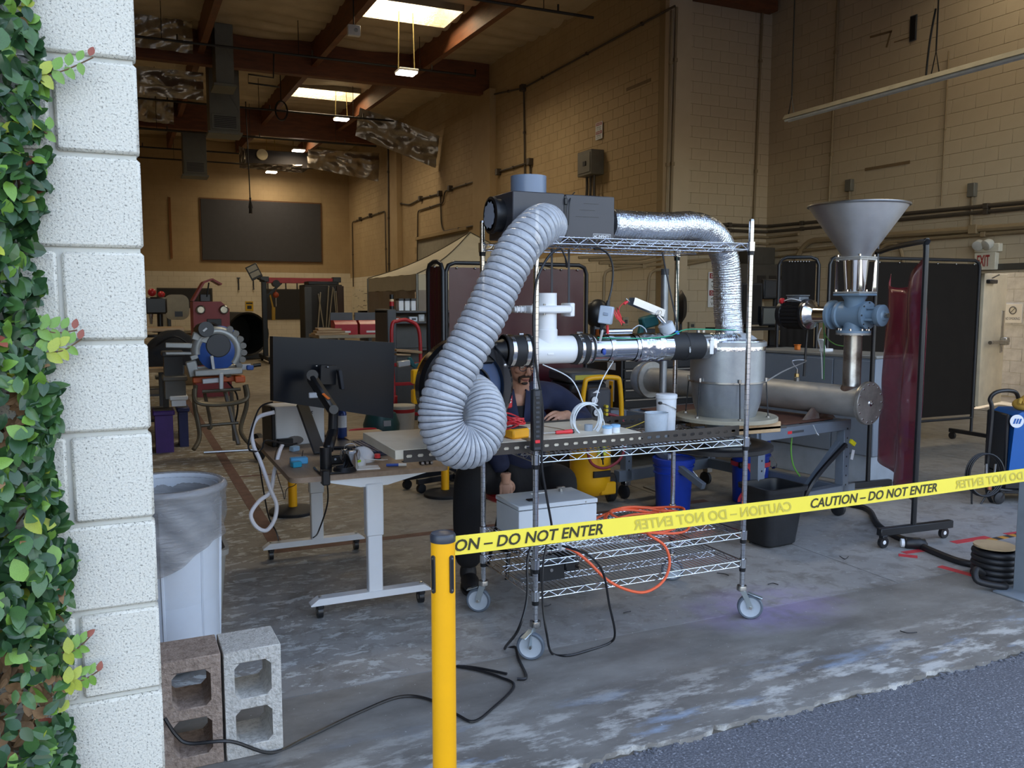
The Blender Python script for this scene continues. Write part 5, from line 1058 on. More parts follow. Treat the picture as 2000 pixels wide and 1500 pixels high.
# ------------------------------------------------------------------ the seated person
def skin(verts, edges, radii, root=0, sub=2):
    me = bpy.data.meshes.new('s'); me.from_pydata([tuple(v) for v in verts], edges, [])
    ob = bpy.data.objects.new('s', me); COL.objects.link(ob)
    md = ob.modifiers.new('k', 'SKIN'); md.use_smooth_shade = True
    for i, r in enumerate(radii): me.skin_vertices[0].data[i].radius = r if isinstance(r, tuple) else (r, r)
    me.skin_vertices[0].data[root].use_root = True
    sb = ob.modifiers.new('u', 'SUBSURF'); sb.levels = sub; sb.render_levels = sub
    return _bake(ob)
def _bake(ob):
    dg = bpy.context.evaluated_depsgraph_get(); me = bpy.data.meshes.new_from_object(ob.evaluated_get(dg))
    mb = MB(); mb.v = [tuple(v.co) for v in me.vertices]; mb.f = [list(p.vertices) for p in me.polygons]
    bpy.data.objects.remove(ob); return mb
def fuse(mb, vox, it=4):
    me = bpy.data.meshes.new('s'); me.from_pydata(mb.v, [], mb.f); ob = bpy.data.objects.new('s', me); COL.objects.link(ob)
    r = ob.modifiers.new('r', 'REMESH'); r.mode = 'VOXEL'; r.voxel_size = vox; s = ob.modifiers.new('m', 'SMOOTH'); s.factor = .5; s.iterations = it
    return _bake(ob)
def join(a, b): n = len(a.v); a.v += b.v; a.f += [[i+n for i in f] for f in b.f]; return a
V = Vector
pel, wai, che, nb = V((2.09, 4.56, .57)), V((2.07, 4.50, .76)), V((2.03, 4.40, .98)), V((2.0, 4.345, 1.085))
hd = at(1016, 708, 4.245); nt_ = hd + V((.012, .05, -.085))
ls, rs = at(1092, 768, 4.40), at(958, 768, 4.40); le, lw = at(1143, 826, 4.24), at(1103, 812, 4.06); re_, rw_ = at(962, 870, 4.38), at(988, 934, 4.30)
lh, rh = V((2.19, 4.54, .55)), V((1.97, 4.54, .55)); lk, rk = at(1108, 934, 4.28), at(918, 918, 4.33); la, ra = V((2.34, 4.52, .09)), at(915, 1118, 4.34); ra.z = .10
lt, rt_ = la+V((.04, -.14, -.05)), ra+V((-.03, -.14, -.055))
vs = [pel, wai, che, nb, nt_, ls, le, lw, rs, re_, rw_, lh, lk, la, rh, rk, ra]
ed = [(0, 1), (1, 2), (2, 3), (3, 4), (3, 5), (5, 6), (6, 7), (3, 8), (8, 9), (9, 10), (0, 11), (11, 12), (12, 13), (0, 14), (14, 15), (15, 16)]
rad_ = [.13, (.14, .11), (.155, .115), .085, .058, .06, .043, .030, .06, .043, .031, .085, .06, .042, .085, .06, .042]
body = skin(vs, ed, rad_)
HM = Matrix.Translation(hd) @ Matrix.Rotation(R(4), 4, 'Z') @ Matrix.Rotation(R(16), 4, 'X')
h = MB()
h.sphere((0, .012, .035), 1, 24, 16, (.077, .097, .088), HM); h.sphere((0, -.022, -.035), 1, 20, 14, (.062, .064, .068), HM); h.sphere((0, -.060, -.083), 1, 16, 12, (.030, .026, .024), HM)
h.sphere((0, -.072, .030), 1, 16, 10, (.052, .022, .016), HM)
for s in (-1, 1):
    h.sphere((s*.079, .012, 0), 1, 12, 10, (.010, .018, .030), HM); h.sphere((s*.038, -.062, -.020), 1, 14, 10, (.026, .024, .020), HM); h.sphere((s*.011, -.101, -.034), 1, 10, 8, (.009, .010, .008), HM)
nz = MB(); nz.tube([HM @ V(p) for p in ((0, -.078, .022), (0, -.092, .0), (0, -.106, -.024), (0, -.104, -.034))], [.009, .011, .0135, .012], 12); join(h, nz)
h.sphere((0, -.082, -.060), 1, 14, 8, (.026, .014, .006), HM); h.sphere((0, -.080, -.069), 1, 14, 8, (.021, .014, .007), HM)
nk = MB(); nk.tube([nb+V((0, .005, -.03)), nt_+V((0, 0, -.02)), nt_+V((-.004, -.02, .06))], [.075, .058, .056], 20); join(h, nk); vx = at(1014, 770, 4.26).x; h.sphere(V((vx, 4.30, 1.05)), 1, 20, 12, (.055, .045, .055))
join(body, h)
def hand(wr, fdir, up, thumb_side, curl):
    f = fdir.normalized(); u = (up-f*up.dot(f)).normalized(); s = f.cross(u)*thumb_side; mb = MB()
    P = MB(); P.sphere((0, 0, 0), 1, 16, 10, (.046, .036, .019)); M3 = Matrix(((f.x, s.x, u.x, 0), (f.y, s.y, u.y, 0), (f.z, s.z, u.z, 0), (0, 0, 0, 1)))
    mb.add(P.v, P.f, Matrix.Translation(wr+f*.045) @ M3); mb.tube([wr-f*.03, wr, wr+f*.03], [.030, .027, .026], 14)
    for i, (off, L, r) in enumerate(((+.031, .072, .0088), (.0105, .080, .0090), (-.0105, .075, .0088), (-.030, .060, .0078))):
        k = wr+f*(.082-.006*abs(i-1))+s*off+u*.004; d = f.copy(); pts = [k-f*.03, k]; q = k
        for j, fr in enumerate((.42, .32, .26)):
            a = curl*(.55+.45*j)+.05*i; d2 = f*math.cos(a)-u*math.sin(a); q = q+d2*(L*fr); pts.append(q)
        mb.tube(cr(pts, 3), [r*(1-.28*t/12) for t in range(13)], 10); mb.sphere(pts[-1], r*.74, 10, 8)
    b = wr+f*.025+s*.026; pts = [b-f*.01-s*.012, b+f*.012+s*.014-u*.008, b+f*.040+s*.020-u*.022, b+f*.060+s*.010-u*.032]
    mb.tube(cr(pts, 3), [.013-.004*t/9 for t in range(10)], 10); mb.sphere(pts[-1], .0088, 10, 8); return mb
join(body, hand(lw, at(1072, 815, 3.985)-lw, V((.1, -.55, .8)), 1, .75)); join(body, hand(rw_, V((-.02, -.02, -1)), V((-.3, -.95, 0)), -1, .45)); body = fuse(body, .0036, 2)
per = thing('person', 'person with a dark goatee and glasses seated behind the cart in a navy work jacket', 'person', (2.09, 4.56, 0))
part(per, 'body', body, SKIN, ang=180)
hair = ramp_mat('dark_hair', [(.3, '1c1512'), (.7, '3a2b23')], .6, 30)
hb_ = MB()
def cap(u, v):
    a = 2*math.pi*u; t = math.pi*(.5*v); lim = -.012 if math.sin(a) > -.35 else .055; p = V((.0805*math.cos(a)*math.sin(t+.0001)*1.02, .012+.101*math.sin(a)*math.sin(t+.0001), .037+.092*math.cos(t)))
    if v > .75: p.z = p.z + (lim-.037)*(v-.75)/.25
    return HM @ p
hb_.sheet(cap, 36, 14, .004); part(per, 'hair', hb_, hair, ang=70)
be = MB(); W3 = lambda p: HM @ V(p)
be.tube([W3(p) for p in ((-.036, -.078, -.056), (-.022, -.092, -.048), (0, -.098, -.046), (.022, -.092, -.048), (.036, -.078, -.056))], [.004, .007, .007, .007, .004], 10)
for s in (-1, 1): be.tube([W3(p) for p in ((s*.034, -.079, -.053), (s*.036, -.076, -.070), (s*.031, -.076, -.088))], [.006, .0075, .006], 10); be.tube([W3(p) for p in ((s*.077, -.01, .01), (s*.074, -.022, -.02))], [.006, .004], 8)
be.sphere((0, -.078, -.092), 1, 14, 8, (.020, .014, .010), HM); part(per, 'goatee', be, hair)
lip = MB(); lip.tube([W3(p) for p in ((-.022, -.088, -.0655), (0, -.0965, -.066), (.022, -.088, -.0655))], [.0016, .0032, .0016], 8); lip.tube([W3(p) for p in ((-.018, -.088, -.071), (0, -.0945, -.073), (.018, -.088, -.071))], [.002, .0042, .002], 8); part(per, 'lips', lip, M('lips', '9c5f57', .5, var=.05))
for s in (-1, 1):
    e_ = MB(); e_.sphere((s*.030, -.077, .006), .0125, 14, 10, (1, 1, 1), HM); ey = part(per, 'eye', e_, M('eye_white', 'e4dfd8', .25, var=0)); i_ = MB(); i_.sphere((s*.030, -.0865, .004), .0052, 10, 8, (1, .6, 1), HM); part(ey, 'iris', i_, M('iris_brown', '3a2416', .2, var=0))
gl = MB()
for s in (-1, 1):
    gl.tube([W3((s*.032+.024*math.cos(a), -.100+.006*abs(math.cos(a)), .004+.018*math.sin(a))) for a in [k*2*math.pi/20 for k in range(20)]], .0022, 6, closed=True); gl.tube([W3(p) for p in ((s*.055, -.094, .010), (s*.079, -.03, .012), (s*.082, .02, .004))], .002, 6)
gl.tube([W3(p) for p in ((-.010, -.100, .008), (0, -.103, .011), (.010, -.100, .008))], .002, 6); part(per, 'glasses', gl, BLACK)
NAVY = M('navy_cloth', '232b4a', .8, var=.15, scale=10, bump=.25, bscale=25); DARK = M('black_cloth', '17171b', .85, var=.15, scale=10, bump=.25, bscale=22)
sl_l = lw.lerp(le, .32); sl_r = rw_.lerp(re_, .16); hem = V((2.08, 4.52, .60))
jk = skin([hem, wai, che, V((2.015, 4.40, 1.055)), ls+V((-.02, .01, -.01)), ls.lerp(le, .5), le, sl_l, rs+V((.02, .01, -.01)), re_, sl_r], [(0, 1), (1, 2), (2, 3), (3, 4), (4, 5), (5, 6), (6, 7), (3, 8), (8, 9), (9, 10)],
          [(.19, .15), (.185, .14), (.20, .14), (.165, .11), .085, .075, .068, .056, .085, .066, .058])
part(per, 'jacket', jk, NAVY, ang=180)
for s in (-1, 1):
    a_, b_, c_, k_ = V((vx+s*.036, 4.250, 1.112)), V((vx+s*.135, 4.285, 1.035)), V((vx+s*.004, 4.222, .895)), V((vx+s*.075, 4.375, 1.135))
    cl = MB().sheet(lambda u, v: a_.lerp(b_, u).lerp(c_, v) + V((0, -.014*math.sin(math.pi*u)*(1-v), 0)), 6, 8, .006); cl.sheet(lambda u, v: a_.lerp(b_, u*.9).lerp(k_+V((s*.02*u, 0, -.03*u)), v)+V((0, 0, .012*math.sin(math.pi*v))), 5, 6, .008); part(per, 'lapel', cl, NAVY)
part(per, 'undershirt', MB().sheet(lambda u, v: V((vx+(u-.5)*.09*(1-v)+.0, 4.262-.026*v-.012*math.sin(math.pi*u), 1.02-.13*v)), 8, 6, .006), DARK)
tz = skin([pel, lh, lk, la+V((0, 0, .03)), rh, rk, ra.lerp(rk, .5), ra+V((0, 0, .0))], [(0, 1), (1, 2), (2, 3), (0, 4), (4, 5), (5, 6), (6, 7)], [(.17, .14), .115, .09, .068, .115, .10, .10, .078]); part(per, 'trousers', tz, DARK, ang=180)
for k, (a_, t_) in enumerate(((la, lt), (ra, rt_))):
    sm = MB(); d_ = (t_-a_); d_.z = 0; d_.normalize(); yaw_ = math.atan2(d_.y, d_.x); Mx = T(a_.x, a_.y, 0, rz=yaw_)
    sm.sphere((.06, 0, .045), 1, 20, 12, (.135, .050, .05), Mx); sm.sphere((-.01, 0, .08), 1, 16, 10, (.06, .048, .065), Mx)
    sm.v = [(x, y, max(z, .004)) for x, y, z in sm.v]; sh_ = part(per, 'shoe', sm, M('shoe_black', '232326', .6, var=.1)); part(sh_, 'sole', MB().prism([(.19*math.cos(q)*.7+.06, .052*math.sin(q)) for q in [i*math.pi/12 for i in range(24)]], 0, .014, Mx), RUBBER)
st = thing('stool', 'round red stool under the seated person', 'stool', (2.08, 4.52, 0)); part(st, 'seat', MB().lathe([(0, .44), (.19, .44), (.20, .45), (.20, .475), (.185, .487), (0, .487)], 40, T(2.08, 4.50, 0)), RED)
for k in range(4): a = R(45+90*k); part(st, 'leg', MB().cyl((2.08+.20*math.cos(a), 4.50+.20*math.sin(a), 0), (2.08+.10*math.cos(a), 4.50+.10*math.sin(a), .44), .012, n=10), BLACKM)
part(st, 'foot_ring', MB().tube([(2.08+.17*math.cos(a), 4.50+.17*math.sin(a), .16) for a in [i*math.pi/16 for i in range(32)]], .009, 8, closed=True), BLACKM)
bg_ = thing('tool_battery', 'red battery pack of a cordless tool between the blower and the person', 'battery', tuple(at(986, 780, 4.02))); q = at(987, 780, 4.02); part(bg_, 'pack', MB().box(q.x-.03, q.x+.03, 3.99, 4.05, q.z-.045, q.z+.03, .008), REDP); part(bg_, 'tool_body', MB().box(q.x-.035, q.x+.0, 3.97, 4.04, BZ, q.z-.045, .01), BLACK); mb = MB(); mb.bar((q.x-.02, 3.988, q.z-.012), (q.x+.02, 3.988, q.z+.004), .004, .008); mb.bar((q.x-.02, 3.988, q.z-.026), (q.x+.02, 3.988, q.z-.01), .004, .006); part(bg_, 'white_mark', mb, WHITEP)

# ------------------------------------------------------------------ hopper and kiln tube on its steel table (turned 10 degrees)
RA = R(10); RO = V((4.80, 4.66, 0)); RM = T(*RO, rz=RA)
def rw3(x, y, z): return RM @ V((x, y, z))
xt = RM.inverted() @ at(1700, 788, 4.36); tzc = xt.z; tx_ = xt.x; ty0 = xt.y
kin = thing('kiln_tube', 'long stainless tube with a bolted end flange lying on the steel table', 'kiln', tuple(rw3(tx_, ty0, tzc)), RA); ty1 = ty0+2.22; rT = .112
STL = ramp_mat('worn_stainless', [(.25, '9a9792'), (.5, 'b3b0aa'), (.8, 'c4c2bd')], .5, 5, metal=.45, bump=.06, stretch=(2, 1, 2))
dy = V((0, 1, 0)); ya_ = rw3(0, 1, 0)-rw3(0, 0, 0)
part(kin, 'tube_shell', MB().lathe_ax(rw3(tx_, ty0+.03, tzc), ya_, [(rT, 0), (rT, .9), (rT+.002, .91), (rT, .93), (rT, ty1-ty0-.03)], 48), STL)
part(kin, 'weld_seam', MB().lathe_ax(rw3(tx_, ty0+1.02, tzc), ya_, [(rT, -.006), (rT+.004, 0), (rT, .006)], 48), DULL)
fl = part(kin, 'end_flange', MB().lathe_ax(rw3(tx_, ty0, tzc), ya_, [(0, 0), (.150, 0), (.152, .003), (.152, .014), (.148, .015), (.148, .020), (.152, .021), (.152, .034), (rT, .036)], 56), ramp_mat('flange_steel', [(.3, '8a857e'), (.55, 'b0aba4'), (.8, 'c8c4bd')], .34, 9, metal=.6))
for k in range(14): a = k*2*math.pi/14; part(fl, 'bolt', MB().lathe_ax(rw3(tx_+.135*math.cos(a), ty0, tzc+.135*math.sin(a)), -ya_, [(.007, -.002), (.007, .003), (0, .005)], 8), CHROME)
part(fl, 'centre_boss', MB().lathe_ax(rw3(tx_, ty0, tzc), -ya_, [(.024, 0), (.020, .006), (.010, .008), (.008, .018), (0, .02)], 20), CHROME)
part(kin, 'far_flange', MB().lathe_ax(rw3(tx_, ty1-.03, tzc), ya_, [(rT, 0), (.165, .0), (.165, .02), (.12, .025)], 48), STL); part(kin, 'far_bonnet', MB().lathe_ax(rw3(tx_, ty1-.01, tzc), ya_, [(.168, 0), (.172, .05), (.14, .12), (.0, .16)], 40), see_through(M('film_wrap', 'aab4c2', .2, var=.1), .3))
for k, y in enumerate((ty0+.42, ty0+1.12)):
    for s in (-1, 1):
        p_ = MB().prism([(s*.02, .0), (s*.26, 0), (s*.05, rT+.06)], -.012, .012, RM @ T(tx_, y+s*.02, tzc-rT-.085) @ Matrix(((1, 0, 0, 0), (0, 0, 1, 0), (0, 1, 0, 0), (0, 0, 0, 1)))); part(kin, 'saddle_plate', p_, ramp_mat('rusty_plate', [(.35, '5a3d32'), (.6, '7b726e')], .6, 6))
zp0 = tzc+rT-.02; pxx, pyy = tx_, ty0+.155
up = thing('hopper_feeder', 'stainless funnel hopper with a grey rotary valve standing on the kiln tube', 'hopper', tuple(rw3(pxx, pyy, zp0)), RA)
def zat(py): p = rw3(pxx, pyy, 0); return at(1677, py, p.y).z
z_v0, z_v1 = zat(648), zat(578)
part(up, 'down_pipe', MB().lathe([(.064, zp0-.03), (.066, zp0+.01), (.062, zp0+.02), (.062, z_v0-.02)], 36, T(*rw3(pxx, pyy, 0))), ramp_mat('blued_steel', [(.3, '6a5f55'), (.5, 'a9a49c'), (.8, 'c4c1bb')], .3, 6, metal=.85)); part(up, 'weld_collar', MB().lathe([(.085, zp0-.03), (.078, zp0+.0), (.064, zp0+.02)], 36, T(*rw3(pxx, pyy, 0))), ramp_mat('rusty_weld', [(.4, '4b3427'), (.6, '6f5a4c')], .6, 9))
BG = M('valve_bluegrey', '7b91a4', .4, var=.06)
def plate(nm, z, h, hw, m, bolts=True, n=None):
    mb = MB()
    if n: mb.lathe([(0, z), (hw, z), (hw, z+h), (0, z+h)], n, T(*rw3(pxx, pyy, 0)))
    else: mb.box(-hw, hw, -hw, hw, z, z+h, .003, RM @ T(pxx, pyy, 0))
    o = part(up, nm, mb, m)
    if bolts:
        for k in range(8):
            a = k*math.pi/4+.39; r = hw*.86 if n else hw*.9; c = (math.cos(a)*r, math.sin(a)*r) if n else ((-.8+.8*(k % 3))*hw*1.08 if k < 3 else (-.8+.8*(k % 3))*hw*1.08 if k < 6 else (-.86 if k == 6 else .86)*hw, -hw*.86 if k < 3 else hw*.86 if k < 6 else 0)
            p = rw3(pxx+c[0], pyy+c[1], 0); part(o, 'bolt', MB().cyl((p.x, p.y, z-.016), (p.x, p.y, z+h+.014), .008, n=6), CHROME)
    return o
plate('lower_flange', z_v0-.02, .014, .118, STL, False, 40); plate('valve_flange', z_v0-.006, .016, .118, BG, True, 40)
zc = (z_v0+z_v1)/2-.008; axs = -ya_
part(up, 'valve_body', MB().lathe_ax(rw3(pxx, pyy+.115, zc), axs, [(0, 0), (.098, 0), (.098, .018), (.086, .024), (.086, .205), (.098, .211), (.098, .23), (0, .23)], 44).lathe([(.09, z_v0), (.07, z_v0+.03), (.07, zc), (.07, z_v1-.03), (.09, z_v1)], 40, T(*rw3(pxx, pyy, 0))), BG)
be_ = part(up, 'bearing_end', MB().lathe_ax(rw3(pxx, pyy-.115, zc), axs, [(0, 0), (.045, 0), (.045, .07), (.072, .07), (.075, .075), (.075, .108), (.07, .112), (.04, .114), (.03, .124), (0, .124)], 40), BG)
for k in range(4): a = k*math.pi/2+.5; part(be_, 'rib', MB().bar(rw3(pxx+.06*math.cos(a), pyy-.115, zc+.06*math.sin(a)), rw3(pxx+.06*math.cos(a), pyy-.19, zc+.06*math.sin(a)), .016, .016), BG)
part(be_, 'shaft', MB().lathe_ax(rw3(pxx, pyy-.235, zc), axs, [(.022, 0), (.018, .004), (.016, .03), (0, .03)], 20), STEEL)
for k in range(8): a = k*math.pi/4; part(be_, 'screw', MB().lathe_ax(rw3(pxx+.088*math.cos(a), pyy-.115, zc+.088*math.sin(a)), axs, [(.006, 0), (.006, .006), (0, .007)], 8), DGREY)
part(up, 'drive_flange', MB().lathe_ax(rw3(pxx, pyy+.115, zc), -axs, [(0, 0), (.06, 0), (.07, .04), (.105, .045), (.105, .07), (0, .074)], 40), BG); part(up, 'polished_adapter', MB().lathe_ax(rw3(pxx, pyy+.192, zc), -axs, [(.0, 0), (.06, 0), (.058, .02), (.060, .12), (.085, .15), (.11, .166), (.11, .182), (0, .184)], 44), CHROME)
my = pyy+.376; mt = part(up, 'motor', MB().lathe_ax(rw3(pxx, my, zc), -axs, [(0, 0), (.115, 0), (.115, .02), (.095, .024), (.095, .19), (.105, .195), (.105, .23), (.07, .245), (0, .245)], 36), BLACKM)
for k in range(22):
    a = k*2*math.pi/22
    part(mt, 'cooling_fin', MB().bar(rw3(pxx+.103*math.cos(a), my+.03, zc+.103*math.sin(a)), rw3(pxx+.103*math.cos(a), my+.185, zc+.103*math.sin(a)), .004, .018, 0, 0), BLACKM)
part(mt, 'terminal_box', MB().box(pxx-.06, pxx+.05, my+.04, my+.16, zc+.09, zc+.135, .006, RM).box(pxx-.065, pxx+.055, my+.035, my+.165, zc+.135, zc+.145, .003, RM), M('terminal_grey', '8a9096', .4, .5)); part(mt, 'red_gland', MB().lathe_ax(rw3(pxx-.06, my+.2, zc+.10), axs, [(0, -.01), (.022, -.01), (.022, .01), (0, .012)], 18), REDP); part(mt, 'white_wire', MB().tube(cr([rw3(pxx-.06, my+.18, zc+.10), rw3(pxx-.08, my+.1, zc+.115), rw3(pxx-.07, my+.02, zc+.10)], 6), .005, 6), WHITEP)
plate('upper_valve_flange', z_v1, .016, .105, BG, False); plate('lower_hopper_plate', z_v1+.016, .014, .105, STL)
zt0 = zat(505); plate('upper_hopper_plate', zt0-.014, .014, .10, STL, False); plate('funnel_flange', zt0, .012, .10, STL, True)
part(up, 'transition_cone', MB().lathe([(.068, z_v1+.03), (.086, zt0-.014)], 40, T(*rw3(pxx, pyy, 0))), CHROME)
for sx in (-1, 1):
    for sy in (-1, 1): part(up, 'corner_gusset', MB().prism([(.062*sx, 0), (.1*sx, 0), (.1*sx, zt0-z_v1-.044), (.082*sx, zt0-z_v1-.044)], sy*.095-.003, sy*.095+.003, RM @ T(pxx, pyy, z_v1+.03) @ Matrix(((1, 0, 0, 0), (0, 0, 1, 0), (0, 1, 0, 0), (0, 0, 0, 1)))), CHROME)
zf1 = zat(402); FUN = ramp_mat('funnel_steel', [(.3, 'b0afb0'), (.7, 'cccbcb')], .42, 3, metal=.8, bump=.03)
part(up, 'funnel', MB().lathe([(.098, zt0+.012), (.105, zt0+.03), (.327, zf1-.01), (.327, zf1), (.322, zf1), (.10, zt0+.03)], 72, T(*rw3(pxx, pyy, 0))), FUN); part(up, 'rolled_rim', MB().tube([rw3(pxx, pyy, zf1)+V((.334*math.cos(a), .334*math.sin(a), 0)) for a in [i*2*math.pi/72 for i in range(72)]], .009, 8, closed=True), STEEL)
# fittings and leads on the tube
for k, y in enumerate((ty0+.62, ty0+.98)):
    t_ = thing('gauge_fitting', 'brass and steel compression fitting screwed into the tube, ' + ('nearer the hopper' if k == 0 else 'farther from the hopper'), 'fitting', tuple(rw3(tx_, y, tzc+rT-.01))); p = rw3(tx_, y, 0); part(t_, 'socket', MB().lathe([(.022, tzc+rT-.012), (.022, tzc+rT+.025), (.016, tzc+rT+.03)], 8, T(p.x, p.y, 0)), DULL); part(t_, 'nut', MB().cyl((p.x, p.y, tzc+rT+.03), (p.x, p.y, tzc+rT+.055), .019, n=6), M('brass', 'c8b07a', .3, .9)); part(t_, 'stem', MB().cyl((p.x, p.y, tzc+rT+.055), (p.x, p.y, tzc+rT+.09), .008, n=10), STEEL)
f0 = rw3(tx_, ty0+.62, tzc+rT+.09)
cord('steel_probe_lead', 'thin steel lead arching from the tube fitting to the canister', [f0, f0+V((-.03, .02, .06)), at(1575, 705, 4.9), at(1530, 725, 4.5), at(1478, 755, 4.0), at(1440, 765, 3.66)], .0045, M('probe_lead', 'c7cbd0', .35, .6), 'cable')
for nm, lab, pts, r, m in (('green_wire', 'green earth wire drooping from the motor to the hopper pipe', [(1608, 630), (1612, 655), (1630, 672), (1656, 677)], .004, M('wire_green', '6fb04a', .45)), ('white_wire', 'white wire hanging from the motor down behind the tube', [(1604, 640), (1598, 660), (1604, 690), (1606, 740)], .005, WHITEP), ('green_wire', 'green wire hanging straight down behind the tube', [(1609, 632), (1610, 680), (1609, 742)], .005, M('wire_darkgreen', '4d8c57', .45)), ('black_cable', 'black cable dropping behind the tube from the motor', [(1578, 632), (1574, 680), (1570, 735)], .009, BCORD)):
    cord(nm, lab, [at(x, y, 4.96) for x, y in pts], r, m, 'wire')
# steel table
tb_ = thing('steel_table', 'grey rolling steel table with punched legs under the kiln tube', 'table', tuple(RO), RA); GM = GREYM; tzt = tzc-rT-.10
def tbar(nm, p, q, w, h_, m=GM): return part(tb_, nm, MB().bar(rw3(*p), rw3(*q), w, h_, .003), m)
tbar('top_rail', (-1.0, 0, tzt+.02), (.05, 0, tzt+.02), .06, .075); tbar('top_rail', (-1.0, 1.32, tzt+.02), (.05, 1.32, tzt+.02), .06, .075); tbar('side_rail', (0, .03, tzt+.02), (0, 1.29, tzt+.02), .06, .075); tbar('side_rail', (-.95, -.05, tzt+.02), (-.95, 1.5, tzt+.02), .06, .075)
part(tb_, 'rusty_top_plate', MB().box(-.85, -.04, .06, 1.27, tzt+.055, tzt+.065, .002, RM), M('rusty_top_plate', '5a3a30', .6, var=.3, scale=8))
mb = MB(); lx = (RM.inverted() @ at(1540, 828, 4.55)).x; mb.box(lx-.045, lx+.0, -.0315, -.0302, tzt+.01, tzt+.03, 0, RM); part(tb_, 'red_badge', mb, REDP)
mb = MB(); mb.box(lx+.004, lx+.13, -.0315, -.0302, tzt+.012, tzt+.028, 0, RM); part(tb_, 'dark_badge', mb, DGREY)
for (x, y) in ((0, 0), (-.95, 0), (0, 1.32), (-.95, 1.32)):
    lg = part(tb_, 'leg', MB().box(x-.035, x+.035, y-.035, y+.035, .16, tzt-.015, .004, RM), GM)
    for k in range(7): part(lg, 'hole', MB().box(x-.006, x+.006, y-.0362, y-.0352, .24+k*.07, .252+k*.07, 0, RM), BLACK)
    cs = part(tb_, 'caster', MB().box(x-.03, x+.03, y-.03, y+.03, .115, .16, .004, RM), STEEL); part(cs, 'wheel', MB().lathe_ax(rw3(x-.018, y+.02, .058), rw3(1, 0, 0)-rw3(0, 0, 0), [(0, 0), (.045, 0), (.057, .006), (.057, .032), (.045, .038), (0, .038)], 28), RUBBER)
tbar('foot_channel', (-1.0, 0, .2), (.12, 0, .2), .07, .09); tbar('foot_channel', (-1.05, 1.32, .2), (.06, 1.32, .2), .07, .09); tbar('foot_channel', (0, 0, .2), (0, 1.32, .2), .06, .08)
tbar('brace', (-.42, .02, .23), (-.02, .02, tzt-.12), .04, .05); tbar('brace', (-.93, .5, .25), (-.93, 1.3, tzt-.1), .04, .05); tbar('outrigger', (-1.28, 1.40, tzt+.03), (-.95, 1.32, tzt+.03), .06, .06)
part(tb_, 'yellow_label', MB().bar(rw3(.03, -.04, tzt-.10), rw3(.07, -.05, tzt-.13), .02, .03), M('tap_yellow', 'f1e32a', .4)); part(tb_, 'hanging_tag', MB().bar(rw3(.06, -.05, tzt-.17), rw3(.04, -.05, tzt-.24), .025, .004), WHITEP)
cord('table_cable', 'thick black cable leaning along the table brace down to the floor', [rw3(-.04, -.05, tzt-.12), rw3(-.3, -.05, .40), rw3(-.45, -.05, .28), rw3(-.5, -.02, .12)], .018, BCORD, 'cable'); cord('table_wire', 'green and white wire dropping under the steel table', [at(1548, 842, 4.75), at(1545, 880, 4.75), at(1550, 910, 4.75), at(1562, 930, 4.75)], .006, M('wire_green', '6fb04a', .45), 'wire')
tie_ = thing('zip_tie_tag', 'white tag dangling below the table rail', 'tag', tuple(at(1590, 838, 4.5))); part(tie_, 'tail', MB().bar(at(1588, 830, 4.5), at(1596, 848, 4.5), .008, .002), WHITEP); part(tie_, 'head', MB().bar(at(1595, 846, 4.5), at(1598, 850, 4.5), .014, .004), WHITEP)
# electrical cabinet beside it
CM = T(5.80, 5.30, 0, rz=RA); cb = thing('steel_cabinet', 'large blue-grey steel cabinet on a pale plinth behind the kiln tube', 'cabinet', (5.80, 5.30, 0), RA)
part(cb, 'carcass', MB().box(0, .55, 0, 1.35, .26, 1.11, .006, CM), CABG); part(cb, 'plinth', MB().box(.02, .53, .02, 1.33, .0, .255, .004, CM), M('plinth_pale', 'a7b0ba', .45)); part(cb, 'worktop', MB().box(-.01, .56, -.01, 1.36, 1.11, 1.135, .004, CM), M('cabinet_top', '8e8d88', .45))
part(cb, 'door', MB().box(-.012, 0, .01, .40, .27, 1.09, .003, CM), CABG); part(cb, 'door', MB().box(-.012, 0, .41, 1.34, .27, 1.09, .003, CM), CABG); part(cb, 'hinge', MB().cyl(CM @ V((-.01, .012, .85)), CM @ V((-.01, .012, .93)), .007).cyl(CM @ V((-.01, .012, .4)), CM @ V((-.01, .012, .48)), .007), STEEL)
for nm, lab, x, y, s, m in (('orange_box', 'small orange plastic box on top of the steel cabinet', .2, .95, (.05, .04, .045), M('box_orange', 'e07b2a', .4)), ('white_device', 'white folding plastic device on top of the steel cabinet', .18, .62, (.12, .07, .03), WHITEP)):
    q = CM @ V((x, y, 1.135)); t_ = thing(nm, lab, 'box', tuple(q), RA); part(t_, 'shell', MB().box(-s[0]/2, s[0]/2, -s[1]/2, s[1]/2, 0, s[2], .005), m, local=True)
    part(t_, 'flap', MB().bar((-s[0]*.4, 0, s[2]), (-s[0]*.75, 0, s[2]+.09), s[1]*.9, .012, .003), m, local=True) if nm == 'white_device' else part(t_, 'lid', MB().box(-s[0]/2-.003, s[0]/2+.003, -s[1]/2-.003, s[1]/2+.003, s[2], s[2]+.008, .002), m, local=True)
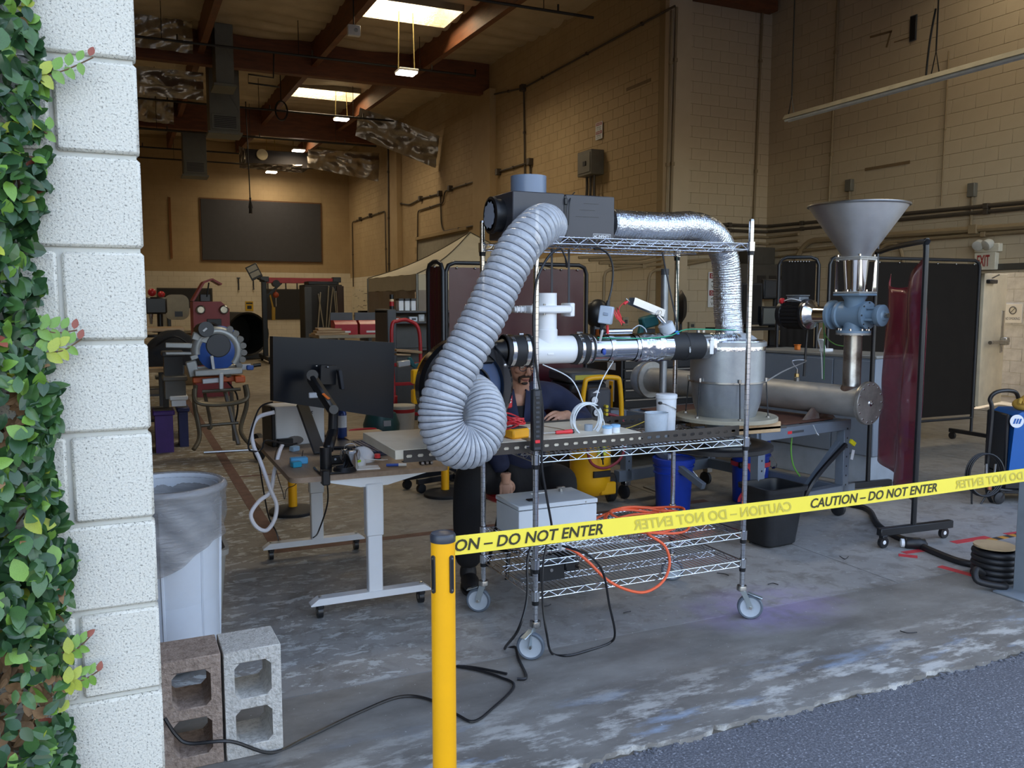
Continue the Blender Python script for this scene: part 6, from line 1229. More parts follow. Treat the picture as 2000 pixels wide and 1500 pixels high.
# blue buckets, strap, black bin
def bucket(label, x, y, H, r, lid):
    o = thing('bucket', label, 'bucket', (x, y, 0)); part(o, 'pail', MB().lathe([(0, .004), (r*.86, .004), (r*.88, .01), (r*.97, H*.72), (r*1.05, H*.725), (r*1.05, H*.745), (r*.975, H*.75), (r*.99, H*.84), (r*1.06, H*.845), (r*1.06, H*.865), (r, H*.87), (r*1.01, H-.01), (r*1.05, H-.008), (r*1.05, H)] + ([] if lid else [(r*.97, H), (r*.86, .02), (0, .02)]), 40), BLUEB, local=True)
    if lid: part(o, 'lid', MB().lathe([(r*1.09, H-.03), (r*1.10, H+.004), (r*1.03, H+.008), (r*1.0, H-.004), (0, H-.004)], 40), BLUEB, local=True); part(o, 'spout_cap', MB().cyl((-.05, -.03, H-.004), (-.05, -.03, H+.035), .024, n=16), M('cap_pale', 'c7cfda', .4), local=True)
    part(o, 'bail_handle', MB().tube(cr([(r*.6, -r*.85, H*.78), (r*.9, -r*1.0, H*.62), (r*1.05, -r*.6, H*.52), (r*1.1, 0, H*.6)], 6), .003, 6).cyl((r*1.0, -r*.8, H*.56), (r*1.08, -r*.5, H*.52), .008), STEEL, local=True); return o
bucket('blue bucket with a lid and spout cap, left of the two under the table', 3.79, 5.36, .40, .148, True); bk = bucket('taller open blue bucket strapped to the table leg, right of the two', 4.50, 5.32, .52, .15, False)
t_ = thing('ratchet_strap', 'red ratchet strap tied round the right blue bucket', 'strap', (4.5, 5.32, .3)); part(t_, 'band', MB().lathe([(.1525, .30), (.1535, .30), (.1535, .335), (.1525, .335)], 40, T(4.5, 5.32, 0)).sheet(lambda u, v: V((4.36+.03*v, 5.22-.02*math.sin(u*4), .33-.30*u))+V((.05*math.sin(u*5), 0, 0)), 16, 1, .002), M('strap_red', 'd8404f', .6)); part(t_, 'buckle', MB().cbox((4.36, 5.25, .318), .06, .03, .045, .005), BLACK); part(t_, 'white_tag', MB().bar((4.50, 5.16, .30), (4.48, 5.155, .22), .035, .003), WHITEP)
basket('black_waste_bin', 'tall black plastic bin with scuffed sides right of the cart', 3.67, 4.01, 4.17, 4.46, .40, M('bin_black', '202124', .38, var=.2, scale=9, bump=.05), .035, R(4))
# ------------------------------------------------------------------ compressor, tool chest, screens
co = thing('air_compressor', 'yellow upright air compressor with gauges and a rubber tyred wheel', 'air compressor', (3.30, 5.72, 0)); cx, cy = 3.27, 5.74
part(co, 'tank', MB().lathe([(0, .08), (.10, .09), (.15, .14), (.16, .2), (.16, .50), (.14, .58), (.08, .62), (0, .63)], 36, T(cx, cy, 0)), M('compressor_yellow', 'e9ab14', .35, var=.04)); part(co, 'motor_cover', MB().box(cx-.12, cx+.14, cy-.1, cy+.14, .60, .92, .03), BLACK)
part(co, 'control_panel', MB().box(cx-.10, cx+.10, cy-.15, cy-.09, .66, .94, .02), M('panel_grey', '3a3d44', .45))
for k, (dx, dz) in enumerate(((-.055, .85), (-.035, .755))): g = part(co, 'gauge', MB().lathe_ax((cx+dx, cy-.152, dz), (0, -1, 0), [(0, .012), (.026, .012), (.029, .008), (.029, 0)], 24), WHITEP); part(g, 'gauge_ring', MB().lathe_ax((cx+dx, cy-.152, dz), (0, -1, 0), [(.028, .008), (.031, .014), (.033, 0)], 24), DGREY); part(g, 'needle', MB().bar((cx+dx-.012, cy-.1655, dz-.006), (cx+dx+.012, cy-.1655, dz+.004), .002, .003), BLACK)
for k in range(3): part(co, 'quick_coupler', MB().cyl((cx+.04, cy-.15, .80-.03*k), (cx+.04, cy-.185, .80-.03*k), .012, n=12), M('coupler_yellow', 'd8c030', .4))
part(co, 'white_logo', MB().prism([(-.07, 0), (-.03, .022), (-.005, 0)], 0, .001, Matrix(((1, 0, 0, cx), (0, 0, -1, cy-.151), (0, 1, 0, .905), (0, 0, 0, 1)))), WHITEP)
part(co, 'roll_handle', MB().tube(cr([(cx-.14, cy-.17, .60), (cx-.17, cy-.18, .80), (cx-.16, cy-.19, .97), (cx-.12, cy-.19, 1.02), (cx+.10, cy-.19, 1.02), (cx+.145, cy-.19, .97), (cx+.17, cy-.18, .72), (cx+.15, cy-.17, .58), (cx-.10, cy-.17, .57)], 6), .019, 12), M('compressor_yellow', 'e9ab14', .35))
part(co, 'label_plate', MB().box(cx-.06, cx+.09, cy-.166, cy-.15, .25, .30, .002), BLACK); part(co, 'warning_label', MB().box(cx-.03, cx+.05, cy-.165, cy-.15, .42, .52, .002), M('warn_yellow', 'd9e04a', .5))
for s in (-1, 1):
    wl_ = part(co, 'wheel', MB().lathe_ax((cx+.20+.02*s if s > 0 else cx-.2, cy+.05, .115), (1, -.35, 0), [(.05, -.03), (.10, -.035), (.115, -.02), (.115, .02), (.10, .035), (.05, .03)], 32), RUBBER); part(wl_, 'hub', MB().lathe_ax((cx+.20+.02*s if s > 0 else cx-.2, cy+.05, .115), (1, -.35, 0), [(0, -.02), (.05, -.025), (.05, .025), (0, .02)], 20), DGREY)
part(co, 'foot_frame', MB().box(cx+.02, cx+.16, cy-.14, cy-.10, .10, .20, .01), M('compressor_yellow', 'e9ab14', .35)); part(co, 'red_hose', MB().tube(cr([(cx+.06, cy-.17, .74), (cx+.16, cy-.2, .70), (cx+.20, cy-.2, .56), (cx+.16, cy-.2, .40), (cx+.02, cy-.2, .33), (cx-.10, cy-.19, .38), (cx-.12, cy-.19, .52), (cx+.02, cy-.2, .56), (cx+.14, cy-.2, .54)], 8), .011, 8), M('hose_red', '8a2f38', .5))
part(co, 'air_chuck', MB().cyl((cx-.03, cy-.2, .55), (cx-.01, cy-.21, .40), .012).cyl((cx-.01, cy-.21, .40), (cx-.005, cy-.21, .36), .006), BLACK)
tc_ = thing('tool_chest', 'black tool chest with steel drawer pulls behind the compressor', 'tool chest', (4.9, 7.3, 0)); tx0, tx1, ty_ = 4.32, 5.62, 7.0
part(tc_, 'carcass', MB().box(tx0, tx1, ty_, ty_+.72, .12, 1.07, .006), M('chest_black', '141416', .4, var=.1))
for k in range(9):
    z = .18+k*.096; dr_ = part(tc_, 'drawer', MB().box(tx0+.03, tx1-.03, ty_-.014, ty_, z, z+.088, .003), M('chest_black', '141416', .4)); part(dr_, 'pull', MB().box(tx0+.04, tx1-.04, ty_-.022, ty_-.013, z+.072, z+.086, .002), M('pull_alu', 'a39c90', .35, .8))
part(tc_, 'papers', MB().box(tx0-.003, tx0-.001, ty_+.12, ty_+.40, .62, .86), WHITEP); part(tc_, 'paper_note', MB().box(tx0-.003, tx0-.001, ty_+.1, ty_+.25, .93, 1.0), WHITEP)
lv = thing('yellow_level', 'yellow torpedo tool stuck to the side of the black tool chest', 'level', (tx0-.01, ty_+.2, .7)); part(lv, 'body', MB().box(tx0-.016, tx0-.003, ty_+.13, ty_+.20, .48, .82, .006), YEL); part(lv, 'vial', MB().lathe_ax((tx0-.016, ty_+.165, .76), (-1, 0, 0), [(0, .003), (.018, .003), (.02, 0)], 16), BLACK)
for k in range(4): part(tc_, 'caster', MB().cyl((tx0+.1+1.1*(k % 2), ty_+.1+.5*(k//2), .06), (tx0+.14+1.1*(k % 2), ty_+.1+.5*(k//2), .06), .06, n=18), RUBBER)
cs_ = thing('equipment_case', 'black equipment case with yellow print behind the person', 'case', (3.55, 6.5, 0)); part(cs_, 'lower_case', MB().box(3.42, 3.78, 6.35, 6.75, 0, .90, .02), BLACK); part(cs_, 'upper_lid', MB().box(3.41, 3.79, 6.34, 6.76, .905, 1.0, .02), DGREY); part(cs_, 'yellow_print', MB().box(3.46, 3.72, 6.338, 6.341, .93, .97), M('print_yellow', 'b5a83a', .5))
vs_ = thing('vise_stand', 'black pipe vise handle on a post beside the white panel', 'vise', (4.05, 7.4, 0)); part(vs_, 'post', MB().cyl((4.05, 7.4, 0), (4.05, 7.4, 1.10), .03, n=14), BLACKM); part(vs_, 'handle', MB().cyl((3.92, 7.4, 1.10), (4.18, 7.4, 1.09), .014, n=10).sphere((3.92, 7.4, 1.10), .022, 10, 6).sphere((4.18, 7.4, 1.09), .022, 10, 6), BLACKM)
wp = thing('leaning_sheet', 'pale grey panel leaning behind the vise post', 'panel', (4.32, 7.9, 0)); part(wp, 'sheet', MB().box(4.12, 4.50, 7.86, 7.89, .0, 1.15, .003), M('pale_panel', 'b9b9b4', .5)); part(wp, 'batten', MB().box(4.12, 4.50, 7.89, 7.92, .5, .56, .003), WOOD)
MAR = M('maroon_vinyl', '42131a', .3, var=.12, scale=3, bump=.3, bscale=4); DKC = M('dark_brown_vinyl', '1d1813', .8, var=.1, spec=.15)
def weld_screen(label, panels, H, m, nm='welding_screen', z0=.28, group=None, feet=True, cat='screen'):
    o = thing(nm, label, cat, (*panels[0][0], 0), 0, group)
    for i, (a_, b_) in enumerate(panels):
        A, B = V((*a_, 0)), V((*b_, 0)); d = (B-A).normalized(); L = (B-A).length; u3 = V((0, 0, 1)); rr_ = .08
        pts = [A+u3*z0, A+u3*(H-rr_), A+d*rr_*.3+u3*(H-rr_*.3), A+d*rr_+u3*H, B-d*rr_+u3*H, B-d*rr_*.3+u3*(H-rr_*.3), B+u3*(H-rr_), B+u3*z0]
        part(o, 'frame', MB().tube(pts, .019, 10).cyl(A+u3*z0, B+u3*z0, .015, n=8), BLACKM)
        n_ = V((d.y, -d.x, 0)); part(o, 'curtain', MB().sheet(lambda u, v: A+d*(.03+(L-.06)*u)+u3*(z0+.04+(H-z0-.08)*v)+n_*(.012*math.sin(u*17+v*2)*mnoise.noise((u*4, v*2, i))), 28, 10, .003), m)
        for k in range(8): part(o, 'snap_tie', MB().sphere(A+d*(.1+(L-.2)*k/7)+u3*(H-.045)+n_*.008, .010, 8, 6), STEEL)
        if feet:
            for P in (A, B): part(o, 'foot', MB().bar(P-n_*.28+u3*.10, P+n_*.28+u3*.10, .04, .045, .004).cyl(P+u3*.1, P+u3*(z0+.02), .016).cyl(P-n_*.24-d*.015+u3*.04, P-n_*.24+d*.015+u3*.04, .04, n=18).cyl(P+n_*.24-d*.015+u3*.04, P+n_*.24+d*.015+u3*.04, .04, n=18), BLACKM)
    return o
weld_screen('maroon welding screen with two panels behind the white pipe tee', [((2.36, 6.95), (2.42, 6.75)), ((2.52, 6.95), (3.92, 6.98))], 1.93, MAR)
weld_screen('wide dark brown welding screen behind the hopper', [((6.18, 6.95), (6.50, 6.72)), ((6.55, 6.62), (8.72, 6.58))], 2.05, DKC)
# loose maroon curtain on its own frame
o = thing('welding_curtain_frame', 'black wheeled frame with a half-fallen translucent maroon curtain', 'screen', (4.69, 3.92, 0)); A, B = V((4.70, 3.93, 0)), V((5.50, 5.06, 0)); d = (B-A).normalized(); n_ = V((d.y, -d.x, 0)); H = at(1812, 470, 3.93).z
part(o, 'frame', MB().tube(cr([A+V((0, 0, .10)), A+V((0, 0, .5)), A+V((0, 0, H-.12)), A+d*.02+V((0, 0, H-.03)), A+d*.09+V((0, 0, H)), B-d*.1+V((0, 0, H)), B+V((0, 0, H-.1)), B+V((0, 0, .1))], 5), .018, 12), BLACKM); part(o, 'stiffener', MB().cyl(A+d*.02+V((0, 0, .45)), A+V((0, 0, .22)), .012), BLACKM)
for P, s in ((A, 1), (B, .7)):
    ft = part(o, 'foot', MB().bar(P-V((.30*s, -.01, -.105)), P+V((.32*s, -.03, .105)), .045, .05, .004), BLACKM)
    for sx in (-.27*s, .29*s): cs = part(o, 'caster', MB().cyl(P+V((sx, -.012, .038)), P+V((sx, .012, .038)), .037, n=22).box(P.x+sx-.02, P.x+sx+.02, P.y-.02, P.y+.02, .06, .085, .004), BLACKM); part(cs, 'hub', MB().lathe_ax(P+V((sx, -.0125, .038)), (0, -1, 0), [(0, .003), (.012, .002), (.014, 0)], 14), WHITEP)
def drape(u, v):
    L = .98; top = H-.10-.62*math.sin(math.pi*min(1, u*1.02))**1.0*(.42) if u < .97 else H-.1
    top = H-.06 - .50*(u*(1-u))**.8 - .12*u; low = .22+.16*u
    z = low+(top-low)*v; q = A+d*(.02+L*u*(.94+.06*v)) + n_*(.03*math.sin(u*11+v*2.5)+.015*mnoise.noise((u*5, v*4, 3))); return (q.x, q.y, z)
mc_ = M('maroon_film', '8c2a40', .18, var=.15, scale=4, bump=.25, bscale=5, coat=.3); see_through(mc_, .25); part(o, 'curtain', MB().sheet(drape, 40, 26, .002), mc_, ang=180)
# welder cart at the right edge
q = at(1945, 832, 4.5); wx = q.x+.04; wz1 = at(1955, 802, 4.5).z; wz0 = at(1950, 922, 4.5).z
we = thing('welder', 'blue welding machine on a black wheeled cart at the right edge', 'welder', (wx+.3, 4.55, 0)); part(we, 'blue_case', MB().prism([(wx, wz0), (wx+.03, wz1-.03), (wx+.07, wz1), (wx+.75, wz1), (wx+.75, wz0)], 4.40, 4.78, Matrix(((1, 0, 0, 0), (0, 0, 1, 0), (0, 1, 0, 0), (0, 0, 0, 1)))), M('welder_blue', '1f5ea8', .35, var=.04)); part(we, 'front_panel', MB().box(wx-.03, wx+.0, 4.42, 4.76, wz0, wz1-.02, .01), BLACK); part(we, 'lower_body', MB().box(wx-.02, wx+.75, 4.41, 4.77, wz0-.12, wz0, .01), BLACK)
lc = at(1973, 818, 4.398); lc.x += .06; lc.z -= .02; part(we, 'white_disc', MB().lathe_ax((lc.x, 4.3995, lc.z), (0, -1, 0), [(0, .001), (.052, .001), (.052, 0)], 32), WHITEP); mb = MB()
for k in range(3): mb.prism([(-.030+.02*k, -.02), (-.016+.02*k, -.02), (-.004+.02*k, .02), (-.018+.02*k, .02)], 0, .001, Matrix(((1, 0, 0, lc.x), (0, 0, -1, 4.398), (0, 1, 0, lc.z), (0, 0, 0, 1))))
part(we, 'stripe_emblem', mb, M('welder_blue', '1f5ea8', .35)); mb = MB(); text(mb, 'Mill', (lc.x+.06, 4.398, lc.z-.03), (.17, 0, 0), (0, 0, .06), .02, .1); part(we, 'lettering', mb, WHITEP, ang=0)
part(we, 'handle', MB().tube(cr([(wx-.02, 4.5, wz0-.3), (wx-.15, 4.42, wz0-.1), (wx-.14, 4.42, wz1-.02), (wx-.16, 4.42, wz1+.10), (wx-.10, 4.42, wz1+.16), (wx+.06, 4.5, wz1+.15), (wx+.12, 4.55, wz1+.06)], 7), .016, 10), BLACKM); part(we, 'cart_frame', MB().tube(cr([(wx-.15, 4.42, wz0-.1), (wx-.15, 4.42, .22), (wx-.08, 4.42, .12), (wx+.2, 4.45, .10), (wx+.75, 4.45, .10)], 6), .016, 10).box(wx-.05, wx+.75, 4.42, 4.76, .08, .11, .004).box(wx+.1, wx+.14, 4.44, 4.48, .1, wz0-.1, .003), BLACKM)
part(we, 'gas_tray', MB().lathe([(.16, .11), (.17, .13), (.17, .24), (.15, .25)], 28, T(wx+.30, 4.58, 0)), BLACK); part(we, 'white_sticker', MB().box(wx+.16, wx+.175, 4.405, 4.415, .14, .22), WHITEP)
for k in range(2): cs = part(we, 'caster', MB().lathe_ax((wx-.06+.5*k, 4.40, .048), (.3, -1, 0), [(0, -.014), (.035, -.014), (.046, -.008), (.046, .008), (.035, .014), (0, .014)], 26), RUBBER); part(cs, 'fork', MB().bar((wx-.05+.5*k, 4.39, .05), (wx-.03+.5*k, 4.41, .10), .03, .008), STEEL)
t_ = thing('welding_glove', 'tan welding glove lying on top of the blue welder', 'glove', (wx+.12, 4.55, wz1)); g = MB(); g.sphere((wx+.13, 4.52, wz1+.05), 1, 16, 10, (.075, .06, .05)); 
for k in range(4): g.tube([(wx+.12+.02*k, 4.5, wz1+.06), (wx+.09+.03*k, 4.47, wz1+.09), (wx+.07+.035*k, 4.44, wz1+.06)], [.018, .016, .012], 8)
part(t_, 'glove_body', g, M('glove_tan', 'b8913a', .8, var=.15)); part(t_, 'cuff', MB().cyl((wx+.16, 4.56, wz1+.05), (wx+.22, 4.62, wz1+.06), .05, .06, n=16), M('glove_tan', 'b8913a', .8))
t_ = thing('welding_helmet', 'dark welding helmet resting on the blue welder', 'helmet', (wx+.35, 4.52, wz1)); part(t_, 'shell', MB().sphere((wx+.33, 4.50, wz1+.02), 1, 22, 12, (.13, .12, .16)), M('helmet_dark', '25272e', .4)); part(t_, 'visor', MB().cbox((wx+.33, 4.385, wz1+.05), .11, .02, .08, .008), BLACK)
t_ = thing('electrode_clamp', 'electrode clamp and coiled leads hanging on the welder handle', 'clamp', (wx-.15, 4.40, wz0)); mb = MB()
for k in range(3): mb.tube([(wx-.20+.13*math.cos(a)+.01*k, 4.38-.01*k, wz0+.0+.17*math.sin(a)) for a in [i*2*math.pi/30 for i in range(30)]], .007, 6, closed=True)
mb.tube(cr([(wx-.28, 4.38, wz0-.1), (wx-.25, 4.38, wz0-.3), (wx-.1, 4.4, .18)], 6), .007, 6); part(t_, 'lead_coil', mb, BCORD)
for s in (-1, 1): part(t_, 'jaw', MB().tube(cr([(wx-.15+s*.01, 4.37, wz0-.09), (wx-.15+s*.028, 4.37, wz0), (wx-.15+s*.034, 4.37, wz0+.09)], 5), .009, 8), CHROME)
part(t_, 'copper_tip', MB().cbox((wx-.15, 4.37, wz0-.10), .03, .02, .04, .004), M('copper', 'b8775a', .35, .8))
# the welder and what lies on it are turned towards the doorway
for nm_ in ('welder', 'welding_glove', 'welding_helmet', 'electrode_clamp'):
    ob_ = bpy.data.objects[nm_]; ob_.rotation_euler[2] -= R(30); pv = V((wx, 4.40, 0)); rel = V(ob_.location)-pv; ob_.location = pv + Matrix.Rotation(-R(30), 3, 'Z') @ rel
# right edge post, hose and spool
q = atZ(1993, 1167); po = thing('guard_post', 'short grey steel guard post at the right edge of the doorway', 'post', (q.x+.05, q.y+.02, 0)); q.x += .06; part(po, 'post_tube', MB().box(q.x, q.x+.12, q.y-.03, q.y+.09, 0, .62, .006), M('post_grey', '7f8891', .45)); part(po, 'base_plate', MB().box(q.x-.12, q.x+.18, q.y-.06, q.y+.12, 0, .012, .003), M('post_grey', '7f8891', .45))
t_ = thing('hose_stack', 'stack of black hose coils beside the grey guard post', 'hose', (q.x-.02, q.y+.30, 0)); mb = MB()
for k in range(5): mb.tube([(q.x+.11+.10*math.cos(a), q.y+.28+.11*math.sin(a), .02+.034*k) for a in [i*2*math.pi/28 for i in range(28)]], .019, 10, closed=True)
mb.tube(cr([(q.x-.04, q.y+.24, .06), (q.x-.13, q.y+.22, .10), (q.x-.16, q.y+.18, .05), (q.x-.06, q.y+.10, .03), (q.x+.0, q.y+.14, .02)], 6), .018, 10); part(t_, 'coils', mb, M('hose_black', '1d1d20', .5)); part(t_, 'card_disc', MB().lathe([(0, .19), (.11, .19), (.11, .20), (0, .20)], 32, T(q.x+.10, q.y+.28, 0)), M('card_brown', 'b39a76', .8))
cord('floor_hose', 'thick black cable curving over the floor under the curtain frame', [tuple(atZ(x, y, .02)) for x, y in ((1600, 962), (1650, 982), (1695, 995), (1715, 1025), (1750, 1047), (1790, 1062), (1830, 1080), (1880, 1098), (1930, 1104), (1975, 1098))], .021, M('hose_black', '1d1d20', .5), 'cable', 10); q2 = atZ(1795, 1062, .03)
t_ = thing('cable_connector', 'black connector joint in the thick floor cable', 'connector', tuple(q2)); part(t_, 'shell', MB().lathe_ax(q2-V((.07, -.05, 0)), (.8, -.6, 0), [(0, 0), (.034, 0), (.04, .01), (.04, .09), (.034, .10), (.036, .12), (.0, .14)], 20), BLACK); part(t_, 'collar', MB().lathe_ax(q2-V((.09, -.065, 0)), (.8, -.6, 0), [(.02, 0), (.028, 0), (.028, .02), (.02, .02)], 16), WHITEP)
# ------------------------------------------------------------------ fixtures on walls and ceiling
CON = M('painted_conduit', '8d7a5d', .55, var=.08); COND = M('dark_conduit', '4d443a', .5, .3, var=.1); CONG = M('grey_box', '6d6a61', .5, .2, var=.1)
def WX(px, py): return atX(px, py, X1-.05)
def WR_(px, py): return atX(px, py, XR-.06)
def WS(px, py): return at(px, py, YC-.06)
def WP(pts, f): return [f(x, y) for x, y in pts]
def conduit(label, pts, r, m=CON, boxes=(), straps=True):
    o = thing('conduit', label, 'conduit', tuple(pts[0])); out = [pts[0]]
    for i in range(1, len(pts)-1):
        a, b, c = pts[i-1], pts[i], pts[i+1]; d1 = (a-b); d2 = (c-b); k = min(.12, d1.length*.4, d2.length*.4); out += [b+d1.normalized()*k, b+d1.normalized()*k*.3+d2.normalized()*k*.3, b+d2.normalized()*k]
    out.append(pts[-1]); part(o, 'pipe', MB().tube(out, r, 8), m)
    for p in boxes: part(o, 'junction_box', MB().cbox(p, .16, .14, .16, .01), m)
    if straps:
        for a, b in zip(pts, pts[1:]):
            n_ = int((b-a).length/1.6)
            for k in range(n_): p = a.lerp(b, (k+.5)/n_); part(o, 'strap', MB().cbox(p, r*2.6, r*2.6, r*2.6, .003), m)
    return o
conduit('long thin conduit high along the hall wall under the ceiling', WP([(1318, 12), (1022, 172), (966, 184)], WX), .022, COND, [WX(1022, 172)])
conduit('vertical conduit dropping from the round junction box high on the hall wall', WP([(1023, 172), (1025, 345)], WX), .022, COND)
conduit('horizontal conduit with boxes above the filter box', WP([(972, 336), (1035, 317), (1036, 350)], WX), .025, COND, [WX(974, 336), WX(1036, 316)])
conduit('conduit run with boxes along the hall wall above the roll-up door', WP([(768, 396), (800, 400), (822, 388), (860, 378), (862, 436), (866, 452), (930, 440)], WX), .025, COND, [WX(822, 388), WX(860, 378)])
conduit('conduit looping down left of the roll-up door', WP([(932, 353), (890, 366), (868, 374), (866, 396), (816, 412), (815, 515)], WX), .022, COND, [WX(880, 368)])
conduit('thin conduit frame on the far end of the hall wall', WP([(690, 560), (688, 434), (752, 412), (755, 560)], WX), .022, COND, [WX(704, 428), WX(724, 421)])
conduit('dark vertical cable pipe beside the far pilaster', WP([(758, 290), (760, 560)], lambda x, y: atX(x, y, X1-.21)), .03, COND)
conduit('pair of pale vertical conduits at the near pilaster, left one', WP([(1313, 20), (1301, 420)], lambda x, y: at(x, y, YC-.16)), .025, CON); conduit('pair of pale vertical conduits at the near pilaster, right one', WP([(1322, 14), (1310, 420)], lambda x, y: at(x, y, YC-.16)), .025, CON)
conduit('vertical painted conduit on the step wall behind the cart post', WP([(1490, 10), (1472, 440)], WS), .022, CON)
conduit('vertical painted conduit on the right wall left of the funnel', WP([(1637, 0), (1619, 400)], WR_), .022, CON); conduit('thin vertical conduit on the right wall above the funnel', WP([(1853, 100), (1838, 402)], WR_), .012, CON)
for nm, k0, k1, r in (('topmost dark pipe running round the corner of the right wall', 438, 391, .03), ('second pale pipe just under the dark pipe on the right wall', 449, 402, .028)):
    conduit(nm, [WS(1345, k0-2), WS(1500, k0+4)] + [WR_(2050, k1)], r, COND if 'dark' in nm else CON)
conduit('thick painted pipe low on the right wall ending in an upward bend', [WR_(2050, 438), WR_(1580, 470), WR_(1556, 500), WR_(1552, 560)], .05, CON); conduit('thin painted pipe under the thick pipe on the right wall', [WR_(2050, 448), WR_(1810, 466), WR_(1600, 486), WR_(1560, 490)], .028, CON)
conduit('looped pipe end behind the maroon frame on the right wall', [WR_(1712, 510), WR_(1722, 478), WR_(1755, 474), WR_(1765, 505), WR_(1766, 560)], .03, CON)
for k, y in enumerate((465, 478, 492, 505)): conduit(('highest', 'second', 'third', 'lowest')[k]+' of four stacked painted pipes on the step wall', [WS(1130+20*k, y+38-8*k), WS(1260, y+34-6*k), WS(1320, y+6), WS(1480, y-3), WS(1502, y-1), WR_(1560, y-8)], .026, CON)
conduit('painted pipe bending down beside the switch box on the step wall', WP([(1178, 620), (1180, 528), (1330, 512)], WS), .03, CON); conduit('painted pipe bending down behind the steel tube on the step wall', WP([(1264, 600), (1268, 530), (1400, 505)], WS), .03, CON)
bp = thing('breaker_panel', 'grey electrical panel high on the hall wall', 'electrical panel', tuple(WX(1163, 318))); p0, p1 = WX(1148, 348), WX(1176, 292); part(bp, 'panel_box', MB().box(X1-.30, X1, min(p0.y, p1.y), max(p0.y, p1.y), p0.z, p1.z, .01), CONG); part(bp, 'panel_door', MB().box(X1-.315, X1-.30, min(p0.y, p1.y)+.04, max(p0.y, p1.y)-.04, p0.z+.05, p1.z-.05, .004), CONG); part(bp, 'latch', MB().box(X1-.33, X1-.314, (p0.y+p1.y)/2-.1, (p0.y+p1.y)/2+.02, (p0.z+p1.z)/2-.06, (p0.z+p1.z)/2+.03, .003), BLACK)
for k in range(3): part(bp, 'feed_pipe', MB().tube(cr([V((X1-.15, (p0.y+p1.y)/2-.15+.15*k, p0.z)), V((X1-.15, (p0.y+p1.y)/2-.15+.15*k, p0.z-.35)), V((X1-.12, (p0.y+p1.y)/2-.15+.25*k, p0.z-.8))], 5), .03, 8), COND)
def wall_sign(name, label, o, ex, ez, rows, plate=WHITEP, off=V((-.008, 0, 0)), ink=None):
    n_ = ex.normalized().cross(ez.normalized())*-1
    t_ = thing(name, label, 'sign', tuple(o)); mb = MB(); a_ = [o, o+ex, o+ex+ez, o+ez]; mb.add(a_+[p+off for p in a_], [(0, 1, 2, 3), (7, 6, 5, 4), (0, 4, 5, 1), (1, 5, 6, 2), (2, 6, 7, 3), (3, 7, 4, 0)]); part(t_, 'sign_plate', mb, plate)
    for s, y0, y1, c in rows:
        if s.startswith('#'):
            mb = MB(); q = [o+ex*.06+ez*y0, o+ex*.94+ez*y0, o+ex*.94+ez*y1, o+ex*.06+ez*y1]; mb.add([p+off*1.3 for p in q], [(0, 1, 2, 3)]); part(t_, 'colour_band', mb, c, ang=0); s = s[1:]; c = WHITEP; y0, y1 = y0+(y1-y0)*.2, y1-(y1-y0)*.2
        mb = MB(); text(mb, s, o+ex*.14+ez*y0+off*1.7, ex*.72, ez*(y1-y0)); part(t_, 'lettering', mb, c, ang=0)
    return t_
SR = M('sign_red', '8e2f2c', .6, var=.05); INK = M('sign_ink', '3a342c', .6, var=0)
o0 = WX(1162, 274); e1 = WX(1175, 268); wall_sign('danger_sign', 'narrow white warning sign above the electrical panel on the hall wall', V((X1-.03, o0.y, o0.z)), V((0, e1.y-o0.y, 0)), V((0, 0, WX(1162, 241).z-o0.z)), [('#DANGER', .80, .97, SR), ('HIGH', .64, .76, INK), ('VOLTAGE', .52, .62, INK), ('#DANGER', .30, .48, SR), ('480', .17, .27, INK), ('VOLTS', .04, .14, INK)])
o0 = WS(1384, 600); wall_sign('danger_sign', 'white and red 480 volts sign half hidden behind the foil duct', V((o0.x, YC-.03, o0.z)), V((.40, 0, 0)), V((0, 0, .66)), [('#DANGER', .82, .97, SR), ('480', .67, .79, INK), ('VOLTS', .54, .64, INK), ('#DANGER', .33, .48, SR), ('480', .19, .30, INK), ('VOLTS', .05, .16, INK)], off=V((0, -.008, 0)))
# exit sign with twin lamps
o0 = WR_(1904, 528); e1 = WR_(1946, 524); xs_ = thing('exit_sign', 'EXIT sign with two emergency lamps over the open side door', 'exit sign', tuple(WR_(1925, 510))); ya_0, ya_1 = o0.y, e1.y; z0, z1 = o0.z, WR_(1904, 494).z
part(xs_, 'sign_box', MB().box(XR-.09, XR-.012, ya_1, ya_0, z0, z1, .008), M('exit_white', 'd5cdb9', .45)); mb = MB(); text(mb, 'EXIT', (XR-.092, ya_0-.05, z0+.05), (0, (ya_1-ya_0)+.14, 0), (0, 0, z1-z0-.09), .02); part(xs_, 'lettering', mb, M('exit_red', '9c2420', .5, var=0), ang=0)
part(xs_, 'lamp_bar', MB().box(XR-.10, XR-.012, ya_1-.05, ya_0, z1, z1+.12, .008), M('exit_white', 'd5cdb9', .45))
for s, yy_ in ((-1, ya_0-.08), (1, ya_1+.10)): part(xs_, 'lamp_head', MB().lathe_ax((XR-.10, yy_, z1+.12), (-.8, .2*s, -.4), [(.05, -.04), (.075, .0), (.075, .07), (.065, .075), (0, .07)], 20), M('lamp_clear', 'c9c7be', .2))
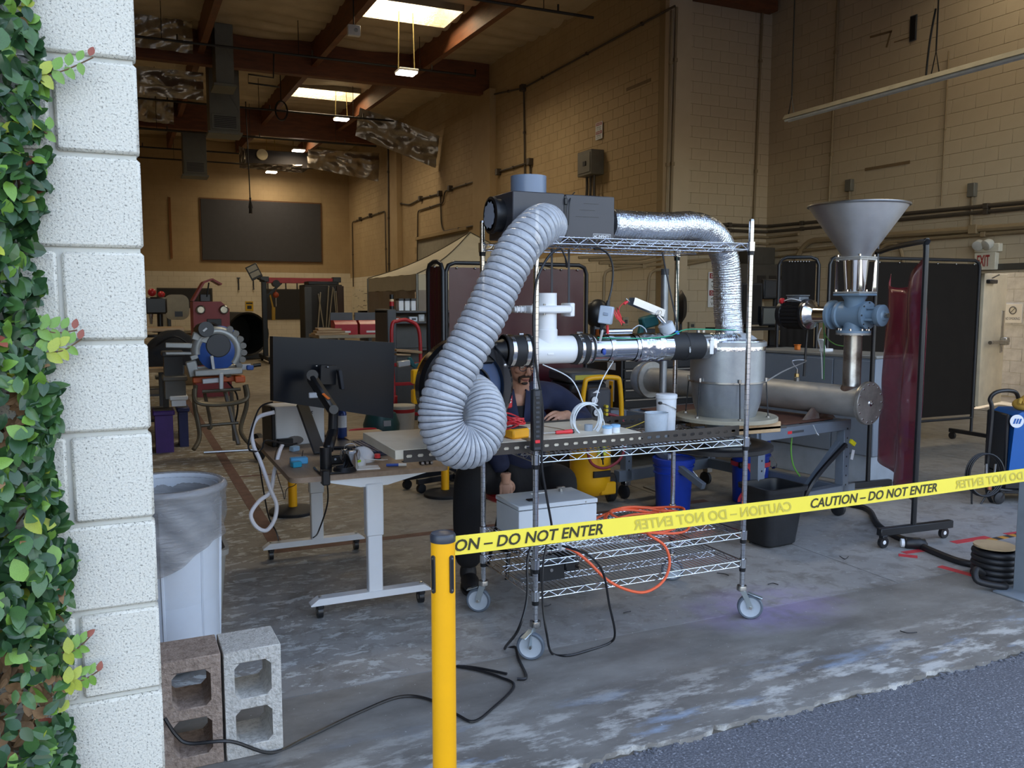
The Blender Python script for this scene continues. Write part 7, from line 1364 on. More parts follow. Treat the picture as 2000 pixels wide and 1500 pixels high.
# hanging strip light by the right wall
s0, s1 = atX(1535, 236, 9.7), atX(2040, 93, 9.7); st = thing('strip_light', 'long unlit fluorescent strip light hanging by chains near the right wall', 'ceiling light', tuple(s0)); z = (s0.z+s1.z)/2; FX = M('fixture_cream', 'd8cfb8', .45)
part(st, 'housing', MB().prism([(-.075, 0), (.075, 0), (.03, .07), (-.03, .07)], 0, abs(s1.y-s0.y), Matrix(((1, 0, 0, 9.7), (0, 0, 1, min(s0.y, s1.y)), (0, 1, 0, z), (0, 0, 0, 1)))), FX)
for dx in (-.035, .035): part(st, 'tube', MB().cyl((9.7+dx, min(s0.y, s1.y)+.02, z-.022), (9.7+dx, max(s0.y, s1.y)-.02, z-.022), .018, n=12), M('tube_white', 'e8e4d8', .3))
for px, py in ((1545, 230), (1826, 152)):
    c = atX(px, py, 9.7); part(st, 'chain', MB().cyl((9.7, c.y, z+.35), (9.7, c.y, 7.75), .011, n=6).tube([(9.7, c.y-.06, z+.07), (9.7, c.y, z+.35), (9.7, c.y+.06, z+.07)], .009, 6), BLACK)
part(st, 'power_cord', MB().tube(cr([(9.72, atX(1806, 156, 9.7).y, z+.06), (9.72, atX(1812, 120, 9.7).y, z+.5), (9.72, atX(1822, 95, 9.7).y, z+.9)], 6), .014, 6), BLACK)
for nm, lab, px, py, w_, h_ in (('thermostat', 'small grey box on the right wall right of the funnel', 1898, 371, .12, .2), ('outlet_box', 'dark conduit box on the right wall above the funnel', 1658, 362, .14, .2)):
    c = WR_(px, py); t_ = thing(nm, lab, 'wall box', tuple(c)); part(t_, 'box', MB().box(XR-.09, XR-.01, c.y-w_/2, c.y+w_/2, c.z-h_/2, c.z+h_/2, .008), CONG); part(t_, 'stub_pipe', MB().cyl((XR-.04, c.y, c.z-h_/2), (XR-.04, c.y, c.z-h_/2-.5), .02, n=8), CON)
t_ = thing('wall_patch', 'black slot high on the right wall', 'vent', tuple(WR_(1781, 54))); c = WR_(1781, 54); part(t_, 'slot', MB().box(XR-.03, XR-.01, c.y-.04, c.y+.06, c.z-.18, c.z+.18, .003), BLACK); part(t_, 'slot_frame', MB().box(XR-.025, XR-.01, c.y-.055, c.y+.075, c.z-.195, c.z+.195, .003), DGREY)
gl_ = M('glue_mark', '7a6447', .8, var=.1)
for p, q, w_ in (((1695, 72), (1738, 60), .035), ((1736, 60), (1727, 92), .035), ((1685, 331), (1773, 316), .05), ((1742, 82), (1780, 70), .015)): part(wr, 'glue_mark', MB().bar(V((XR-.0128, WR_(*p).y, WR_(*p).z)), V((XR-.0128, WR_(*q).y, WR_(*q).z)), .002, w_), gl_)
a_, b_ = WX(1220, 175), WX(1268, 155); part(wh, 'glue_mark', MB().bar(V((X1-.0128, a_.y, a_.z)), V((X1-.0128, b_.y, b_.z)), .002, .06), gl_)
# back wall
def BW(px, py): return at(px, py, YB-.03)
a_, b_ = BW(391, 388), BW(628, 512); t_ = thing('projection_panel', 'big dark grey panel high on the back wall', 'panel', tuple((a_+b_)/2)); part(t_, 'panel_face', MB().box(a_.x, b_.x, YB-.07, YB-.03, b_.z, a_.z, .01), M('panel_dark', '3f3f42', .8, var=.06)); part(t_, 'edge_frame', MB().box(a_.x-.05, b_.x+.05, YB-.05, YB-.028, b_.z-.05, a_.z+.05, .01), M('frame_brown', '6b4a2c', .6))
a_, b_ = BW(328, 385), BW(333, 505); t_ = thing('wood_strip', 'brown vertical wood strip on the back wall left of the dark panel', 'strip', tuple((a_+b_)/2)); part(t_, 'strip', MB().box(a_.x, a_.x+.09, YB-.05, YB-.02, b_.z, a_.z, .004), M('strip_brown', '7d4d1f', .6)); part(t_, 'screw', MB().sphere((a_.x+.045, YB-.05, a_.z-.2), .012, 8, 6), DGREY)
for k, (x0, y0, x1, y1, lab) in enumerate(((308, 564, 414, 600, 'dark opening in the white back wall behind the red machine'), (520, 566, 590, 622, 'black board on the back wall under the red gantry beam'))):
    a_, b_ = BW(x0, y0), BW(x1, y1); t_ = thing('black_board', lab, 'board', tuple((a_+b_)/2)); part(t_, 'board_face', MB().box(a_.x, b_.x, YB-.06, YB-.03, b_.z, a_.z, .005), M('board_black', '1d1c1d', .6)); part(t_, 'board_edge', MB().box(a_.x-.04, b_.x+.04, YB-.045, YB-.028, b_.z-.04, a_.z+.04, .005), M('frame_dark', '4a4238', .6))
for k, (px, py, h_) in enumerate(((466, 555, .5), (495, 556, .35), (523, 555, .35), (558, 556, .35), (580, 556, .45))):
    c = BW(px, py); t_ = thing('hanging_tool', 'small dark hand tool hung on the white back wall, ' + ('first from the left', 'second from the left', 'third from the left', 'fourth from the left', 'rightmost')[k], 'tool', tuple(c), 0, 'tools on the back wall'); part(t_, 'handle', MB().cbox((c.x, YB-.05, c.z), .05, .03, h_, .008), BLACK); part(t_, 'head', MB().cbox((c.x, YB-.05, c.z+(h_/2 if k in (0, 4) else -h_/2)), .14 if k in (0, 4) else .07, .035, .05, .008), DGREY)
c = BW(487, 598); t_ = thing('yellow_notice', 'small yellow notice on the white back wall left of the gantry', 'sign', tuple(c)); part(t_, 'sheet', MB().box(c.x-.16, c.x+.16, YB-.04, YB-.028, c.z-.2, c.z+.2, .002), M('notice_yellow', 'c9a21f', .5)); part(t_, 'black_print', MB().box(c.x-.09, c.x+.09, YB-.043, YB-.038, c.z-.12, c.z+.02).box(c.x-.13, c.x+.13, YB-.043, YB-.038, c.z+.09, c.z+.15), BLACK)
c0, c1 = WX(664, 567), WX(772, 612); t_ = thing('whiteboard', 'whiteboard covered in faint writing on the far hall wall', 'whiteboard', (X1-.05, 33, 1.6)); part(t_, 'board', MB().box(X1-.06, X1-.02, 29.5, 36.6, 1.0, 2.12, .004), M('whiteboard_cream', 'cfc6ae', .3)); rr = random.Random(31); mb = MB()
for k in range(70): y = rr.uniform(29.8, 36.2); z_ = rr.uniform(1.1, 2.05); mb.box(X1-.0625, X1-.060, y, y+rr.uniform(.1, .5), z_, z_+rr.uniform(.008, .02))
part(t_, 'scribbles', mb, INK, kind='stuff', ang=0)
# ceiling services
ledm = M('led_face', 'fff4e6', .5, var=0, emit=26); led_h = M('led_housing', 'd9d6cf', .4)
for k, (px, py, Y_, top) in enumerate(((794, 144, 18.0, 50), (667, 234, 26.0, 160), (583, 295, 31.0, 260), (530, 337, 35.6, 318))):
    c = at(px, py, Y_); t_ = thing('led_shop_light', 'lit LED shop light hanging from the ceiling, ' + ('nearest of four', 'second from the front', 'third from the front', 'farthest, near the back wall')[k], 'ceiling light', tuple(c), 0, 'lit shop lights')
    part(t_, 'housing', MB().box(c.x-.21, c.x+.21, c.y-.2, c.y+.2, c.z+.025, c.z+.075, .01), led_h)
    for dx in (-.1, .1): part(t_, 'led_tube', MB().box(c.x-.2, c.x+.2, c.y+dx-.06, c.y+dx+.06, c.z-.01, c.z+.025, .01), ledm)
    for dy_ in (-.18, .18): part(t_, 'chain', MB().cyl((c.x+dy_, c.y, c.z+.07), (c.x+dy_*.85, c.y, roofz(c.y)-.1), .012, n=6), M('chain_brass', '9c8a55', .5, .5))
    area('shop_light_glow', (c.x, c.y, c.z-.03), .40, .38, 36, (1.0, 0.80, 0.56))
DU = M('duct_sheet_metal', '6f716c', .5, .4, var=.12, scale=2)
def duct_drop(label, x0, x1, ztop, zbot, Y_, grille):
    a_, b_ = at(x0, ztop, Y_), at(x1, zbot, Y_); t_ = thing('duct_drop', label, 'duct', ((a_.x+b_.x)/2, Y_, b_.z)); zt2 = roofz(Y_)-.08
    part(t_, 'duct_body', MB().box(a_.x, b_.x, Y_, Y_+.7, b_.z, zt2, .01), DU); part(t_, 'cross_crease', MB().bar((a_.x, Y_-.004, b_.z+.5), (b_.x, Y_-.004, zt2-.1), .01, .012).bar((b_.x, Y_-.004, b_.z+.5), (a_.x, Y_-.004, zt2-.1), .01, .012), DU)
    part(t_, 'flange', MB().box(a_.x-.05, b_.x+.05, Y_-.05, Y_+.75, b_.z-.03, b_.z+.03, .006), DU)
    if grille:
        g = part(t_, 'grille_frame', MB().box(a_.x+.04, b_.x-.04, Y_-.03, Y_, b_.z+.08, b_.z+.46, .006), DU)
        for k in range(7): part(g, 'louvre', MB().box(a_.x+.10, b_.x-.10, Y_-.036, Y_-.028, b_.z+.125+k*.043, b_.z+.15+k*.043), BLACK)
    return t_
duct_drop('square grey duct drop with a dark grille hanging from the ceiling', 405, 470, 95, 262, 23.0, True); duct_drop('smaller grey duct box higher up in front of the grilled duct', 418, 458, 45, 168, 20.6, False); duct_drop('far grey duct drop left of the grilled one', 355, 405, 235, 344, 30.5, True)
def pipe_run(label, pts, r=.028, hangers=3, nm='sprinkler_pipe'):
    t_ = thing(nm, label, 'pipe', tuple(pts[0])); part(t_, 'pipe', MB().tube(pts, r, 8), M('black_pipe', '221d19', .5))
    for k in range(hangers): p = V(pts[0]).lerp(V(pts[1]), (k+.5)/hangers); part(t_, 'hanger_rod', MB().cyl(p, (p.x, p.y, roofz(p.y)-.05), .008, n=6), M('black_pipe', '221d19', .5)); part(t_, 'sprinkler_head', MB().cyl(p+V((.3, 0, .03)), p+V((.3, 0, .14)), .02, n=8), COND)
    return t_
pipe_run('black sprinkler pipe nearest the doorway, ending near the right wall', [V((2.0, 14.6, 6.95)), V((8.3, 14.6, 6.95))]); pipe_run('black sprinkler pipe behind the first girder', [V((-.5, 19.6, 7.0)), V((7.9, 19.6, 7.0)), V((7.9, 19.6, 7.15))]); pipe_run('black sprinkler pipe over the second skylight', [V((-.4, 25.4, 7.0)), V((7.7, 25.4, 7.0))]); pipe_run('black pipe along the second girder', [V((-.3, 28.9, 6.85)), V((8.0, 28.9, 6.85))], .035); pipe_run('farthest black pipe under the ceiling near the back wall', [V((.5, 34.0, 6.75)), V((8.4, 34.0, 6.75))]); pipe_run('low black pipe at the left, beyond the duct drops', [V((-.4, 32.0, 6.8)), V((4.6, 32.0, 6.8))])
mb = MB(); p = at(540, 105, 20.4); pts = cr([at(640, 108, 20.9), at(540, 108, 20.9), at(532, 155, 20.9), at(480, 150, 20.9), at(484, 165, 20.9), at(560, 172, 20.9)], 3); solo('hanger_trapeze', MB().tube([at(535, 100, 21.0), at(534, 152, 21.0), at(485, 145, 21.0), at(485, 162, 21.0), at(545, 170, 21.0)], .02, 8), M('black_pipe', '221d19', .5), 'bent black pipe section hanging under the first girder', 'pipe', tuple(at(535, 100, 21.0)))
# dropped cable, coil and heater
c = at(489, 400, 26.0); t_ = thing('hanging_cable', 'black power cable hanging from the ceiling in front of the dark panel', 'cable', tuple(c)); part(t_, 'drop', MB().cyl(c, (c.x-.05, 26.0, 7.3), .016, n=6), BCORD); part(t_, 'plug_cluster', MB().cyl(c-V((0, 0, .25)), c+V((0, 0, .15)), .05, .02, n=8).bar(c-V((.06, 0, .1)), c+V((.02, 0, .2)), .03, .03).bar(c-V((-.06, 0, .1)), c+V((-.02, 0, .2)), .03, .03), BLACK)
mb = MB(); c = at(549, 216, 23)
for k in range(3): mb.tube([c+V((.15*math.cos(a)+.01*k, .02*k, .24*math.sin(a))) for a in [i*math.pi/12 for i in range(24)]], .018, 6, closed=True)
mb.cyl(c+V((0, 0, .24)), (c.x, c.y, roofz(23)-.1), .012, n=6); solo('cable_loop', mb, BCORD, 'looped black cable hanging below the second skylight', 'cable', tuple(c))
a_, b_ = at(478, 290, 31.9), at(603, 330, 31.9); t_ = thing('unit_heater', 'dark box unit under the ceiling with a round white face', 'heater', ((a_.x+b_.x)/2, 31, b_.z)); part(t_, 'box', MB().box(a_.x, b_.x, 31.9, 32.8, b_.z, min(a_.z, 7.5), .02), M('unit_dark', '2a221c', .6)); q = at(512, 302, 31.88); part(t_, 'round_face', MB().lathe_ax(q, (0, -1, 0), [(0, .03), (.19, .03), (.2, 0)], 28), M('round_cream', 'd8c9a0', .5)); part(t_, 'support_rod', MB().cyl((a_.x+.2, 32.3, 7.4), (a_.x+.2, 32.3, 8.0), .02), BLACK)
flap('foil_flap', 'bright foil wrapped shelf below the dark ceiling unit', [at(466, 285, 30.8), at(480, 290, 30.8), at(480, 325, 30.8), at(468, 328, 30.8)], 41); flap('foil_flap', 'bright foil strip along the underside of the dark ceiling unit', [at(468, 318, 30.7), at(590, 322, 30.7), at(590, 338, 30.7), at(468, 328, 30.7)], 43)
c = at(691, 60, 16.5); t_ = thing('sensor_box', 'small white box under the ceiling beside the first skylight', 'sensor', tuple(c)); part(t_, 'box', MB().box(c.x-.12, c.x+.12, c.y-.05, c.y+.05, c.z-.1, c.z+.1, .01), WHITEP); part(t_, 'hanger', MB().cyl((c.x, c.y, c.z+.1), (c.x, c.y, roofz(c.y)-.05), .012), BLACK); part(t_, 'lens', MB().sphere(c+V((.03, -.05, 0)), .04, 12, 8), GREYP)

# ------------------------------------------------------------------ far machines and stores in the hall
# miter saw on its folding stand
sx, sy = .82, 9.0; ms = thing('miter_saw', 'sliding miter saw with a blue blade guard on a folding stand', 'saw', (sx, sy, .75)); SA = M('saw_grey', 'a6a8a6', .4, .4, var=.08); SB = M('guard_blue', '2f56a0', .35)
def A9(px, py, dy=0): return at(px, py, sy+dy)
bcx = A9(424, 686); part(ms, 'blade', MB().lathe_ax(bcx, (0, -1, 0), [(0, .004), (.19, .004), (.19, 0)], 40), DGREY); part(ms, 'upper_guard', MB().tube([bcx+V((.20*math.cos(R(a)), 0, .20*math.sin(R(a)))) for a in range(-40, 200, 12)], .055, 10), SA); part(ms, 'lower_guard', MB().lathe_ax(bcx+V((0, -.03, 0)), (0, -1, 0), [(0, .012), (.17, .012), (.19, 0)], 36), SB); part(ms, 'arbor_plate', MB().lathe_ax(bcx+V((0.01, -.045, .06)), (0, -1, 0), [(0, .012), (.11, .012), (.12, 0)], 30), DGREY)
for k in range(9): a = R(60-k*16); part(ms, 'dust_bag_rib', MB().tube([bcx+V((.255*math.cos(a), t*.05, .255*math.sin(a))) for t in (-1, 0, 1)], .032, 8), M('bag_grey', '8d8a84', .6))
part(ms, 'slide_rail', MB().bar(A9(323, 674), A9(402, 676), .05, .05, .006).bar(A9(323, 690), A9(402, 690), .05, .03, .006), SA); part(ms, 'motor', MB().cyl(A9(393, 646, .1), A9(403, 643, -.12), .075, n=22), BLACK); part(ms, 'motor_label', MB().bar(A9(397, 647, -.125), A9(404, 641, -.125), .004, .018), WHITEP); part(ms, 'gear_case', MB().bar(A9(375, 655), A9(420, 668), .10, .08, .01), SA); part(ms, 'handle', MB().tube(cr([A9(410, 648), A9(430, 640), A9(455, 648), A9(458, 652)], 5), .022, 10), SB)
part(ms, 'pivot_arm', MB().bar(A9(372, 705), A9(380, 735), .10, .1, .01).bar(A9(400, 690), A9(372, 700), .05, .05, .006), SA); part(ms, 'saw_table', MB().bar(A9(378, 727), A9(470, 722), .34, .06, .008), SA); part(ms, 'fence', MB().bar(A9(413, 695, -.1), A9(418, 728, -.1), .03, .05, .004).bar(A9(380, 722, .1), A9(490, 716, .1), .03, .06, .004), BLADE); part(ms, 'front_knob', MB().cyl(A9(495, 714, -.1), A9(509, 712, -.1), .02, n=12), BLACK); part(ms, 'blue_clamp', MB().cbox(A9(488, 718, -.12), .07, .05, .05, .01), SB); part(ms, 'cord', MB().tube(cr([A9(444, 745), A9(462, 770), A9(464, 800), A9(458, 830)], 6), .01, 6), BCORD)
ss = thing('saw_stand', 'folding tube stand with orange brackets under the miter saw', 'stand', (sx, sy, 0)); TU = M('stand_bronze', '6a6252', .4, .5); OR = M('stand_orange', 'd0602a', .45)
for nm, pts, r, m in (('side_tube', [(382, 752, -.1), (380, 790, -.1), (390, 850, -.2), (378, 878, -.3)], .022, TU), ('side_tube', [(478, 752, -.1), (482, 790, -.1), (470, 840, -.2), (488, 868, -.3)], .022, TU), ('push_handle', [(380, 760, -.25), (385, 785, -.3), (430, 790, -.3), (480, 780, -.3), (480, 752, -.25)], .024, TU), ('cross_tube', [(395, 765, 0), (470, 760, 0)], .018, TU), ('cross_tube', [(392, 832, -.1), (466, 826, -.1)], .016, TU), ('fold_leg', [(400, 770, .1), (412, 830, -.1), (406, 835, -.1)], .018, TU), ('fold_leg', [(440, 765, .1), (466, 868, -.2)], .024, DULL), ('fold_leg', [(452, 765, .1), (458, 860, .2)], .02, DULL), ('axle', [(398, 884, -.25), (508, 878, -.25)], .014, STEEL)):
    P_ = [A9(*p) for p in pts]; P_ = [V((p.x, p.y, max(p.z, .02))) for p in P_]; part(ss, nm, MB().tube(cr(P_, 5), r, 8), m)
part(ss, 'wheel', MB().lathe_ax((A9(505, 862, -.25).x, sy-.25, .14), (1, .2, 0), [(0, -.02), (.10, -.025), (.135, -.025), (.14, 0), (.135, .025), (.10, .025), (0, .02)], 26), RUBBER); part(ss, 'orange_bracket', MB().bar(A9(376, 742), A9(470, 738), .10, .06, .008), OR); part(ss, 'orange_grip', MB().cbox(A9(468, 740, -.1), .10, .10, .07, .01), OR); part(ss, 'silver_bar', MB().bar(A9(395, 745, -.1), A9(430, 742, -.1), .05, .05, .006).bar(A9(432, 728, -.15), A9(432, 760, -.15), .04, .05, .006), BLADE)
def bin_(name, label, p, q, Y_, m, cat='bin', lid=False, depth=.35, z0=0.0):
    a_, b_ = at(*p, Y_), at(*q, Y_); zb = z0 if z0 is not None else b_.z; o = thing(name, label, cat, ((a_.x+b_.x)/2, Y_+depth/2, zb)); part(o, 'bin_shell', MB().prism([(a_.x+.02, Y_+.02), (b_.x-.02, Y_+.02), (b_.x-.02, Y_+depth-.02), (a_.x+.02, Y_+depth-.02)], zb, a_.z-.04).box(a_.x, b_.x, Y_, Y_+depth, a_.z-.05, a_.z, .01), m); part(o, 'inside', MB().box(a_.x+.02, b_.x-.02, Y_+.02, Y_+depth-.02, a_.z-.002, a_.z+.002), DGREY); return o
bin_('plastic_tote', 'purple plastic bin on the floor beyond the white barrel', (298, 804), (344, 870), 9.6, M('tote_purple', '4a2a78', .45)); bin_('plastic_tote', 'dark blue plastic bin beside the purple one', (345, 797), (373, 864), 9.9, M('tote_navy', '222a5c', .45)); bin_('steel_tray_bin', 'grey sheet metal bin on the bench above the purple tote', (318, 736), (368, 778), 9.5, M('bin_grey', '6d6a64', .5), z0=None); bin_('white_box', 'white box under the grey sheet metal bin', (331, 774), (368, 793), 9.5, WHITEP, 'box', z0=None)
# left bench with small tools
def bench(label, x0, x1, Y0, Y1, z, m, name='workbench'):
    o = thing(name, label, 'table', ((x0+x1)/2, (Y0+Y1)/2, 0)); part(o, 'bench_top', MB().box(x0, x1, Y0, Y1, z-.05, z, .006), m)
    for x in (x0+.05, x1-.05):
        for y in (Y0+.05, Y1-.05): part(o, 'leg', MB().box(x-.03, x+.03, y-.03, y+.03, 0, z-.05, .004), DGREY)
    part(o, 'shelf', MB().box(x0+.03, x1-.03, Y0+.05, Y1-.05, .25, .28), DGREY); return o
bench('wooden workbench at the far left behind the concrete pier', -.6, .42, 10.2, 11.6, .86, WOOD); bench('upper wooden shelf bench with small tools at far left', -.3, .75, 13.0, 13.8, 1.22, WOOD)
t_ = thing('black_bag', 'black cloth bag heaped on the left bench behind the saw', 'bag', (.5, 10.6, .86)); mb = MB(); mb.sheet(lambda u, v: V((.12+.75*u, 10.4+.5*v, .86+.40*(math.sin(math.pi*u)*math.sin(math.pi*v))**.5+.03*mnoise.noise((u*6, v*6, 2)))), 24, 16, .01); part(t_, 'cloth', mb, DARK, ang=80); part(t_, 'strap', MB().tube(cr([(.3, 10.42, 1.1), (.5, 10.38, 1.2), (.7, 10.42, 1.05)], 5), .012, 6), BLACK)
bin_('grey_crate', 'dark grey crate at the left under the black bag', (316, 688), (362, 735), 9.6, DGREY, 'crate', z0=None)
# band saw and drill heads at left
c = at(347, 602, 17.5); t_ = thing('band_saw', 'beige band saw with rounded wheel cover at far left', 'band saw', (c.x, 17.5, 0)); BE = M('machine_beige', 'a8997a', .45); part(t_, 'upper_cover', MB().prism(rrect(c.x-.24, c.x+.20, c.z-.22, c.z+.26, .14), 0, .2, Matrix(((1, 0, 0, 0), (0, 0, 1, 17.4), (0, 1, 0, 0), (0, 0, 0, 1)))), BE); part(t_, 'label', MB().box(c.x-.06, c.x+.08, 17.39, 17.4, c.z-.16, c.z-.06), DGREY); part(t_, 'column', MB().box(c.x-.30, c.x-.2, 17.4, 17.6, .1, c.z+.1, .02), BE); part(t_, 'table', MB().box(c.x-.3, c.x+.35, 17.2, 17.8, 1.0, 1.05, .006), BE); part(t_, 'base', MB().box(c.x-.3, c.x+.3, 17.3, 17.7, 0, .98, .02), BE)
for k, (px, Y_, lab, m) in enumerate(((300, 16.5, 'dark drill press with red knob at the far left edge', BLACKM), (318, 19.0, 'second drill press behind the first at far left', DGREY))):
    c = at(px, 600, Y_); t_ = thing('drill_press', lab, 'drill press', (c.x, Y_, 0)); part(t_, 'column', MB().cyl((c.x+.1, Y_, 0), (c.x+.1, Y_, c.z+.1), .05), m); part(t_, 'head', MB().box(c.x-.14, c.x+.22, Y_-.12, Y_+.12, c.z-.12, c.z+.18, .03), m); part(t_, 'chuck', MB().cyl((c.x-.05, Y_, c.z-.12), (c.x-.05, Y_, c.z-.3), .04, .02), STEEL); part(t_, 'drill_table', MB().cyl((c.x, Y_, .96), (c.x, Y_, 1.0), .22, n=20), m); part(t_, 'base', MB().box(c.x-.2, c.x+.3, Y_-.2, Y_+.2, 0, .06, .01), m); part(t_, 'red_knob', MB().sphere((c.x-.02, Y_-.1, c.z+.26), .07, 12, 8), RED)
# red machine with raised hood
c = at(411, 620, 15.0); x0, x1 = at(377, 600, 15).x, at(448, 600, 15).x; z1 = at(411, 589, 15).z; t_ = thing('red_machine', 'dark red machine with two round lamps and a raised hood', 'machine', (c.x, 15.3, 0)); RM_ = M('machine_red', '8a2a2c', .45, var=.08); part(t_, 'body', MB().prism([(x0, 0), (x1, 0), (x1, z1-.12), (x1-.13, z1), (x0, z1)], 0, .7, Matrix(((1, 0, 0, 0), (0, 0, 1, 15.0), (0, 1, 0, 0), (0, 0, 0, 1)))), RM_)
for px in (392, 437): q = at(px, 605, 14.98); l_ = part(t_, 'round_lamp', MB().lathe_ax(q, (0, -1, 0), [(0, .03), (.05, .03), (.06, .02), (.065, 0)], 24), M('lamp_glass', 'c9cdc8', .12, .3)); part(l_, 'lamp_rim', MB().lathe_ax(q, (0, -1, 0), [(.06, 0), (.065, .03), (.075, .02), (.078, 0)], 24), STEEL)
part(t_, 'dark_port', MB().box(at(404, 620, 15).x, at(432, 620, 15).x, 14.97, 15.0, at(410, 640, 15).z, at(410, 623, 15).z, .005), BLACK); part(t_, 'handle', MB().tube(cr([at(395, 645, 14.9), at(415, 632, 14.9), at(435, 645, 14.9)], 5), .02, 8), BLACK); part(t_, 'hood', MB().bar(at(375, 588, 15.1), at(396, 552, 15.1), .55, .03).bar(at(396, 552, 15.1), at(412, 546, 15.1), .55, .03).bar(at(412, 546, 15.1), at(430, 556, 15.1), .55, .03), RM_); part(t_, 'hood_strut', MB().cyl(at(404, 580, 15.1), at(408, 552, 15.1), .012), BLACK); part(t_, 'engine_block', MB().box(at(390, 580, 15.2).x, at(410, 580, 15.2).x, 15.1, 15.5, z1, at(400, 577, 15.2).z+.02, .01), DGREY)
# black drum, gantry crane, cabinet with rods
c = at(482, 650, 24.5); t_ = thing('black_drum', 'big open black drum lying on the floor by the gantry post', 'drum', (c.x, 24.5, 0)); rD = .60; part(t_, 'drum_wall', MB().lathe_ax((c.x, 24.2, rD+.1), (-.3, 1, 0), [(rD-.05, .02), (rD, 0), (rD, 1.2), (0, 1.25)], 36), M('drum_black', '1c1a19', .5)); part(t_, 'inner_wall', MB().lathe_ax((c.x, 24.2, rD+.1), (-.3, 1, 0), [(rD-.05, .02), (rD-.05, 1.1), (0, 1.1)], 36), BLACK); part(t_, 'cradle', MB().box(c.x-.5, c.x+.5, 24.3, 25.2, 0, .16, .02), DGREY)
g0, g1 = at(515, 546, 23), at(656, 548, 23); t_ = thing('gantry_crane', 'small gantry crane with a red beam and black posts', 'gantry', ((g0.x+g1.x)/2, 23, 0)); zg = g0.z; part(t_, 'red_beam', MB().box(g0.x, g1.x, 22.93, 23.07, zg-.09, zg+.05, .01), RED)
for x, s in ((g0.x, 1), (g1.x, -1)):
    part(t_, 'post', MB().box(x-.06, x+.06, 22.92, 23.08, .1, zg-.02, .008), BLACK); part(t_, 'brace', MB().bar((x, 23, zg-.5), (x+s*.45, 23, zg-.08), .05, .06), BLACK); part(t_, 'base_beam', MB().box(x-.06, x+.06, 22.2, 23.8, .08, .18, .008), BLACK); part(t_, 'corner_plate', MB().box(x-.1, x+.12, 22.9, 23.1, zg-.06, zg+.08, .01), BLACKM)
    for y in (22.3, 23.7): part(t_, 'caster', MB().cyl((x-.03, y, .05), (x+.03, y, .05), .05, n=14), RUBBER)
q = at(538, 548, 23); tr_ = part(t_, 'trolley', MB().cyl((q.x, 22.85, zg-.10), (q.x, 23.15, zg-.10), .09, n=20), BLACK); part(tr_, 'hook_block', MB().cyl((q.x, 23, zg-.18), (q.x, 23, zg-.34), .012).sphere((q.x, 23, zg-.40), .08, 12, 8), M('hook_orange', 'a8492a', .5)); part(tr_, 'chain', MB().cyl((q.x, 23, zg-.46), (q.x, 23, zg-.7), .012), STEEL); part(t_, 'yellow_strap', MB().bar(at(527, 575, 23), at(534, 605, 23), .04, .05).bar(at(534, 600, 23), at(534, 625, 23), .08, .10), M('strap_yellow', 'b08a2a', .6))
a_, b_ = at(479, 520, 22.8), at(511, 542, 22.8); lf = thing('flood_light', 'black double panel flood light tilted on top of the gantry post', 'flood light', (g0.x, 22.8, zg)); A0, A1 = at(489, 518, 22.8), at(503, 544, 22.8); part(lf, 'lamp_housing', MB().bar(A0, A1, .28, .05, .01, roll=R(90)) if False else MB().bar(A0, A1, .05, .30, .01), BLACK)
for k in range(2): part(lf, 'lamp_panel', MB().bar(A0.lerp(A1, .08+.42*k)+V((0, -.03, 0)), A0.lerp(A1, .42+.42*k)+V((0, -.03, 0)), .004, .24), M('panel_warmgrey', '8f8671', .3))
part(lf, 'bracket', MB().bar(A1, V((g0.x, 22.9, zg-.05)), .03, .04), BLACK)
x0, x1 = at(596, 600, 20.5).x, at(669, 600, 20.5).x; zc1 = at(630, 556, 20.5).z; t_ = thing('steel_rack_cabinet', 'tall dark steel cabinet with rods leaning on it', 'cabinet', ((x0+x1)/2, 20.8, 0)); part(t_, 'carcass', MB().box(x0, x1, 20.5, 21.2, 0, zc1, .01), M('rack_dark', '262322', .5)); part(t_, 'left_panel', MB().box(x0-.02, x0+.14, 20.42, 20.5, 0, zc1-.06, .006), DGREY); part(t_, 'right_panel', MB().box(x1-.14, x1+.02, 20.42, 20.5, 0, zc1-.03, .006), M('rack_brown', '3a2a24', .5)); part(t_, 'rack_bar', MB().box(x0+.2, x1-.1, 20.35, 20.38, .95, .98), DULL); part(t_, 'top_box', MB().box(x0+.1, x1-.1, 20.55, 21.1, zc1, zc1+.08, .01), BLACK)
for k, (a_, b_) in enumerate((((637, 640), (642, 560)), ((640, 655), (650, 562)), ((632, 640), (622, 575)), ((659, 640), (652, 565)), ((661, 640), (656, 570)), ((624, 600), (626, 572)))): a3 = at(*a_, 20.2); b3 = at(*b_, 20.3); a3 = a3+(a3-b3)*(a3.z/(b3.z-a3.z)); tr_ = thing('leaning_rod', ('rod tilted right beside the long steep one', 'longest pale rod crossing the cabinet face', 'short rod tilted to the left', 'right pale rod close to the cabinet edge', 'rightmost thin rod at the cabinet edge', 'bent short rod at the upper left')[k]+' on the tall dark cabinet', 'rod', tuple(a3), 0, 'rods leaning on the dark cabinet'); part(tr_, 'rod', MB().cyl(a3, b3, .014, n=8), M('rod_pale', '9a917f', .5, .4)); part(tr_, 'end_tip', MB().sphere(at(*b_, 20.3), .02, 8, 6), DULL)
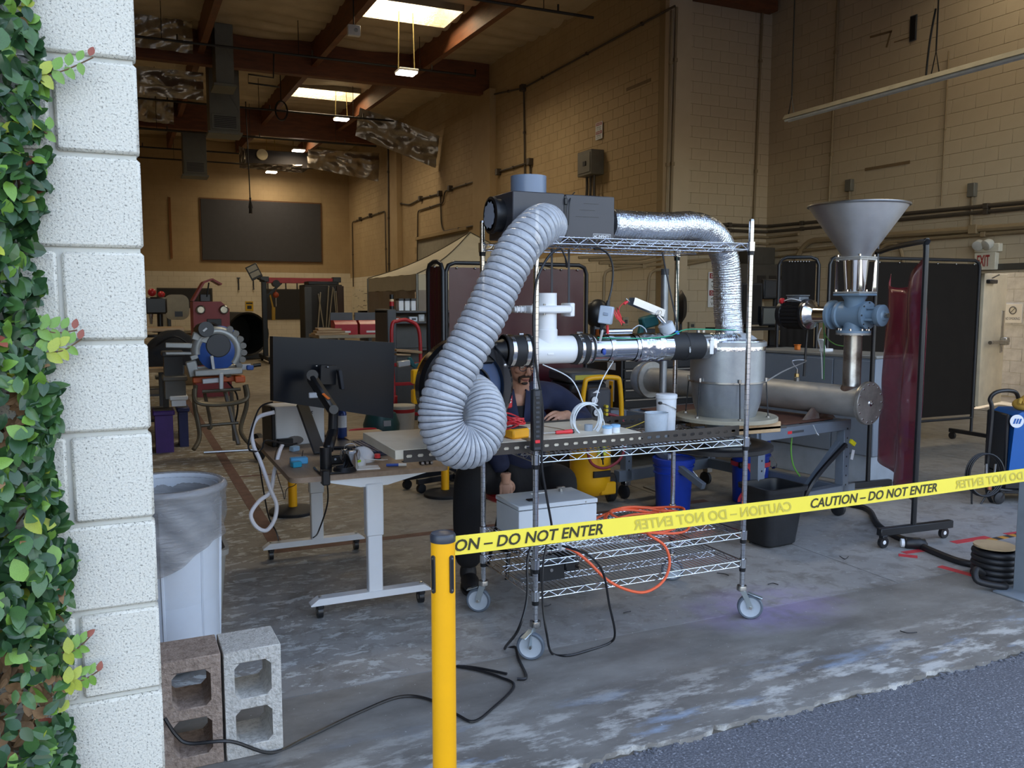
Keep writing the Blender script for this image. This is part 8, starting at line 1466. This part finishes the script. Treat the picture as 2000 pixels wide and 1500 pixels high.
# table with red bins and grey steel block
x0, x1 = at(655, 650, 13).x, at(752, 650, 13).x; zt3 = at(700, 654, 13).z; bench('pale work table in front of the dark cabinet holding two red bins', x0-.25, x1, 13, 13.8, zt3, M('table_pale', 'a89f8c', .5))
for k in range(2):
    a_ = x0+.02+k*(x1-x0)*.5; o = thing('red_parts_bin', ('left' if k == 0 else 'right') + ' red plastic parts bin on the pale work table', 'bin', (a_+.18, 13.2, zt3), 0, 'red parts bins'); w_ = (x1-x0)*.45; part(o, 'bin_front', MB().prism([(0, 0), (.3, 0), (.3, .22), (.1, .22), (0, .16)], 0, w_, Matrix(((0, 0, 1, a_), (1, 0, 0, 13.1), (0, 1, 0, zt3), (0, 0, 0, 1)))), RED); part(o, 'label_card', MB().box(a_+.1, a_+.24, 13.09, 13.1, zt3+.03, zt3+.06), WHITEP); part(o, 'grey_back', MB().box(a_, a_+w_, 13.42, 13.46, zt3+.1, zt3+.34), DGREY)
t_ = thing('wood_offcuts', 'wood planks stacked at the left end of the pale work table', 'wood', (x0-.1, 13.2, zt3)); 
for k in range(3): part(t_, 'plank', MB().box(x0-.30+.03*k, x0+.22-.05*k, 13.05+.02*k, 13.35, zt3+.035*k, zt3+.033+.035*k, .004), WOOD)
x0, x1 = at(757, 650, 10.6).x, at(845, 650, 10.6).x; z1, z2 = at(800, 607, 10.6).z, at(800, 628, 10.6).z; t_ = thing('steel_beam_block', 'big dark grey steel box section with a shelf ledge, left of the maroon screen', 'steel block', ((x0+x1)/2, 11, 0)); part(t_, 'upright', MB().box(x0, x0+.12, 10.6, 11.2, 0, z1+.02, .01), DGREY); part(t_, 'web', MB().box(x0+.1, x1+.5, 10.9, 11.0, 0, z1, .01), M('block_grey', '57544f', .5, .3)); part(t_, 'top_ledge', MB().box(x0, x1+.5, 10.62, 11.2, z1-.03, z1, .006), DGREY); part(t_, 'middle_ledge', MB().box(x0+.1, x1+.5, 10.62, 11.0, z2-.03, z2, .006), DGREY); part(t_, 'lower_ledge', MB().box(x0+.1, x1+.5, 10.62, 11.0, .95, .98, .006), DGREY)
for k, (px, nm, lab, m, s) in enumerate(((775, 'cardboard_box', 'small brown box on the ledge of the grey steel block', M('card_box', '8a4a32', .7), (.10, .1, .06)), (808, 'white_unit', 'white electronic unit on the ledge of the grey steel block', WHITEP, (.11, .1, .06)), (824, 'printed_card', 'black and white printed card on the ledge near the screen', M('card_white', 'c9c9c4', .5), (.08, .03, .09)))): q = at(px, 626, 10.65); o = thing(nm, lab, 'box', (q.x, 10.72, z2)); part(o, 'shell', MB().box(q.x-s[0]/2, q.x+s[0]/2, 10.66, 10.66+s[1], z2, z2+s[2], .004), m); part(o, 'front_label', MB().box(q.x-s[0]*.2, q.x+s[0]*.3, 10.655, 10.66, z2+s[2]*.3, z2+s[2]*.7), DGREY if m is WHITEP else WHITEP)
for k in range(3): q = at(782+12*k, 600, 10.8); o = thing('white_binder', ('left','middle','right')[k]+' white upright container with black lid on the grey steel block', 'container', (q.x, 10.8, z1), 0, 'white containers on the steel block'); part(o, 'body', MB().box(q.x-.032, q.x+.032, 10.76, 10.9, z1, z1+.13, .004), WHITEP); part(o, 'black_lid', MB().box(q.x-.035, q.x+.035, 10.755, 10.905, z1+.13, z1+.16, .004), BLACK)
q = at(765, 592, 10.8); o = thing('warning_lamp', 'small red and orange beacon stack on the steel block corner', 'beacon', (q.x, 10.8, z1)); part(o, 'base', MB().cyl((q.x, 10.8, z1), (q.x, 10.8, z1+.06), .03), BLACK); part(o, 'red_section', MB().cyl((q.x, 10.8, z1+.06), (q.x, 10.8, z1+.12), .03), RED); part(o, 'clear_section', MB().cyl((q.x, 10.8, z1+.12), (q.x, 10.8, z1+.15), .03), M('beacon_clear', 'e8c9a0', .3)); part(o, 'top_section', MB().cyl((q.x, 10.8, z1+.15), (q.x, 10.8, z1+.21), .028), BLACK)
q = at(725, 612, 17.4); o = thing('bagged_bin', 'bin lined with a black plastic bag beyond the red parts bins', 'bin', (q.x, 17.4, 0)); part(o, 'barrel', MB().cyl((q.x, 17.4, 0), (q.x, 17.4, 1.1), .22, .25, n=24), DGREY); part(o, 'black_bag', MB().sheet(lambda u, v: V((q.x+(.27+.02*mnoise.noise((u*9, v*4, 1)))*math.cos(6.283*u), 17.4+(.27+.02*mnoise.noise((u*9, v*4, 5)))*math.sin(6.283*u), 1.0+.40*v)), 40, 6), M('bag_black', '131315', .2, bump=.4, bscale=12), ang=80)
# red hand truck with things, bottom of the hall
hx0, hx1 = at(768, 700, 9.7).x, at(822, 700, 9.7).x; zt4 = at(795, 627, 9.7).z; t_ = thing('hand_truck', 'red tubular hand truck standing behind the monitor', 'hand truck', ((hx0+hx1)/2, 9.7, 0)); part(t_, 'frame_tube', MB().tube(cr([(hx0, 9.6, .08), (hx0, 9.7, .6), (hx0, 9.75, zt4-.10), (hx0+.08, 9.76, zt4), (hx1-.12, 9.76, zt4), (hx1, 9.75, zt4-.14), (hx1, 9.7, .6), (hx1, 9.6, .08)], 6), .022, 10), RED)
for z_ in (.25, .62, .85): part(t_, 'cross_bar', MB().box(hx0, hx1, 9.68, 9.72, z_-.02, z_+.02, .005), RED)
part(t_, 'toe_plate', MB().box(hx0-.02, hx1+.02, 9.35, 9.62, .04, .055, .003), RED); part(t_, 'brace', MB().bar((hx0+.02, 9.7, .1), (hx0-.03, 9.5, .5), .03, .03), RED)
for x in (hx0-.05, hx1+.05): part(t_, 'wheel', MB().cyl((x-.03, 9.78, .12), (x+.03, 9.78, .12), .12, n=22), RUBBER)
q = at(785, 800, 9.3); o = thing('white_pail', 'white pail with a red band at the foot of the hand truck', 'pail', (q.x, 9.3, 0)); part(o, 'pail_body', MB().lathe([(0, 0), (.13, 0), (.15, .40), (.155, .41), (.15, .42), (0, .42)], 28), M('pail_cream', 'c9c4b8', .45), local=True); part(o, 'red_band', MB().lathe([(.1475, .34), (.1495, .38)], 28), RED, local=True)
q = at(745, 830, 9.0); o = thing('teal_tank', 'dark teal round tank on the floor behind the desk', 'tank', (q.x, 9.0, 0)); part(o, 'tank_body', MB().lathe([(0, .03), (.12, .04), (.19, .12), (.20, .26), (.16, .38), (.06, .42), (0, .42)], 30), M('tank_teal', '1f4c50', .4), local=True); part(o, 'white_print', MB().box(-.03, .05, -.202, -.19, .26, .32), GREYP, local=True); part(o, 'base_ring', MB().lathe([(.12, 0), (.15, .0), (.15, .05), (.12, .05)], 24), BLACK, local=True)
q = at(712, 838, 8.8); o = thing('red_toolbox', 'small red toolbox with a handle on the floor behind the desk', 'toolbox', (q.x, 8.8, 0)); part(o, 'box', MB().box(-.05, .22, -.1, .1, 0, .2, .01), RED, local=True); part(o, 'handle', MB().tube(cr([(-.16, 0, .02), (-.16, 0, .20), (-.13, 0, .24), (.1, 0, .24), (.14, 0, .2)], 5), .014, 8), RED, local=True)
# tool on hand truck
q = at(785, 700, 9.45); o = thing('grinder', 'grey and teal power tool resting on the hand truck bar', 'power tool', tuple(q)); part(o, 'body', MB().bar(at(776, 712, 9.45), at(800, 708, 9.45), .07, .07, .01), BLADE); part(o, 'teal_handle', MB().bar(at(798, 698, 9.45), at(808, 716, 9.45), .05, .05, .01).bar(at(806, 716, 9.45), at(818, 712, 9.45), .05, .05, .01), M('tool_teal', '1f5f66', .45)); part(o, 'wooden_slat', MB().bar(at(772, 684, 9.6), at(822, 688, 9.6), .1, .03, .004).bar(at(772, 692, 9.6), at(800, 693, 9.6), .1, .02, .004), WOOD)
# canopy tent
pk = at(918, 454, 15.0); z_e = 2.04; hx = 1.55; t_ = thing('canopy_tent', 'white pop-up canopy tent standing behind the maroon screen', 'tent', (pk.x, 15, 0)); CN = M('canopy_white', 'c9bfa6', .75, var=.05, bump=.1, bscale=6); cs_ = [(pk.x-hx, 15-hx), (pk.x+hx, 15-hx), (pk.x+hx, 15+hx), (pk.x-hx, 15+hx)]
for k in range(4):
    a_, b_ = V((*cs_[k], z_e)), V((*cs_[(k+1) % 4], z_e)); part(t_, 'roof_panel', MB().sheet(lambda u, v: a_.lerp(b_, u).lerp(pk, v)-V((0, 0, .10*math.sin(math.pi*v)+.10*math.sin(math.pi*u)*(1-v)*0)), 12, 10, .004), CN); part(t_, 'valance', MB().sheet(lambda u, v: a_.lerp(b_, u)-V((0, 0, .26*v+.01*math.sin(u*24))), 24, 2, .003), CN); part(t_, 'leg', MB().cyl((a_.x, a_.y, 0), (a_.x, a_.y, z_e), .025, n=8), M('tent_leg', '8d8d88', .4, .6)); part(t_, 'ridge_seam', MB().tube([a_.lerp(pk, i/8)-V((0, 0, .10*math.sin(math.pi*i/8)-.008)) for i in range(9)], .009, 6), M('seam_dark', '5c5344', .7))
for k in (3, 0): a_, b_ = V((*cs_[k], z_e-.26)), V((*cs_[(k+1) % 4], z_e-.26)); part(t_, 'side_wall', MB().sheet(lambda u, v: a_.lerp(b_, u)-V((.03*math.sin(u*20), .03*math.sin(u*17), 1.7*v)), 24, 6, .003), M('side_wall_clear', '8d7f70', .5, var=.2, scale=2))
# electrical boxes and computers at the right rear
a_, b_ = at(1445, 518, YC-.3), at(1552, 546, YC-.3); t_ = thing('switchgear', 'dark grey switchgear box on the step wall above the monitors', 'electrical panel', ((a_.x+b_.x)/2, YC-.3, b_.z)); part(t_, 'gear_box', MB().box(a_.x-.2, b_.x, YC-.5, YC-.02, b_.z-.35, a_.z+.02, .01), M('gear_dark', '4a453e', .5))
for k in range(4): part(t_, 'label', MB().box(a_.x+.25+.28*k, a_.x+.45+.28*k, YC-.508, YC-.5, b_.z-.08, b_.z+.06), M('label_dark', '2c2622', .5))
part(t_, 'white_tag', MB().box(a_.x+.55, a_.x+.80, YC-.508, YC-.5, b_.z-.22, b_.z-.12), WHITEP); part(t_, 'upper_box', MB().box(a_.x+.15, a_.x+.75, YC-.4, YC-.02, a_.z+.02, a_.z+.34, .01), M('gear_dark', '4a453e', .5))
bench('dark computer bench against the step wall behind the steel cabinet', 6.4, 9.0, 9.2, 9.9, .95, DGREY)
def monitor(label, c0, c1, Y_, tilt=0, m=GLASS, base=.95):
    a_, b_ = at(*c0, Y_), at(*c1, Y_); t_ = thing('monitor', label, 'monitor', ((a_.x+b_.x)/2, Y_, base)); part(t_, 'bezel', MB().box(a_.x, b_.x, Y_, Y_+.06, b_.z, a_.z, .01), BLACK); part(t_, 'screen', MB().box(a_.x+.03, b_.x-.03, Y_-.006, Y_, b_.z+.03, a_.z-.03), m); part(t_, 'stand', MB().box((a_.x+b_.x)/2-.05, (a_.x+b_.x)/2+.05, Y_+.06, Y_+.10, base, a_.z-.1, .005).box((a_.x+b_.x)/2-.16, (a_.x+b_.x)/2+.16, Y_-.02, Y_+.2, base, base+.02, .004), BLACK)
monitor('dark monitor at the top right of the computer bench', (1492, 545), (1556, 584), 9.6, m=M('screen_dim', '34363a', .2)); monitor('grey blank monitor below the dark one on the computer bench', (1488, 598), (1542, 636), 9.45, m=M('screen_grey', '6f716b', .3, var=.05)); monitor('tall black monitor left of the grey one, behind the cart post', (1448, 552), (1488, 634), 9.5, m=GLASS)
sh = thing('computer_shelf', 'black metal shelf frame holding the monitors', 'shelf', (7.4, 9.4, .95)); a_, b_ = at(1440, 642, 9.2), at(1556, 640, 9.2); part(sh, 'shelf_board', MB().box(a_.x, b_.x, 9.2, 9.9, b_.z-.03, b_.z, .004), BLACK); part(sh, 'upright', MB().box(b_.x-.03, b_.x, 9.2, 9.24, .0, b_.z+.8, .003), BLACKM); part(sh, 'upright', MB().box(a_.x, a_.x+.03, 9.2, 9.24, .0, b_.z, .003), BLACKM)
# wall side bits near the switch box
for nm, lab, px, py, w_, h_ in (('thermostat', 'small square thermostat on the step wall behind the cart', 1352, 636, .14, .14), ('outlet_box', 'small outlet box on the step wall behind the red leads', 1222, 628, .12, .16)):
    c = WS(px, py); t_ = thing(nm, lab, 'wall box', tuple(c)); part(t_, 'cover', MB().box(c.x-w_/2, c.x+w_/2, YC-.07, YC-.012, c.z-h_/2, c.z+h_/2, .006), M('box_cream', 'a39a84', .5)); part(t_, 'face', MB().box(c.x-w_*.25, c.x+w_*.25, YC-.075, YC-.07, c.z-h_*.2, c.z+h_*.2), DGREY)
c = at(1268, 632, 8.6); t_ = thing('teal_drill', 'dark teal power tool on a stand behind the foil pipe', 'power tool', tuple(c)); part(t_, 'housing', MB().bar(c+V((-.12, 0, 0)), c+V((.10, 0, .05)), .12, .14, .02), M('tool_teal', '1f5f66', .45)); part(t_, 'grip', MB().bar(c+V((-.10, 0, -.02)), c+V((-.14, 0, -.2)), .07, .07, .015), M('tool_teal', '1f5f66', .45)); part(t_, 'stand_post', MB().box(c.x-.1, c.x+.06, 8.55, 8.65, 0, c.z-.06, .01), DGREY)
c = at(1298, 575, 6.0); t_ = thing('steel_post_tube', 'upright galvanised tube standing behind the foil pipe run', 'tube', (c.x, 6.0, 0)); a_ = at(1294, 525, 6.0); part(t_, 'tube', MB().lathe([(.032, .0), (.032, a_.z), (.028, a_.z), (.028, a_.z-.1)], 24, T(c.x, 6.0, 0)), GALV); part(t_, 'dark_collar', MB().lathe([(.034, a_.z-.05), (.034, a_.z)], 24, T(c.x, 6.0, 0)), DGREY); part(t_, 'foot_plate', MB().box(c.x-.12, c.x+.12, 5.9, 6.1, 0, .012, .002), DULL)
c = at(1330, 600, 8.2); t_ = thing('pedestal_fan', 'black wire cage fan seen edge-on behind the cart post', 'fan', (c.x, 8.2, 0)); part(t_, 'cage', MB().lathe_ax(c, (1, -.5, 0), [(0, .06), (.12, .05), (.2, 0), (.12, -.06), (0, -.08)], 24), BLACKM); part(t_, 'pole', MB().cyl((c.x, 8.2, 0), (c.x, 8.2, c.z), .018), BLACKM); part(t_, 'base', MB().cyl((c.x, 8.2, 0), (c.x, 8.2, .03), .2, n=24), BLACKM)
c = at(1175, 635, 8.0); t_ = thing('dark_fan_head', 'dark rounded machine head behind the switch box', 'machine', (c.x, 8.0, 0)); part(t_, 'head', MB().sphere((c.x-.05, 8.0, c.z+.12), 1, 18, 12, (.14, .12, .16)), BLACK); part(t_, 'stand', MB().box(c.x-.12, c.x+.02, 7.95, 8.05, 0, c.z, .01), DGREY); part(t_, 'orange_coil', MB().lathe([(.07, c.z-.20), (.07, c.z-.04)], 20, T(c.x-.05, 7.9, 0)), M('coil_orange', 'a85a2a', .5))
